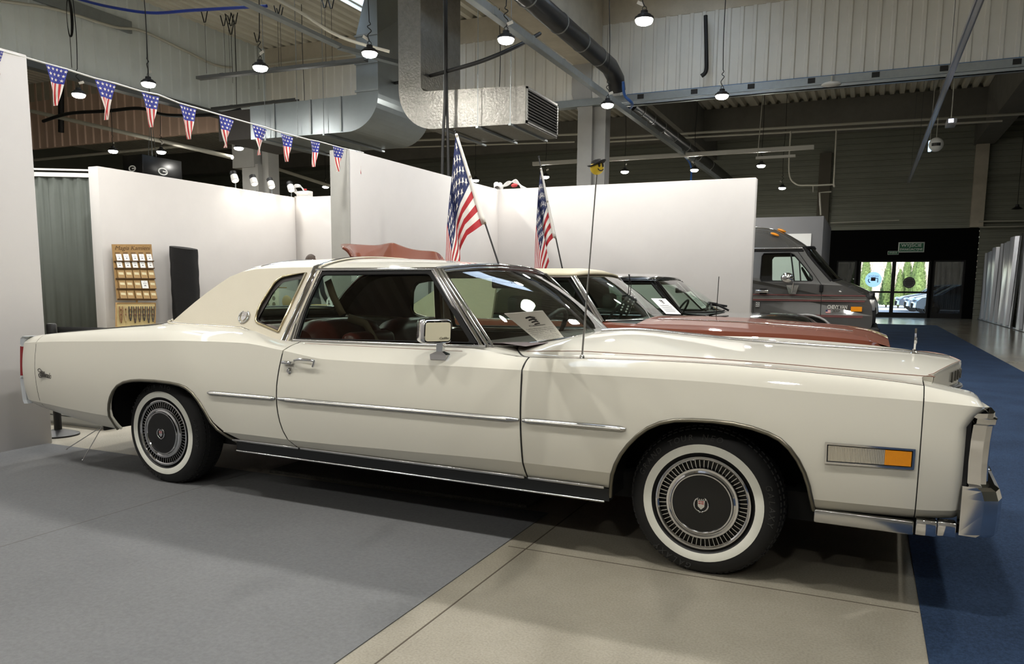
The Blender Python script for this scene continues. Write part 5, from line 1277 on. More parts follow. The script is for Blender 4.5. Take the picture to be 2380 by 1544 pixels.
winp = [(1770,654),(1766,648),(1770,596),(1776,589),(1837,588),(1846,592),(1866,615),(1889,644),(1890,652),(1886,655)]
hole = [vs(*p) for p in winp]
MB().poly(outl, [hole]).build('body_side', VG, van, solid=0.03)
far = lambda p: Vector((p.x, VW-p.y, p.z))
MB().poly([far(p) for p in outl], [[far(p) for p in hole]]).build('body_side', VG, van, solid=0.03)
# hood, windscreen, front lofted across
def across(P, bul, lift, nseg=14):
    rows = []
    for p in P:
        rows.append([Vector((p.x+bul(p)*(1-abs(q)**2.6), VW/2+q*(VW/2-p.y), p.z+lift(p)*(1-abs(q)**2.2))) for q in [2*i/nseg-1 for i in range(nseg+1)]])
    return rows
MB().grid(across([front[3]]+front[4:], lambda p: 0.10, lambda p: 0.05), True).build('hood', VG, van)
ws = across(front[0:4], lambda p: 0.13, lambda p: 0.035); MB().grid(ws, True).build('windscreen', glass('van windscreen', (0.35,0.40,0.38), 1.6), van)
MB().tube([front[0]+Vector((0.02,0,0.02)), front[1], front[2], front[3]+Vector((0,0,0))], 0.028, 6).build('window_seal', RUB, van)
MB().tube([r[14] for r in ws], 0.03, 6).tube(ws[0], 0.03, 6).tube(ws[-1], 0.02, 6).build('window_seal', RUB, van)
# raised roof
rt = [vp(1880,575,0.3), vp(1862,562,0.5), vp(1838,548,0.8), vp(1815,537,1.0), vp(1790,532,1.0), vp(1757,528,1.0)]
sec = []
xs = [-5.0]+[p.x for p in rt[::-1]]; zs = [rt[-1].z]+[p.z for p in rt[::-1]]
rows = []
for x, z in zip(xs, zs):
    g0 = front[0].z+0.01; row = []
    for i in range(17):
        q = i/8-1; a = abs(q); row.append(Vector((x, VW/2+q*(VW/2-0.18), lerp(g0, z, (1-a**3.2)))))
    rows.append(row)
MB().grid(rows, True).build('raised_roof', VG, van)
gm = MB().tube([Vector((-5,0.16,front[0].z)), Vector((front[0].x,0.16,front[0].z+0.0))], 0.018, 6, mi=0); gm.tube([Vector((-5,0.17,front[0].z-0.045)), Vector((front[0].x+0.02,0.17,front[0].z-0.045))], 0.02, 6, mi=1); gm.build('drip_rail', [CHRS, RUB], van)
for px, py, dy in ((1801,545,0.35),(1817,536,0.75)):
    p = vp(px,py,dy); MB().sphere((0,0,0), 0.05, 14, 8, sc=(1.6,0.7,0.5)).xf(Matrix.Translation(p) @ Matrix.Rotation(0.35,4,'Y')).build('roof_marker_lamp', mat('amber lens', (222,140,14)), van)
# glass, seals, door line
MB().poly([p+Vector((0,0.02,0)) for p in hole]).build('side_window', glass('van glass', (0.72,0.80,0.76)), van); MB().poly([far(p) for p in hole]).build('side_window', MATS['van glass'], van)
mb = MB().tube(hole+[hole[0]], 0.016, 6); mb.tube([vs(1838,588), vs(1841,612), vs(1846,654)], 0.014, 6); mb.tube([vs(1858,608), vs(1861,655)], 0.012, 6); mb.build('window_seal', RUB, van)
mb = MB().tube([vs(1850,578)+Vector((0,-.018,0)), vs(1908,660)+Vector((0,-.018,0)), vs(1910,665)+Vector((0,-.018,0)), vs(1907,734)+Vector((0,-.018,0))], 0.006, 5); mb.tube([vs(1757,578)+Vector((0,-.018,0)), vs(1750,735)+Vector((0,-.018,0))], 0.006, 5); mb.build('door_gap', SEAM, van)
mb = MB().rbox(-1.72,-1.0,0.3,0.75,0.7,1.25,0.06,3).rbox(-1.72,-1.0,1.25,1.7,0.7,1.25,0.06,3); mb.build('seat', mat('dark seat cloth', (40,40,42)), van)
c0 = vs(1873,645)+Vector((0,0.42,0.0)); MB().tube([c0+Vector((-.10*math.sin(a),0.2*math.cos(a),0.17*math.sin(a))) for a in [2*PI*k/20 for k in range(21)]], 0.016, 6).tube([c0, c0+Vector((.25,0,-.25))], 0.03, 6).build('steering_wheel', RUB, van)
# stripes, badge, lamp, handle
def vplate(a, b_, th, m_, nm, r=0.0): 
    p, q_ = vs(*a), vs(*b_); return MB().box(min(p.x,q_.x), max(p.x,q_.x), -0.015-th, -0.012, min(p.z,q_.z), max(p.z,q_.z)).build(nm, m_, van)
mb = MB(); rp_ = lambda x0, x1, y0, y1, mi: (lambda p, q_: mb.box(p.x, q_.x, -0.019, -0.014, q_.z, p.z, mi))(vs(x0,y0), vs(x1,y1))
rp_(1750,2014,689.5,692.5,0); rp_(1750,2014,694,696,0); rp_(1750,2012,686,686.5,1); rp_(1750,2010,698.5,699.0,1); rp_(1750,2005,733.5,734.0,1)
mb.build('side_stripe', [mat('silver stripe', (130,128,120), 0.35, 0.4), mat('red stripe', (92,48,46), 0.5)], van)
vplate((1978,713),(2003,724.5),0.02,mat('amber lens', (222,140,14)),'side_marker_lamp')
p = vs(1946,714.5); MB().text('CHEVY VAN', p+Vector((0,-0.018,0)), (1,0,0), (0,0,1), 0.09, 0.006, width=vs(1969,714).x-vs(1923,714).x, bold=0.03).build('lettering', mat('satin letters', (190,188,182), 0.4, 0.3), van)
p = vs(1943,722.3); MB().text('20', p+Vector((0,-0.018,0)), (1,0,0), (0,0,1), 0.06, 0.006, width=0.12, bold=0.02).box(p.x-0.11,p.x+0.16,-0.018,-0.014,p.z-0.042,p.z-0.038).build('lettering', CHRS, van)
def usflag(mb, o, xa, ya, w, h, nrm):
    o, xa, ya, n_ = Vector(o), Vector(xa), Vector(ya), Vector(nrm)
    for i in range(7): mb.add([o+ya*(h*i/7), o+xa*w+ya*(h*i/7), o+xa*w+ya*(h*(i+1)/7), o+ya*(h*(i+1)/7)], [(0,1,2,3)], False, 0 if i % 2 == 0 else 1)
    mb.add([o+ya*(h*3/7)+n_*.001, o+xa*w*.4+ya*(h*3/7)+n_*.001, o+xa*w*.4+ya*h+n_*.001, o+ya*h+n_*.001], [(0,1,2,3)], False, 2)
p = vs(1919,727.5); q_ = vs(1931,720.5); mb = MB(); usflag(mb, (p.x,-0.019,p.z), (1,0,0), (0,0,1), q_.x-p.x, q_.z-p.z, (0,-1,0)); mb.build('flag_sticker', [mat('flag red', (170,32,40), 0.6), mat('flag white', (222,220,214), 0.7), mat('flag blue', (24,36,82), 0.7)], van)
vplate((1757,702.5),(1765,713),0.004,mat('sticker white', (190,190,186), 0.6),'door_sticker'); p = vs(1761,707.5); MB().text('55', p+Vector((0,-0.021,0)), (0,0,1), (-1,0,0), 0.07, 0.001, bold=0.02).build('lettering', RUB, van)
mb = MB(); a, b_ = vs(1756,674), vs(1787,681); mb.rbox(a.x,b_.x,-0.06,-0.03,b_.z,a.z,0.012,2); mb.build('door_handle', CHR, van)
a, b_ = vs(1766,671), vs(1782,685); MB().rbox(a.x,b_.x,-0.022,-0.01,b_.z,a.z,0.008,2).build('handle_recess', RUB, van)
a = vs(1909,671); MB().rbox(a.x-0.03,a.x+0.03,-0.05,-0.012,a.z-0.06,a.z+0.06,0.012,2).build('door_hinge', RUB, van)
c = vp(1830,646,-0.22); hd_ = MB().sphere((0,0,0), 0.1, 18, 12, sc=(1.05,0.7,0.85)).xf(Matrix.Translation(c)); hd_.build('door_mirror', CHR, van)
q0 = [vs(*p)+Vector((0,-0.025,0)) for p in ((1828,663),(1857,663),(1850,684),(1834,684))]; mb = MB().prism(q0, Vector((0,-0.015,0))); mb.tube([vp(1844,655,-0.2), vs(1842,672)+Vector((0,-0.05,0)), vs(1841,680)+Vector((0,-0.04,0))], 0.012, 6); mb.build('mirror_bracket', CHR, van)
# front end
fx = front[-1].x
mb = MB().rbox(fx-0.04, fx+0.05, 0.06, VW-0.06, 0.62, 0.90, 0.02, 2); mb.build('front_bumper', BLKP, van)
a = vp(2021,712); MB().rbox(fx-0.10, fx+0.03, 0.02, VW-0.02, 0.84, 1.03, 0.02, 2).build('grille', mat('bright grille', (190,190,188), 0.25, 0.7), van)
a = vp(2026,692); MB().rbox(a.x-0.06, a.x+0.05, 0.25, VW-0.2, a.z-0.1, a.z+0.09, 0.03, 2).build('bug_deflector', mat('smoked plastic', (10,10,11), 0.2), van)
MB().rbox(fx-0.05, fx+0.12, -0.03, 0.03, 0.50, 0.56, 0.01, 2).rbox(fx-0.1, fx+0.1, 0.05, VW-0.05, 0.44, 0.58, 0.03, 2).build('lower_bumper', BLKP, van)
mb = MB().rbox(-5, -0.35, 0.02, 0.12, 0.55, 0.60, 0.01, 1); mb.build('side_skirt', mat('silver skirt', (150,150,150), 0.4, 0.5), van)
mb = MB().box(-4.9, fx-0.06, 0.1, VW-0.1, 0.42, 0.7); mb.box(-5, -1.9, 0.1, 0.14, 0.6, 1.5); mb.box(-1.9,-1.86,0.1,VW-0.1,0.6,0.8); mb.box(-5.02,-4.98,0.1,VW-0.1,0.4,1.9); mb.build('underbody', BLKP, van)
mb = MB().tube([(-0.92+0.44*math.cos(a), -0.02, 0.46+0.30*math.sin(a)) for a in [math.radians(g) for g in range(0, 181, 15)]], 0.035, 8, flat=0.6); mb.build('wheel_flare', mat('silver skirt', (150,150,150)), van)
for x in (-1.0, -4.1):
    for y in (0.14, VW-0.14):
        w = bpy.data.objects.new('wheel', None); COL.objects.link(w); w.parent = van; w.location = (x, y, 0.36); a_ = (0,-1,0) if y < 1 else (0,1,0)
        MB().lathe([(0.2,0.10),(0.3,0.11),(0.345,0.08),(0.36,0.0),(0.345,-0.08),(0.3,-0.1),(0.2,-0.1)], (0,0,0), a_, 40).build('tyre', TYR, w); MB().lathe([(0,0.06),(0.12,0.07),(0.13,0.04),(0.19,0.06),(0.205,0.1)], (0,0,0), a_, 40).build('hubcap', CHR, w)
# cars outside the doors
def outcar(x, y, col, label):
    t = thing('parked_car', label, 'car', (x, y, 0), 0, 'cars parked outside the doors'); pm = mat('outside paint %s' % (col,), col, 0.25, coat=0.8)
    side = [(0,0.35),(0.03,0.62),(0.25,0.80),(1.0,0.95),(1.75,1.40),(2.6,1.46),(3.5,1.38),(4.2,0.98),(4.35,0.5),(4.3,0.3),(3.8,0.28),(0.4,0.28)]
    rows = [[Vector((px_*1.0+(0.16*(abs(q)**3)), 0.9+q*0.9*(1 if z < 1.0 else 1-0.35*(z-1.0)), z)) for q in (-1,-.8,-.4,0,.4,.8,1)] for px_, z in side]
    MB().grid(rows, True).poly([r[0] for r in rows]).poly([r[-1] for r in rows]).build('body', pm, t)
    MB().grid([[r+Vector((-0.01,0,0.012)) for r in rows[3][1:-1]], [r+Vector((-0.01,0,0.012)) for r in rows[4][1:-1]]], True).build('windscreen', mat('dark car window', (30,36,42), 0.1), t)
    sw_ = [Vector((u, -0.01+0.9*0.35*(z-1.0), z)) for u, z in ((1.25,1.0),(1.8,1.34),(2.6,1.39),(3.4,1.32),(3.8,1.02))]; MB().poly(sw_).build('side_window', mat('dark car window', (30,36,42)), t)
    MB().sphere((0.12,0.3,0.68), 0.12, 12, 8, sc=(1.2,1.3,0.7)).sphere((0.12,1.5,0.68), 0.12, 12, 8, sc=(1.2,1.3,0.7)).build('headlamp', CHR, t)
    MB().box(-0.01,0.05,0.35,1.45,0.32,0.55).build('grille', BLKP, t)
    for ux in (0.85, 3.5):
        for vy_ in (0.02, 1.78): MB().lathe([(0.0,0.09),(0.2,0.1),(0.3,0.09),(0.32,0),(0.3,-0.09)], (ux, vy_, 0.32), (0,-1 if vy_ < 1 else 1,0), 24).build('wheel', TYR, t)
for px, Y, col, lb in ((2118,40.2,(214,218,222),'white car parked outside, nearest to the exit door at its right edge'),(2102,43.4,(205,208,212),'pale car parked outside in the middle of the three'),(2080,46.6,(120,128,140),'blue grey car parked outside, farthest of the three')):
    outcar(at_y(px, 720, Y).x, Y, col, lb)
# ================================================================== FLAGS, BUNTING
FR, FW, FB = mat('flag red', (170,32,40)), mat('flag white', (222,220,214)), mat('flag blue', (24,36,82))
def star(mb, P, cx, cy, r, mi, rot=0.0):
    pts = []
    for k in range(10):
        a = PI/2+rot+k*PI/5; q = r if k % 2 == 0 else r*0.4; pts.append(P(cx+q*math.cos(a), cy+q*math.sin(a)))
    c = P(cx, cy); o = [c]+pts; mb.add(o, [(0, 1+k, 1+(k+1) % 10) for k in range(10)], False, mi)
def big_flag(label, Y, top, tip, bot, hb, outline, base_z=0.0):
    """top/bot: pole end pixels, tip: pole finial pixel; outline(u, t): pixel of the draped cloth, u along the fly 0..1, t down the hoist 0..1"""
    pole_t, pole_b = at_y(*tip, Y), at_y(*bot, Y)
    d = (pole_b-pole_t).normalized(); gnd = pole_b + d*((pole_b.z-0.03)/-d.z)
    t = thing('flag_on_pole', label, 'flag', gnd-Vector((0,0,gnd.z)))
    o = t.location; L = lambda p: Vector(p)-o
    MB().tube([L(gnd), L(pole_b), L(pole_t)], [0.011,0.011,0.008], 8).sphere(L(pole_t), 0.014, 8, 6).build('pole', mat('black pole', (14,14,15), 0.35), t)
    MB().lathe([(0.0,0.012),(0.15,0.012),(0.16,0.0)], L(gnd)-Vector((0,0,0.03)), (0,0,1), 24).tube([L(gnd)-Vector((0,0,0.02)), L(gnd)+Vector((0,0,0.06))], 0.02, 10).build('base', mat('black steel base', (18,18,19), 0.5), t)
    N, M_ = 36, 26
    def P3(u, v):
        x, y, dz = outline(u, v); return at_y(x, y, Y+dz)-o
    mb = MB()
    for i in range(N):
        for j in range(M_):
            u0, u1, v0, v1 = i/N, (i+1)/N, j/M_, (j+1)/M_
            uc, vc = (u0+u1)/2, (v0+v1)/2; st = int(vc*13)
            mi = 2 if (uc < 0.42 and vc < 7/13) else (0 if st % 2 == 0 else 1)
            mb.add([P3(u0,v0), P3(u1,v0), P3(u1,v1), P3(u0,v1)], [(0,1,2,3)], True, mi)
    fo = mb.build('flag_cloth', [FR, FW, FB], t, merge=0.0005)
    mb = MB()
    for r in range(7):
        for c in range(5 if r % 2 == 0 else 4):
            cu = (0.42/10)*(1+2*c+(0 if r % 2 == 0 else 1)); cv = (7/13)/8*(1+r)
            e = 0.02
            def S(a, b, cu=cu, cv=cv):
                p = P3(min(1,max(0,cu+a)), min(1,max(0,cv+b*1.9))); return p+Vector((0,-0.004,0))
            star(mb, lambda a, b, S=S: S(a, -b), 0, 0, 0.025, 0)
    mb.build('stars', FW, fo)
    mb = MB(); mb.grid([[P3(0.0,v)+Vector((0.0,-0.016,0)) for v in [k/12 for k in range(13)]], [L(at_y(lerp(top[0],hb[0],k/12)+1.0, lerp(top[1],hb[1],k/12), Y-0.018)) for k in range(13)]], True)
    mb.build('hoist_band', FW, fo, solid=0.002)
    mb = MB()
    for f in (0.03, 0.48, 0.99): p = L(at_y(lerp(top[0],hb[0],f)-2, lerp(top[1],hb[1],f), Y-0.02)); mb.lathe([(0.007,0),(0.010,0.003),(0.013,0)], p, (0,-1,0), 14)
    mb.build('grommets', mat('brass', (120,100,60), 0.3, 1.0), fo)
    return t
# outline 1 : traced drape. For hoist fraction t, the fly first runs left-down in folds
def drape(top, hb, folds):
    """folds: list of (u, (x_top,y_top), (x_bot,y_bot), depth) control columns along the fly"""
    us = [f[0] for f in folds]
    def f(u, t):
        i = max(k for k in range(len(us)-1) if us[k] <= u+1e-9) if u < 1 else len(us)-2
        a, b = folds[i], folds[i+1]; s = (u-a[0])/(b[0]-a[0]); s2 = s*s*(3-2*s)
        pt = lambda c: (lerp(c[1][0],c[2][0],t), lerp(c[1][1],c[2][1],t), c[3])
        p, q = pt(a), pt(b)
        return lerp(p[0],q[0],s), lerp(p[1],q[1],s), lerp(p[2],q[2],s2)
    return f
F1 = drape(None, None, [
    (0.00, (1059,312), (1121,523), 0.0),
    (0.09, (1056,345), (1104,535), -0.06),
    (0.17, (1052,385), (1085,548), -0.02),
    (0.24, (1049,420), (1069,580), 0.08),
    (0.32, (1044,465), (1070,606), -0.03),
    (0.42, (1039,522), (1058,640), -0.05),
    (0.60, (1036,605), (1050,690), 0.02),
    (1.00, (1034,790), (1046,830), 0.0)])
big_flag('larger US flag on a black pole behind the windscreen roof of the white coupe', 7.92, (1062,310), (1056,304), (1157,608), (1130,521), F1)
F2 = drape(None, None, [
    (0.00, (1256,392), (1286,553), 0.0),
    (0.10, (1254,418), (1276,563), -0.06),
    (0.18, (1251,446), (1267,582), 0.04),
    (0.27, (1249,475), (1277,606), -0.05),
    (0.42, (1246,524), (1264,640), 0.02),
    (0.60, (1243,590), (1256,680), -0.03),
    (1.00, (1240,730), (1252,780), 0.0)])
big_flag('smaller-looking US flag on a black pole further right, behind the brown car roof', 10.15, (1258,390), (1252,365), (1307,625), (1292,554), F2)

bun = thing('bunting', 'string of small stars-and-stripes pennants running along the tops of the white partitions', 'bunting', (-5.55,3.77,HP_))
bo = bun.location
def bpt(px, py):
    n = Vector((7.8-3.75, 0.2, 0)).normalized(); d = ray(px, py); c = Vector((-5.5,3.75,0)); t = (c-CAM).dot(n)/d.dot(n); return CAM+d*t-bo
st = [(-20,112),(5,120),(66,137),(103,148),(154,162),(220,183),(268,195),(327,213),(367,221),(417,241),(453,251),(508,267),(540,276),(586,289),(617,297),(651,308),(678,315),(719,326),(741,330),(773,339),(795,345),(824,351),(845,356)]
MB().tube([bpt(*p)+Vector((0,0,0.004)) for p in st], 0.0065, 6).build('string', mat('white cord', (226,226,222), 0.8), bun)
PB, PR, PW = mat('pennant blue', (28,40,140), 0.6), mat('pennant red', (188,42,46), 0.6), mat('pennant white', (228,222,214), 0.6)
pen = [((-18,118),(7,120),(-6,175)),((103,150),(157,163),(127,246)),((219,185),(269,198),(245,279)),((326,215),(368,226),(349,296)),((414,243),(454,254),(437,324)),((508,268),(541,281),(522,344)),((586,290),(618,302),(600,361)),((650,310),(679,320),(665,376)),((719,327),(742,332),(727,388)),((771,339),(797,347),(784,399)),((826,351),(846,358),(834,405))]
for k, (a, b_, c) in enumerate(pen):
    A, B, C0 = bpt(*a), bpt(*b_), bpt(*c); nrm = (B-A).cross(C0-A).normalized()
    nrm = nrm if nrm.dot(CAM-bo-A) > 0 else -nrm
    rr = random.Random(k); ph = rr.random()*6
    def P(x, y, A=A, B=B, C0=C0, nrm=nrm, ph=ph):       # y 0 top .. 1 tip, x 0..1
        e0, e1 = A.lerp(C0, y), B.lerp(C0, y); return e0.lerp(e1, x)+nrm*(0.018*math.sin(x*5+ph+y*3)*(0.3+y)+0.01)
    mb = MB(); n = 12
    yb = 0.42
    for i in range(n):
        for j in range(7):
            x0, x1, y0, y1 = j/7, (j+1)/7, i/n, (i+1)/n; mi = 0 if (y0+y1)/2 < yb else (1 if j % 2 == 1 else 2)
            mb.add([P(x0,y0),P(x1,y0),P(x1,y1),P(x0,y1)], [(0,1,2,3)], True, mi)
    for r, cnt in ((0.07,5),(0.20,4),(0.33,3)):
        for q in range(cnt):
            cx = (q+0.5)/cnt if cnt < 5 else 0.08+0.84*q/4
            def S(u, v, cx=cx, r=r): return P(min(1,max(0,cx+u/(1-r)*1.05)), r-v*0.66)+nrm*0.002
            star(mb, S, 0, 0, 0.075, 2)
    mb.build('pennant', [PB, PR, PW], bun, merge=0.0003)
mb = MB(); mb.tube([bpt(846,358), bpt(845,385), bpt(841,420), bpt(845,432), bpt(843,456)], 0.004, 5); mb.build('loose_end', MATS['white cord'], bun)

# ================================================================== STALL BEHIND THE CAR
# stanchion with belt, low aluminium rail
s0 = at_z(150,1014,0)
sx = thing('barrier_post', 'black belt barrier post on a round base behind the tail of the white coupe', 'barrier post', at_z(136,1012,0))
MB().lathe([(0.0,0.05),(0.05,0.045),(0.125,0.022),(0.15,0.012),(0.15,0.0)], (0,0,0), (0,0,1), 40).build('base', mat('black cast base', (16,16,17), 0.45), sx)
MB().lathe([(0.028,0.03),(0.028,0.76),(0.036,0.76),(0.037,0.868),(0.03,0.88),(0,0.88)], (0,0,0), (0,0,1), 24).build('post', mat('black post', (13,13,14), 0.4), sx)
b1 = Vector((2.2,1.2,0.0))
MB().grid([[Vector((0.04,0.02,0)).lerp(b1, k/12)+Vector((0,0,z-0.01*4*(k/12)*(1-k/12))) for k in range(13)] for z in (0.81, 0.855)], True).build('belt', mat('black webbing', (12,12,13), 0.8), sx, solid=0.003)
RE = at_z(243,1000,0); mb = MB()
for z0, z1, d in ((0.0,0.03,0.02),(0.03,0.075,0.0),(0.075,0.085,0.02),(0.085,0.12,0.0)): mb.box(RE.x-1.3,RE.x,RE.y+d,RE.y+.10,z0,z1)
rl = mb.build('floor_rail', mat('ribbed aluminium', (176,178,180), 0.3, 0.9)); tag(rl, 'low ribbed aluminium rail lying on the floor behind the barrier post', 'rail')
mb = MB().box(RE.x,RE.x+.02,RE.y-.01,RE.y+.11,0.0,0.11); e = mb.build('end_cap', RUB, rl); e.matrix_parent_inverse = Matrix.Translation(-rl.location)

KR = mat('brown hardboard', (150,118,72), 0.75, noise=(7,0.12)); KRD = mat('engraved dark brown', (88,64,36), 0.8); WPAP = mat('white card', (228,228,226), 0.7); KPAP = mat('kraft card', (160,130,86), 0.8); LABL = mat('cream label', (206,196,160), 0.75)
# hardboard stand: plane traced corners, leaning back against the wall
bx = -9.60
c00, c10, c11, c01 = at_x(272,698,bx+0.10), at_x(363,699,bx+0.10), at_x(352,568,bx-0.06), at_x(260,568,bx-0.06)
dsp = thing('display_board', 'brown hardboard display of five shelves of jewellery cards, MAGIA KAMIENI engraved on top', 'display board', c00)
S = lambda x, y, z=0.0: (c00.lerp(c10, x)).lerp(c01.lerp(c11, x), y)-c00+Vector((1,0,0.2)).normalized()*z
MB().prism([S(0,0),S(1,0),S(1,1),S(0,1)], (-0.008,0,0)).build('board', KR, dsp)
xa, ya = S(1,0.9)-S(0,0.9), S(0.5,1)-S(0.5,0)
MB().text('Magia Kamieni', S(0.5,0.93,0.003), xa, ya, 0.085, 0.002, shear=0.3, width=xa.length*0.9).build('lettering', KRD, dsp)
mb = MB()
for i in range(5): mb.add([S(0.05+i*.195,.835,.003),S(0.17+i*.195,.835,.003),S(0.17+i*.195,.85,.003),S(0.05+i*.195,.85,.003)], [(0,1,2,3)])
mb.build('engraved_captions', KRD, dsp)
rowsY = [0.685,0.558,0.375,0.193,0.012]
for r, y in enumerate(rowsY):
    MB().prism([S(0.01,y,0.0),S(0.99,y,0.0),S(0.99,y,0.035),S(0.01,y,0.035)], (0,0,0.012)).build('ledge', KRD, dsp)
    for c in range(5):
        white = r < 2 or (r == 3 and c == 3); x = 0.05+c*0.195+random.Random(r*5+c).uniform(-.01,.01); h = 0.125 if white and r < 2 else 0.145; w = 0.13 if r < 2 else 0.165
        t = thing('jewellery_card', ('%s card in column %s of the %s shelf of the brown board' % ('white' if white else 'kraft', ['one','two','three','four','five'][c], ['top','second','third','fourth','bottom'][r])), 'card', c00+S(x,y+0.012,0.012), 0, 'jewellery cards on the hardboard display')
        o_ = S(x,y+0.012,0.012); K = lambda a, b, z=0.0: S(x+a,y+0.012+b,0.012+0.018*(1-b/h)+z)-o_
        MB().prism([K(0,0),K(w,0),K(w,h),K(0,h)], (-0.002,0,0)).build('card', WPAP if white else KPAP, t)
        if white: mb = MB(); mb.add([K(w*.3,h*.3,.002),K(w*.7,h*.3,.002),K(w*.6,h*.45,.002),K(w*.4,h*.45,.002)],[(0,1,2,3)]); mb.add([K(w*.2,h*.62,.002),K(w*.8,h*.62,.002),K(w*.8,h*.67,.002),K(w*.2,h*.67,.002)],[(0,1,2,3)]); mb.add([K(w*.45,h*.8,.002),K(w*.55,h*.8,.002),K(w*.5,h*.92,.002)],[(0,1,2)]); mb.build('print', mat('print grey', (120,120,124), 0.7), t)
        else: MB().add([K(w*.15,h*.45,.002),K(w*.85,h*.42,.002),K(w*.85,h*.72,.002),K(w*.15,h*.75,.002)],[(0,1,2,3)]).build('label', LABL, t)
# lower necklace board
n00, n10, n11, n01 = at_x(270,757,bx+0.14), at_x(360,757,bx+0.14), at_x(361,705,bx+0.10), at_x(270,705,bx+0.10)
nb = thing('necklace_board', 'brown board with hanging stone necklaces below the jewellery card display', 'display board', n00)
S2 = lambda x, y, z=0.0: (n00.lerp(n10, x)).lerp(n01.lerp(n11, x), y)-n00+Vector((z,0,0))
MB().prism([S2(0,-.3),S2(1,-.3),S2(1,1),S2(0,1)], (-0.01,0,0)).build('board', mat('pale hardboard', (186,166,116), 0.75), nb)
mb = MB().tube([S2(0,-.3),S2(0,1),S2(1,1),S2(1,-.3)], 0.012, 5); mb.prism([S2(.5,1.0),S2(.54,1.0),S2(.54,1.16),S2(.5,1.16)], (-0.01,0,0)); mb.build('frame', KR, nb)
# the board rests on a table behind the car
for k in range(8):
    x = 0.09+0.117*k; t = thing('necklace', ['brown bead necklace first from the hall aisle on the necklace board','pale bead necklace second on the necklace board','thick black bead necklace third on the necklace board','dark necklace with brown stone fourth on the necklace board','dark necklace with brown stone fifth on the necklace board','black necklace with two brown stones sixth on the necklace board','thin dark necklace seventh on the necklace board','dark bead necklace last on the necklace board, nearest the back corner'][k], 'necklace', n00+S2(x,0.9,0.02), 0, 'necklaces on the brown board')
    o_ = S2(x,.9,.02); w = 0.035; col = [(120,84,50),(170,150,110),(40,36,32),(62,46,36),(70,54,40),(36,32,30),(60,50,42),(50,44,40)][k]
    P_ = smoothline([S2(x-w,.86,.02)-o_, S2(x-w*.8,.45,.025)-o_, S2(x,.12+.05*(k % 3),.03)-o_, S2(x+w*.8,.45,.025)-o_, S2(x+w,.86,.02)-o_], 5)
    MB().tube(P_, [0.006+0.003*(i % 2) for i in range(len(P_))], 5).build('beads', mat('beads %d' % k, col, 0.4), t)
    mb = MB()
    for y in (.72,.5): mb.sphere(S2(x,y,.02)-o_, 0.013, 8, 6)
    mb.build('stones', mat('stone brown', (122,84,54), 0.3), t)
# black cloth roll standing by the wall
r0, r1 = at_x(402,582,-9.45), at_x(452,588,-9.45); rad = (r1-r0).length/2*0.97; cx_, cy_ = (r0.x+r1.x)/2, (r0.y+r1.y)/2
mb = MB(); rows = []
for i in range(31):
    t = i/30; z = lerp(0.0, 1.72, t); row = []
    for k in range(36):
        a = 2*PI*k/36; r = rad*(1+0.02*math.sin(a*9+t*3)+0.015*math.sin(t*40+a*2)); row.append((cx_+r*math.cos(a), cy_+r*math.sin(a), z-(0.03*math.cos(a) if i == 30 else 0)))
    rows.append(row)
mb.grid(rows, True, closed=True); mb.poly(rows[-1]); o = mb.build('cloth_roll', mat('black ribbed cloth', (10,10,11), 0.95, bump=(60,0.6,0.01))); tag(o, 'tall roll of black ribbed cloth standing against the white spotlight wall', 'cloth roll')
# stall table with goods seen through the car windows
tb = thing('stall_table', 'long white-covered stall table behind the white coupe', 'table', (-8.0,9.35,0))
ztop = at_y(650,718,9.0).z
MB().rbox(-1.5,1.7,-0.35,0.35,ztop-0.03,ztop,0.006,1).build('table_top', mat('white table cloth', (214,212,204), 0.8), tb)
for x in (-1.4,1.6):
    for y in (-0.28,0.28): MB().tube([(x,y,0),(x,y,ztop-0.03)], 0.02, 8).build('leg', STEELD, tb)
p = at_y(632,715,9.15); t = thing('medallion_stand', 'pale upright panel of round medallions seen through the opera window', 'display panel', (p.x,9.15,ztop))
MB().rbox(-0.14,0.14,-0.01,0.01,0,0.30,0.004,1).build('panel', mat('pale linen', (190,186,166), 0.8), t)
mb = MB(); [mb.lathe([(0,.003),(.03,.003),(.034,0)], (x,-0.012,z), (0,-1,0), 14) for x in (-.07,.05) for z in (.06,.15,.24)]; mb.build('medallions', mat('bronze dark', (92,84,66), 0.5), t)
MB().tube([(-.16,-.012,.31),(.30,-.012,.31)], 0.008, 6).build('rod', KR, t)
p = at_y(664,715,9.15); o = MB().sphere((p.x,9.18,ztop+0.10), 0.085, 14, 10, sc=(1,0.5,1.15)).build('stone_slab', mat('tan agate', (150,124,76), 0.6, noise=(20,0.3))); tag(o, 'rounded tan stone slab on the stall table seen through the opera window', 'stone')
p = at_y(748,714,9.05); t = thing('sign_box', 'small tan box lettered Magia Kamieni on the stall table', 'box', (p.x,9.05,ztop)); MB().rbox(-.15,.15,-.06,.06,0,.075,.004,1).build('box', mat('tan card box', (176,150,96), 0.7), t); MB().text('Magia Kamieni', (0,-.063,.04), (1,0,0), (0,0,1), .045, .001, shear=.25, width=.22).build('lettering', KRD, t)
p = at_y(768,714,9.05); t = thing('pendant_stand', 'white upright pendant stand with a dark pendant on the stall table', 'stand', (p.x,9.02,ztop)); MB().prism([(-.05,0,0),(.05,0,0),(.045,0,.14),(0,0,.19),(-.045,0,.14)], (0,.02,0)).build('stand', WPAP, t); MB().tube([(0,-.004,.14),(0,-.004,.08)], .006, 5).tube([(-.02,-.004,.09),(.02,-.004,.09)], .004, 5).tube([(-.025,-.004,.06),(0,-.004,.045),(.025,-.004,.06)], .005, 5).build('pendant', RUB, t)
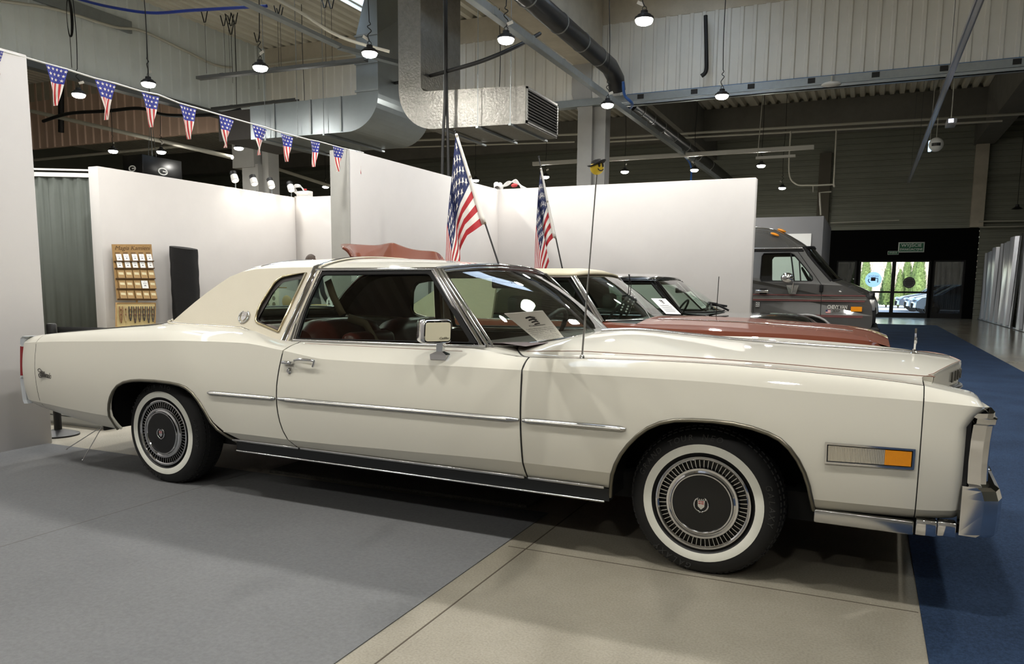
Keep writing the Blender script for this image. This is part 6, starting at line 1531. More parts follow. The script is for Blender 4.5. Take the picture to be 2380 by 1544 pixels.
for k, (px, lb) in enumerate(((475,'cream shield-shaped plaque standing by the wall nearer the cloth roll'),(500,'cream shield-shaped plaque behind the white coupe roof, second from the cloth roll'))):
    p = at_y(px,686,11.2); w = 0.115; sc_ = [(-w,.17),(-w*.75,.17),(-w*.6,.2),(w*.6,.2),(w*.75,.17),(w,.17),(w*.8,0.02),(w,-.05),(w*.6,-.2),(-w*.6,-.2),(-w,-.05),(-w*.8,.02)]
    o = MB().prism([(p.x+a, 11.2, 1.17+b_-0.03) for a, b_ in sc_], (0,.02,0)).prism([(p.x-0.03,11.22,0),(p.x+.03,11.22,0),(p.x+.03,11.22,1.0),(p.x-.03,11.22,1.0)], (0,.02,0)).build('plaque', [mat('cream enamel board', (196,182,140), 0.6)]); tag(o, lb, 'plaque')
# vendor, nearly hidden: only the hair shows over the car roof
def person(x, y, h, label):
    t = thing('person', label, 'person', (x, y, 0), PI); k = h/1.70
    me = bpy.data.meshes.new('body'); V = [(0,0,.92),(0,0,1.08),(0,0.01,1.25),(0,0.01,1.40),(0,0,1.48),(0,-.01,1.53),(-.10,0,.88),(-.11,-.02,.48),(-.11,.02,.08),(-.11,-.12,.03),(.10,0,.88),(.11,-.02,.48),(.11,.02,.08),(.11,-.12,.03),(-.18,.01,1.38),(-.23,.0,1.10),(-.20,-.16,.95),(-.17,-.24,.95),(.18,.01,1.38),(.23,.0,1.10),(.20,-.16,.95),(.17,-.24,.95)]
    E_ = [(0,1),(1,2),(2,3),(3,4),(4,5),(0,6),(6,7),(7,8),(8,9),(0,10),(10,11),(11,12),(12,13),(3,14),(14,15),(15,16),(16,17),(3,18),(18,19),(19,20),(20,21)]
    R = [.14,.12,.13,.12,.055,.05,.095,.06,.042,.035,.095,.06,.042,.035,.055,.042,.033,.022,.055,.042,.033,.022]
    me.from_pydata([tuple(c*k for c in v) for v in V], E_, []); ob = bpy.data.objects.new('body', me); COL.objects.link(ob); ob.parent = t
    md = ob.modifiers.new('skin', 'SKIN'); md.use_smooth_shade = True
    for i, sv in enumerate(me.skin_vertices[0].data): sv.radius = (R[i]*k*(1.15 if i < 4 else 1), R[i]*k*(0.85 if i < 4 else 1)); sv.use_root = (i == 0)
    ob.modifiers.new('sub', 'SUBSURF').levels = 1; me.materials.append(mat('dark navy clothes', (34,36,44), 0.8))
    SKN = mat('skin', (196,148,122), 0.55)
    mb = MB(); c = Vector((0,-.015,1.60))*k
    P = []
    for i in range(15):
        f = i/14; row = []
        for j in range(20):
            a = 2*PI*j/20; z = math.cos(PI*f); r = math.sin(PI*f); jaw = 1-0.22*max(0,-z); fx = math.cos(a)*r*.078*jaw; fy = math.sin(a)*r*.098*(jaw if math.sin(a) < 0 else 1)
            nose = 0.02*math.exp(-((math.cos(a)/.2)**2)-((z+.1)/.18)**2) if math.sin(a) < 0 else 0; row.append(c+Vector((fx, fy-nose, z*.112))*k)
        P.append(row)
    mb.grid(P, True, closed=True)
    for s_ in (-1,1): mb.sphere(c+Vector((s_*.08,.005,-.005))*k, .022*k, 8, 6, sc=(.4,.7,1.2))
    for s_ in (-1,1):
        hb_ = Vector((s_*.17,-.25,.95))*k; mb.sphere(hb_, .035*k, 10, 8, sc=(.9,1.2,.55))
        for q in range(4): mb.tube([hb_+Vector((s_*(-.024+.016*q),-.03,0))*k, hb_+Vector((s_*(-.026+.018*q),-.07-.006*(q in (1,2)),-.004))*k, hb_+Vector((s_*(-.026+.018*q),-.10-.01*(q in (1,2)),-.014))*k], [.0085*k,.008*k,.006*k], 6)
        mb.tube([hb_+Vector((-s_*.03,-.0,0))*k, hb_+Vector((-s_*.05,-.035,-.004))*k, hb_+Vector((-s_*.052,-.06,-.01))*k], [.010*k,.009*k,.007*k], 6)
    mb.build('head_and_hands', SKN, t)
    mb = MB()
    for s_ in (-1,1): mb.sphere(c+Vector((s_*.03,-.088,.012))*k, .011*k, 8, 6)
    mb.tube([c+Vector((-.024,-.086,-.055))*k, c+Vector((0,-.096,-.057))*k, c+Vector((.024,-.086,-.055))*k], .004*k, 5); mb.build('eyes_and_mouth', mat('face dark', (70,40,36), 0.5), t)
    mb = MB(); rows = []
    for i in range(10):
        f = i/9*0.62; row = []
        for j in range(30):
            a = 2*PI*j/30; lim = 0.42 if math.sin(a) < -0.3 else 1.0; ff = f*lim; row.append(c+Vector((math.cos(a)*math.sin(PI*ff)*.09, math.sin(a)*math.sin(PI*ff)*.11+.008, math.cos(PI*ff)*.128+0.006*math.sin(j*2.7)))*k)
        rows.append(row)
    mb.grid(rows, True, closed=True); mb.build('hair', mat('dark brown hair', (58,42,30), 0.6, bump=(80,0.8,0.01)), t)
    return t
hp_ = at_y(722,597,9.85); person(hp_.x, 9.85, hp_.z+0.01, 'standing person with dark brown hair behind the white coupe, only the hair showing')
# spotlights clamped to the partitions
BW_ = mat('white spotlight shell', (228,226,222), 0.4); BB_ = mat('black spotlight ring', (14,14,15), 0.4)
LENS = mat('spot lens', (255,244,225), 0.3, emit=((255,240,214), 8.0))
def spot(px, py, label, wallx):
    p = at_x(px, py, wallx); t = thing('clamp_spotlight', label, 'spotlight', (p.x, p.y, HP_), 0, 'spotlights on the white spotlight wall')
    ax = Vector((0.55,-0.25,-1.0)).normalized(); c = Vector((0.05,0,0.18))
    MB().lathe([(0.0,-0.10),(0.052,-0.10),(0.056,-0.095),(0.056,-0.03)], c, ax, 24).build('rear_cap', BB_, t)
    MB().lathe([(0.056,-0.03),(0.058,-0.028),(0.062,0.07),(0.05,0.08),(0.05,0.075)], c, ax, 24).build('shell', BW_, t)
    MB().lathe([(0.0,0.076),(0.05,0.076)], c, ax, 20).build('lens', LENS, t)
    MB().tube([(0,0.075,0),(0,0.075,0.15),(0.02,0.07,0.18),(0.05,0.055,0.18)], 0.008, 6).build('bracket', STEEL, t)
    l = bpy.data.lights.new('spot_beam', 'SPOT'); l.energy = 6; l.spot_size = math.radians(115); l.spot_blend = 0.35; l.shadow_soft_size = 0.05; l.color = (1,0.93,0.83)
    lo = bpy.data.objects.new('spot_beam', l); COL.objects.link(lo); lo.parent = t; lo.location = c+ax*0.10; lo.rotation_euler = ax.to_track_quat('-Z','Y').to_euler()
for k, (px, py) in enumerate(((540,432),(585,441),(625,449),(671,458))):
    spot(px, py, ['white and black spotlight clamped on the partition, first from the hall sign','white and black spotlight clamped on the partition, second in its row','white and black spotlight clamped on the partition, third in its row','white and black spotlight beside the white junction box in the corner'][k], -9.86)
p = at_y(707,452,11.84); t = thing('junction_box', 'white junction box with loose white wires on the partition corner', 'junction box', (p.x, 11.84, HP_))
MB().rbox(-.17,.17,-.08,.08,0,.025,.006,1).rbox(-.13,.15,-.07,.07,.025,.12,.012,2).build('box', BW_, t)
mb = MB(); rr = random.Random(5)
for k in range(5): mb.tube(smoothline([(-.13,-.02+.01*k,.05),(-.25,-.05+.02*k,.16+.02*k),(-.1,.0,.20+.01*k),(.02,.03-.02*k,.13)],5), .007, 5)
mb.build('wires', mat('white wire', (222,220,216), 0.5), t); MB().sphere((.02,0,.15), .03, 10, 8, sc=(1.6,.7,.6)).build('red_plug', mat('red plug', (170,40,44), 0.5), t)
p = at_y(1190,436,12.0); t = thing('wire_bundle', 'tangle of white wires and a red plug on the partition corner beside the flags', 'wires', (p.x,12.0,HP_))
mb = MB()
for k in range(4): mb.tube(smoothline([(-.2,-.02,.02+.01*k),(-.08,0,.13-.02*k),(.06,.02,.10+.02*k),(.26-.03*k,0,.01)],6), .009, 5)
mb.build('wires', MATS['white wire'], t); MB().sphere((.06,-.04,.06), .04, 10, 8, sc=(1.5,.7,.8)).build('red_plug', MATS['red plug'], t); MB().lathe([(0,.02),(.06,.02),(.07,0)], (-.21,0,.06), (1,0,.2), 18).build('clip', BW_, t)
# the same clamps light the second stall's corner
l = bpy.data.lights.new('spot_beam', 'SPOT'); l.energy = 6; l.spot_size = math.radians(120); l.spot_blend = 0.3; l.shadow_soft_size = 0.05; l.color = (1,0.93,0.83)
sp2 = thing('clamp_spotlight', 'small white spotlight at the partition corner next to the tangle of wires', 'spotlight', (p.x-0.25,11.98,HP_)); ax = Vector((0.5,-0.7,-0.9)).normalized()
lo = bpy.data.objects.new('spot_beam', l); COL.objects.link(lo); lo.parent = sp2; lo.location = (0.08,-0.18,0.02); lo.rotation_euler = ax.to_track_quat('-Z','Y').to_euler()
MB().lathe([(0.0,-0.05),(0.045,-0.05),(0.05,0.04),(0.04,0.05)], (0,-0.05,0.06), ax, 20).build('shell', BW_, sp2); MB().tube([(0,0,0),(0,0,0.06),(0,-0.05,0.07)], .008, 6).build('bracket', STEEL, sp2)
# ================================================================== OVERHEAD SERVICES
FOIL = mat('crinkled foil', (134,132,127), 0.36, 0.75, bump=(22,0.55,0.02), noise=(9,0.15)); GALV = mat('galvanised duct', (150,158,162), 0.34, 0.8, noise=(2,0.06))
BCAB = mat('black cable', (12,12,13), 0.6)
def single(mb, name, m_, label, cat, group=None, **k): return tag(mb.build(name, m_, **k), label, cat, group)
# foil covered duct with grille
du = thing('foil_duct', 'foil-wrapped ventilation duct ending in a dark louvred grille over the hall', 'duct', (-8.3, 13.0, 4.1)); o = Vector(du.location)
y1 = 14.55
# side outline with rounded outer bend
n = 10; ol = [(-8.32,8.45),(-7.83,8.45),(-7.83,4.86),(-7.78,4.80),(-7.7,4.78),(-5.69,4.70),(-5.69,4.05),(-7.55,4.09)]
ol += [(-7.55-0.77*math.sin(a), 4.86-0.77*math.cos(a)) for a in [PI/2*i/n for i in range(1, n+1)]]
MB().prism([Vector((x,13.0,z))-o for x, z in ol], (0,y1-13.0,0)).build('casing', FOIL, du)
g = MB().box(-5.69-o.x,-5.665-o.x,13.02-o.y,13.06-o.y,4.07-o.z,4.69-o.z).box(-5.69-o.x,-5.665-o.x,y1-.06-o.y,y1-.02-o.y,4.07-o.z,4.69-o.z).box(-5.69-o.x,-5.665-o.x,13.02-o.y,y1-.02-o.y,4.65-o.z,4.69-o.z).box(-5.69-o.x,-5.665-o.x,13.02-o.y,y1-.02-o.y,4.07-o.z,4.11-o.z)
for i in range(11): g.obox(Vector((-5.675,(13.0+y1)/2,4.12+i*0.052))-o, Vector((0.022,0,-0.012)), Vector((0,(y1-13)/2-.04,0)), Vector((0.002,0,0.004)))
g.build('grille', mat('grille grey', (120,120,116), 0.5, 0.3), du); MB().add([Vector((-5.70+.012,13.03,4.08))-o,Vector((-5.688,y1-.03,4.08))-o,Vector((-5.688,y1-.03,4.68))-o,Vector((-5.688,13.03,4.68))-o],[(0,1,2,3)]).build('grille_back', BLKP, du)
mb = MB()
for x in (-7.3,-6.6,-5.95): mb.box(x-.025-o.x,x+.025-o.x,12.9-o.y,y1+.1-o.y,4.02-o.z,4.055-o.z); mb.tube([(x-o.x,12.93-o.y,4.03-o.z),(x-o.x,12.93-o.y,8.4-o.z)], .007, 5)
mb.build('hanger', STEEL, du)
mt = thing('sheet_metal_duct', 'bare galvanised duct with a curved elbow left of the foil-wrapped duct', 'duct', (-10,14,4.4)); o = Vector(mt.location)
ol = [(-10.0,6.3),(-9.46,6.3),(-9.46,5.15)]+[(-10.25+0.79*math.cos(a), 5.12-0.72*math.sin(a)) for a in [PI/2*i/12 for i in range(13)]]+[(-12.9,4.42),(-12.9,5.14),(-10.0,5.14)]
MB().prism([Vector((x,14.0,z))-o for x, z in ol], (0,2.1,0)).build('casing', GALV, mt)
mb = MB().grid([[Vector(p)-o for p in r] for r in ([(-10.0,14,6.3),(-9.46,14,6.3),(-9.46,16.1,6.3),(-10.0,16.1,6.3)],[(-9.85,14.2,7.3),(-9.6,14.2,7.3),(-9.46,16.1,7.6),(-10.0,16.1,7.6)],[(-9.85,14.2,8.45),(-9.6,14.2,8.45),(-9.46,16.1,8.45),(-10.0,16.1,8.45)])], False, closed=True); mb.build('riser', GALV, mt)
mb = MB()
for x in (-12.2,-11.2,-10.4): mb.box(x-.02-o.x,x+.02-o.x,13.97-o.y,13.995-o.y,4.42-o.z,5.14-o.z)
for z in (5.2,5.75,6.3): mb.box(-10.02-o.x,-9.44-o.x,13.97-o.y,13.995-o.y,z-.02-o.z,z+.02-o.z)
mb.build('flange', STEEL, mt)
mb = MB()
for x in (-12.4,-11.5,-10.8): mb.box(x-.025-o.x,x+.025-o.x,13.9-o.y,16.2-o.y,4.35-o.z,4.385-o.z); mb.tube([(x-o.x,13.92-o.y,4.36-o.z),(x-o.x,13.92-o.y,8.4-o.z)], .007, 5)
mb.build('hanger', STEEL, mt)
MB().box(-13.9-o.x,-12.9-o.x,14.05-o.y,16.0-o.y,4.45-o.z,5.1-o.z).build('filter_box', mat('dark filter', (44,40,36), 0.6), mt)
# black drain pipes
PIPE = mat('black drain pipe', (30,31,34), 0.32)
def bigpipe(pts, r, label, rings):
    t = thing('drain_pipe', label, 'pipe', pts[0]); o = Vector(pts[0])
    MB().tube([Vector(p)-o for p in pts], r, 20).build('pipe', PIPE, t)
    mb = MB(); a, b_ = Vector(pts[0]), Vector(pts[1])
    for f in rings: c = a.lerp(b_, f)-o; d = (b_-a).normalized()*0.02; mb.tube([c-d, c+d], r+0.012, 20)
    mb.build('clamp', mat('clamp grey', (150,150,148), 0.4, 0.6), t)
bigpipe([(-6.05,4.0,6.52),(-6.05,18.9,6.52),(-6.05,19.45,6.36),(-6.05,19.6,6.1)], 0.21, 'large black drain pipe along the concrete beam in front of the cladding', [.45,.55,.66,.77,.86,.94])
bigpipe([(-6.0,20.6,6.0),(-6.0,36.6,6.0)], 0.21, 'black drain pipe running on behind the cladding towards the far wall', [.05,.12,.2,.3,.42,.55,.7])
# cable trays and rails
def tray(a, b_, w, h, label, m_=STEEL, name='cable_tray', hung=None):
    a, b_ = Vector(a), Vector(b_); d = (b_-a).normalized(); s_ = d.cross(Vector((0,0,1))).normalized(); L_ = (b_-a).length; c = (a+b_)/2
    mb = MB().obox(c, d*L_/2, s_*w/2, Vector((0,0,.004)))
    for sg in (-1,1): mb.obox(c+s_*sg*w/2+Vector((0,0,h/2)), d*L_/2, s_*.004, Vector((0,0,h/2)))
    k = int(L_/1.5)
    for i in range(k): mb.obox(a+d*(i+.5)*L_/k+s_*0+Vector((0,0,h*.6)), d*.05, s_*(w/2+.008), Vector((0,0,h*.5)))
    if hung:
        for i in range(0, k, 2): p = a+d*(i+.5)*L_/k; mb.tube([p+Vector((0,0,h)), (p.x,p.y,hung)], .006, 5)
    return single(mb, name, m_, label, 'cable tray')
tray((-5.5,7.5,5.30),(-5.5,33,5.30), .12, .12, 'long steel cable tray running above the aisle left of the black drain pipe')
tray((-17.2,17.2,6.05),(-14.2,17.2,6.05), .16,.06, 'grey cable tray bending across in front of the cladding corner', STEELD)
pA = at_z(720,22,7.0); pB = at_z(800,150,6.6); tray((-10.1,8.6,6.0),(-9.3,12.5,5.6), .14,.06,'perforated tray slanting down above the galvanised duct', STEEL)
tray((-9.3,12.5,5.58),(-8.4,14.9,5.55), .14,.06,'short tray piece behind the galvanised riser', STEEL)
tray((-13.9,13.5,5.7),(-9.4,13.5,5.62), .14,.06,'cable tray across the front of the galvanised duct', STEELD)
mb = MB(); x0, x1 = -6.3, 13.8
mb.box(x0,x1,19.72,19.86,5.74,5.76).box(x0,x1,19.72,19.725,5.74,5.82).box(x0,x1,19.855,19.86,5.74,5.82)
single(mb, 'cable_tray', STEEL, 'perforated cable tray under the blue-edged cladding on the right', 'cable tray')
bl_ = mat('blue foil edge', (44,98,150), 0.5)
single(MB().box(-5.9,13.8,19.93,19.96,6.03,6.075), 'blue_strip', bl_, 'blue strip along the bottom edge of the cladding on the right', 'strip')
mb = MB()
for k in range(12): mb.box(-5.6+k*1.35,-5.44+k*1.35,19.86,19.89,5.92,6.03)
single(mb, 'hanger_plates', mat('black plate', (14,14,14), 0.6), 'row of small black square plates under the cladding edge', 'plates', kind=None) if False else struct('trim_5', mb, mat('black plate', (14,14,14), 0.6))
# the slender light track on the right
tr = thing('light_track', 'long slim grey light track slanting away overhead on the right', 'light track', (1.22,13,5.35))
a, b_ = Vector((0,-3.5,0)), Vector((0,21.6,0)); mb = MB().box(-.055,.055,-3.5,21.6,-.03,.04); mb.build('housing', mat('track grey', (150,150,156), 0.3, 0.6), tr)
MB().box(-.03,.03,-3.4,21.4,-.034,-.03).build('diffuser', mat('track diffuser', (196,196,200), 0.25), tr)
mb = MB(); [mb.tube([(0,y,.04),(0,y,3.1)], .006, 5) for y in (0,5,10,15,20)]; mb.build('suspension_wire', STEELD, tr)
t = thing('hanging_ball', 'white ball loudspeaker hanging on the right with a dark slotted band', 'loudspeaker', at_y(2174,356,22)); MB().sphere((0,0,.2), .17, 20, 14).build('shell', mat('white shell', (214,214,210), 0.45), t); mb = MB()
for k in range(6): a = -PI/2-0.55+0.2*k; mb.obox(Vector((math.cos(a)*.165,math.sin(a)*.165,.185)), Vector((-math.sin(a),math.cos(a),0))*.014, Vector((math.cos(a),math.sin(a),0))*.012, Vector((0,0,.035)))
mb.build('slots', BLKP, t); MB().tube([(0,0,.36),(0,0,3.9)], .008, 6).build('stem', PAINT, t)
p = at_y(2210,287,20.6); t = thing('emergency_light', 'small emergency light box hanging on a rod right of the light track', 'emergency light', p); MB().rbox(-.10,.10,-.28,.22,-.06,.06,.01,1).build('case', mat('grey case', (150,150,150), 0.4), t); MB().box(-.07,.03,-.286,-.28,-.03,.05).build('lit_panel', mat('lit panel', (235,235,250), 0.3, emit=((226,226,255), 3.0)), t); MB().tube([(.0,0,.06),(.0,0,3.2)], .012, 6).build('rod', PAINT, t)
p = at_y(2161,340,22.0); t = thing('emergency_light', 'narrow bright emergency light beside the white ball loudspeaker', 'emergency light', p); MB().rbox(-.035,.035,-.03,.03,-.13,.13,.01,1).build('case', mat('lit blue', (200,226,240), 0.3, emit=((190,226,250), 2.0)), t); MB().tube([(0,0,.13),(.03,0,3.2)], .006, 5).build('rod', PAINT, t)
p = at_y(1932,197,19.75); t = thing('access_point', 'round white access point under the cladding cable tray', 'access point', p); MB().sphere((0,0,0), .22, 22, 10, sc=(1,1,.28)).build('cover', mat('white plastic', (222,222,218), 0.4), t); MB().tube([(0,0,.04),(0,.05,.2)], .02, 6).build('stem', PAINT, t)
# light battens and pipes behind the cladding
def bar(a, b_, r, label, name='pipe', m_=PAINT, cat='pipe'): return single(MB().tube([a, b_], r, 8), name, m_, label, cat)
a, b_ = at_y(1395,372,25), at_y(1892,342,25); mb = MB().obox((a+b_)/2+Vector((-1.2,0,0)), Vector(((b_.x-a.x)/2+1.2,0,0)), (0,.05,0), (0,0,.06)); single(mb, 'light_batten', mat('batten white', (196,194,186), 0.45), 'long pale horizontal batten hanging behind the gap over the flags', 'batten')
a, b_ = at_y(1757,367,24), at_y(1849,363,24); t = thing('light_batten', 'short pale batten hung on one rod above the end of the white partition', 'batten', a.lerp(b_,.5)); MB().box(-(b_.x-a.x)/2,(b_.x-a.x)/2,-.05,.05,-.035,.035).build('housing', MATS['batten white'], t); MB().tube([(-.5,0,.03),(-.35,0,3.9)], .012, 6).build('rod', PAINT, t)
bar(at_y(1600,312,30)+Vector((-4,0,.08)), at_y(2380,268,30)+Vector((4,0,0)), .045, 'upper of two long pale pipes crossing below the far roof beam')
bar(at_y(1600,321,29.8)+Vector((-4,0,.08)), at_y(2330,281,29.8), .035, 'lower of two long pale pipes crossing below the far roof beam')
bar(at_y(870,330,27), at_y(1345,312,27), .04, 'pale pipe crossing behind the tops of the flags')
bar(at_y(870,345,28.5), at_y(1335,330,28.5), .03, 'thin pale pipe just under another behind the flags')
single(MB().tube(smoothline([at_y(1838,305,29), at_y(1834,400,29), at_y(1850,428,29), at_y(1880,431,29), at_y(1935,429,29), at_y(1938,424,29), at_y(1944,300,29)],5), .03, 6), 'conduit', PAINT, 'U-shaped pale conduit hanging in front of the dark far wall', 'conduit')
single(MB().tube([at_y(1932,446,31), at_y(1905,448,31), at_y(1908,500,31)], .035, 6).tube([at_y(1890,447,31), at_y(1890,430,31)], .02, 6), 'conduit', PAINT, 'short pale pipe stub with branches on the dark far wall', 'conduit')
bar(at_y(2275,515,36.4), at_y(2380,514,36.4)+Vector((2,0,0)), .03, 'upper pale rail on the far wall right of the black portal')
bar(at_y(2275,528,36.4), at_y(2380,526,36.4)+Vector((2,0,0)), .03, 'lower pale rail on the far wall right of the black portal')
bar(at_y(1930,518,36.5), at_y(2090,512,36.5), .025, 'thin pale pipe on the far wall above the black portal')
# conduit along the bulkhead corner
single(MB().tube(smoothline([at_x(0,2,XL+.1), at_x(130,22,XL+.1), at_x(262,62,XL+.1), at_x(330,72,XL+.12), at_x(430,118,XL+.1), at_x(515,155,XL+.1), at_y(600,152,19.8), at_y(720,138,19.8), at_y(835,126,19.8)],5), .035, 6), 'conduit', PAINT, 'pale conduit following the top of the left cladding round the corner', 'conduit')
single(MB().box(XL+.02,XL+.10,-6,15.0,7.55,7.85), 'perforated_rail', STEEL, 'perforated steel rail high on the left cladding', 'rail')
# cables
def cable(pts, r, label, m_=BCAB): return single(MB().tube(smoothline(pts,6), r, 6), 'cable', m_, label, 'cable')
cable([at_y(910,195,14.8), at_y(985,180,13.6), at_y(1060,160,12.6), at_y(1125,140,12.5), at_y(1200,108,13), at_y(1255,78,14)], .035, 'thick black cable swagged in front of the foil duct up to the concrete beam')
cable([at_y(1034,-20,12.75), at_y(1035,200,12.75), at_y(1029,340,12.75), at_y(1028,470,12.75)], .026, 'left of two black cables hanging straight down beside the larger flag')
cable([at_y(1037,-20,12.8), at_y(1038,200,12.8), at_y(1041,330,12.8), at_y(1043,470,12.8)], .026, 'right of two black cables hanging straight down beside the larger flag')
cable([at_y(172,-5,12), at_y(250,15,12), at_y(350,30,12), at_y(450,24,12), at_y(620,14,12)], .03, 'blue cable looping across the top near the roof', mat('blue cable', (32,58,150), 0.45))
cable([at_y(1448,190,18.6), at_y(1452,222,18.8), at_y(1470,242,19.2), at_y(1466,262,22), at_y(1510,300,24), at_y(1570,345,26), at_y(1604,380,28), at_y(1606,420,28)], .035, 'blue cable dropping from the drain pipe end and running on behind', mat('blue cable bright', (48,92,160), 0.45))
cable([at_y(1640,36,19.7), at_y(1642,130,19.7), at_y(1641,165,19.7), at_y(1630,177,19.7)], .05, 'short black pipe down the cladding on the right')
cable([at_y(100,282,16.5), at_y(160,264,16.5), at_y(250,258,16.5), at_y(325,252,16.5), at_y(390,268,16.5), at_y(500,266,16.5), at_y(560,255,17)], .05, 'thick black cable bundle behind the pennants')
cable([at_y(142,185,18.6), at_y(142,308,18.6)], .10, 'vertical black pipe on the pinkish cladding behind the bunting')
cable([at_y(1700,0,15), at_y(1688,110,15.5), at_y(1683,165,16.1)], .012, 'thin cable to the lamp in front of the right cladding') if False else None
bar(at_y(72,258,17), at_y(540,366,17.5), .06, 'long pale slanting rail behind the first pennants')
bar(at_y(80,372,20.5), at_y(420,340,20.5), .05, 'steel pipe below the pinkish cladding')
bar(at_y(620,385,24), at_y(765,432,24), .06, 'pale slanting rail behind the spotlights')
cable([at_y(640,-5,11.5), at_y(700,30,11.5), at_y(790,85,11.8), at_y(905,120,12.4)], .03, 'pale conduit slanting from the roof to the galvanised riser', PAINT)
# coil of cable on the left cladding
p = at_x(160,42,XL+.6); mb = MB()
for k in range(5): mb.tube([p+Vector((0.01*k, .05*math.cos(a)*(1+.15*k), .42*math.sin(a))) for a in [2*PI*i/24 for i in range(25)]], .007, 5)
mb.tube([p+Vector((0,0,-.42)), p+Vector((0,0,-1.1))], .007, 5); single(mb, 'cable_coil', BCAB, 'coil of thin cable hanging before the left cladding', 'cable coil')
# hook bars hanging from the deck
mb_h = [(476,54),(520,62),(531,58),(537,62),(546,58),(537,82),(598,100),(645,40),(651,46),(755,20),(770,22)]
for k, (px, py) in enumerate(mb_h):
    p = at_z(px, py, 7.6); t = MB().tube([p+Vector((-.1,0,.28)), p+Vector((-.02,0,.02)), p+Vector((.02,0,.02)), p+Vector((.1,0,.28))], .014, 5).tube([p, p-Vector((0,0,1.2))], .006, 4)
    tag(t.build('roof_hook', BCAB), 'small black V-shaped hook hanging under the ribbed roof deck', 'hook', 'black hooks under the roof deck')
# hanging G-sign block
sg = thing('hanging_sign', 'black hanging sign block with white oval rings over the spotlight wall', 'sign', at_y(330,358,15)-Vector((0,0,0.7)))
o = Vector(sg.location); L_ = at_x(422,372,o.x).y-15; Wd = o.x-at_y(284,358,15).x
MB().rbox(-Wd,0,0,L_,0,0.7,.01,1).build('block', mat('sign black', (13,13,14), 0.35), sg)
def ring_g(mb, c, xa, ya, w):
    xa, ya = Vector(xa), Vector(ya); n = 28; c = Vector(c)
    mb.prism([c+xa*(w*math.cos(2*PI*i/n))+ya*(w*.62*math.sin(2*PI*i/n)) for i in range(n)], xa.cross(ya)*.01, holes=[[c+xa*(w*.74*math.cos(-2*PI*i/n))+ya*(w*.42*math.sin(-2*PI*i/n)) for i in range(n)]])
    mb.prism([c+xa*x+ya*y for x, y in ((-.05*w,.12*w),(w*.85,.12*w),(w*.85,-.10*w),(-.05*w,-.10*w))], xa.cross(ya)*.01)
mb = MB(); gy = at_x(378,399,o.x); ring_g(mb, (0.004, gy.y-o.y, gy.z-o.z), (0,1,0), (0,0,1), .16); gx = at_y(308,392,15); ring_g(mb, (gx.x-o.x, -.004, gx.z-o.z), (1,0,0), (0,0,1), .13); mb.build('emblem', mat('sign white', (228,228,226), 0.5), sg)
MB().tube([(-.2,.5,.7),(-.2,.5,4.4)], .012, 6).tube([(-.35,.5,.7),(-.2,.5,1.9),(-.05,.5,.7)], .008, 5).build('suspension_wire', STEELD, sg)

# ================================================================== LAMPS
BODY = mat('lamp body', (40,40,42), 0.45, 0.4); LLED = mat('lamp lens', (255,250,238), 0.3, emit=((255,250,238), 220.0)); TAGM = mat('lamp tag', (210,206,196), 0.6)
def lamp_mesh():
    t = thing('high_bay_lamp', 'x', 'lamp', (0,0,0), 0, 'high bay lamps hanging over the hall')
    MB().lathe([(0.0,.13),(.05,.13),(.055,.09),(.10,.07),(.105,.05),(.135,.04),(.14,.005),(.125,0)], (0,0,0), (0,0,1), 28).build('housing', BODY, t)
    MB().lathe([(.125,0.0),(.122,-.02),(.105,-.045),(.07,-.06),(0,-.066)], (0,0,0), (0,0,1), 28).build('lens', LLED, t)
    mb = MB().tube([(.03*math.cos(a), 0, .16+.03*math.sin(a)) for a in [2*PI*k/14 for k in range(15)]], .006, 6)
    mb.tube(smoothline([(0,0,.19),(.03,.01,.28),(-.035,0,.36),(.03,-.01,.42),(-.02,0,.46),(0,0,.5)],5), .008, 6); mb.build('hook_and_loop', BCAB, t)
    MB().obox(Vector((.06,-.02,.24)), Vector((.045,0,.02)), (0,.004,0), Vector((-.01,0,.022))).build('tag', TAGM, t)
    MB().tube(smoothline([(0,0,.5),(.02,0,1.2),(-.01,.02,2.2),(0,0,3.45)],5), .009, 5).build('cable', BCAB, t)
    return t
LP = [(605,157,'over the cladding corner'),(345,195,'above the third pennant, on a knotted cable'),(183,220,'between the first two pennants'),(859,124,'in front of the galvanised duct'),(1176,92,'in front of the concrete beam, right of the black cables'),(1497,47,'highest in view, before the right cladding'),(263,351,'low behind the second pennant'),(375,353,'just above the black hanging sign'),(555,344,'behind the fifth pennant'),(708,326,'touching the bunting between two pennants'),(955,288,'left of the foil duct bend'),(1160,264,'in front of the foil duct'),(1412,244,'in front of the painted column'),(1678,223,'below the edge of the right cladding'),(1105,419,'just behind the larger flag'),(1268,411,'just behind the smaller flag'),(1452,399,'right of the aerial ball'),(1614,395,'between the aerial ball and the partition end'),(1769,385,'hanging over the end of the white partition'),(1818,437,'lower, right of the white partition end'),(757,434,'small, beside the end-on white partition')]
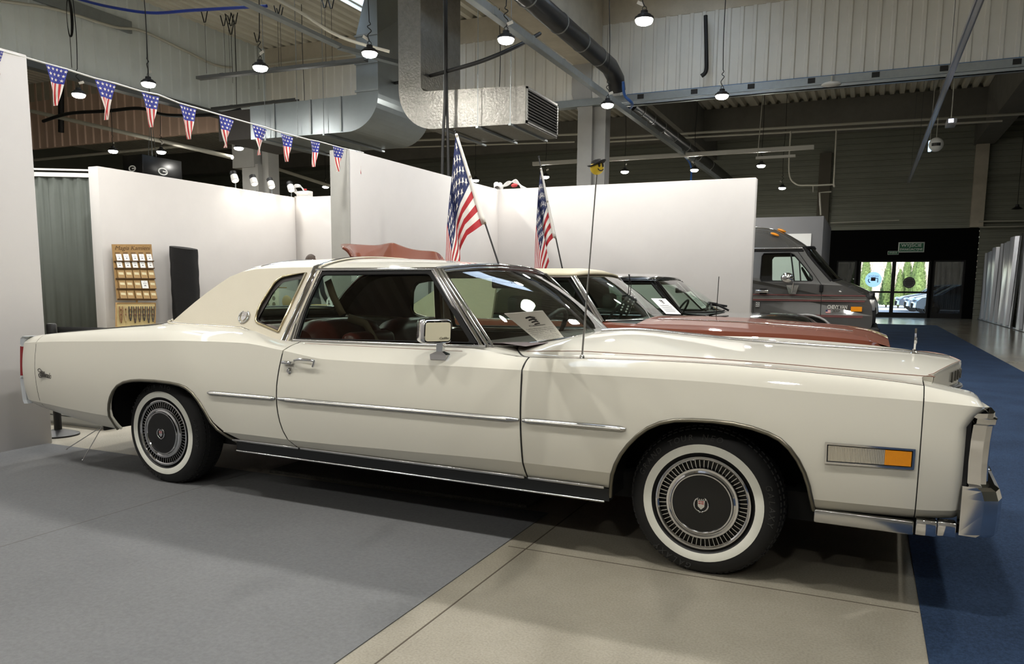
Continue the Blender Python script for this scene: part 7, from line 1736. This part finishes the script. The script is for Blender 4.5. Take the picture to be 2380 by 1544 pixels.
# lamps hang level at 5 m over a grid; their grid places come out of the picture and are snapped
proto = None; lamps = []
for k, (px, py, lb) in enumerate(LP):
    p = at_z(px, py, 5.0); label = 'lit high bay lamp '+lb
    if proto is None: proto = lamp_mesh(); t = proto; t.location = p; t['label'] = label
    else: t = dup(proto, p, rnd.uniform(0,6.28), label)
    lamps.append(p)
for k, (x, y) in enumerate([(-15.0,6.35),(-12.6,6.35),(-10.1,6.35),(-7.7,6.35),(-5.3,6.35),(-2.9,6.35),(-0.5,6.35),(2.2,6.35),(-10.1,1.4),(-7.7,1.4),(-5.3,1.4),(-2.9,1.4),(-0.5,1.4),(2.2,1.4),(-7.7,-3.5),(-5.3,-3.5),(-2.9,-3.5),(-0.5,-3.5),(2.2,-3.5),(-0.6,11.35),(1.9,11.35)]):
    t = dup(proto, Vector((x,y,5.0)), rnd.uniform(0,6.28), 'lit high bay lamp over the front of the hall, out of the photo'); lamps.append(t.location.copy())
# one unlit small lamp at the far right
p = at_y(2364,486,31); t = thing('unlit_lamp', 'small dark unlit lamp hanging at the far right', 'lamp', p); MB().lathe([(0,.16),(.05,.15),(.06,.08),(.17,.0),(.16,0)], (0,0,0), (0,0,1), 20).build('shade', BODY, t); MB().tube([(0,0,.16),(0,0,4.0)], .01, 5).build('cable', BCAB, t)
LE = 46.0
for k, p in enumerate(lamps):
    l = bpy.data.lights.new('lamp_light', 'AREA'); l.shape = 'DISK'; l.size = 0.22; l.energy = LE*(1.2 if 5 < p.y < 7 else (0.8 if 0 < p.y < 3 else (0.6 if p.y < 0 else 1.0))); l.color = (1.0,0.982,0.95); l.spread = math.radians(180)
    lo = bpy.data.objects.new('lamp_light', l); COL.objects.link(lo); lo.location = Vector(p)+Vector((0,0,-.075))

# ================================================================== DAYLIGHT, RENDER LOOK
w = bpy.data.worlds.new('world'); SC.world = w; w.use_nodes = True; nt = w.node_tree; bg = nt.nodes['Background']
sk_ = nt.nodes.new('ShaderNodeTexSky'); sk_.sky_type = 'NISHITA'; sk_.sun_elevation = math.radians(38); sk_.sun_rotation = math.radians(150); sk_.sun_disc = False; sk_.air_density = 1.2; sk_.dust_density = 2.0
nt.links.new(sk_.outputs[0], bg.inputs['Color']); bg.inputs['Strength'].default_value = 0.9
sn = bpy.data.lights.new('sun', 'SUN'); sn.energy = 9.0; sn.angle = math.radians(1); sn.color = (1,0.95,0.86); so = bpy.data.objects.new('sun', sn); COL.objects.link(so); so.rotation_euler = (math.radians(55), 0, math.radians(-25)); so.location = (0,0,30)
SC.view_settings.view_transform = 'Standard'; SC.view_settings.look = 'None'; SC.view_settings.gamma = 1.0; SC.view_settings.use_curve_mapping = False
SC.view_settings.exposure = 0.0
SC.cycles.use_denoising = True; SC.cycles.max_bounces = 9; SC.cycles.diffuse_bounces = 4; SC.cycles.glossy_bounces = 5; SC.cycles.transparent_max_bounces = 24; SC.cycles.transmission_bounces = 6
SC.cycles.sample_clamp_indirect = 6.0; SC.cycles.caustics_reflective = False; SC.cycles.caustics_refractive = False
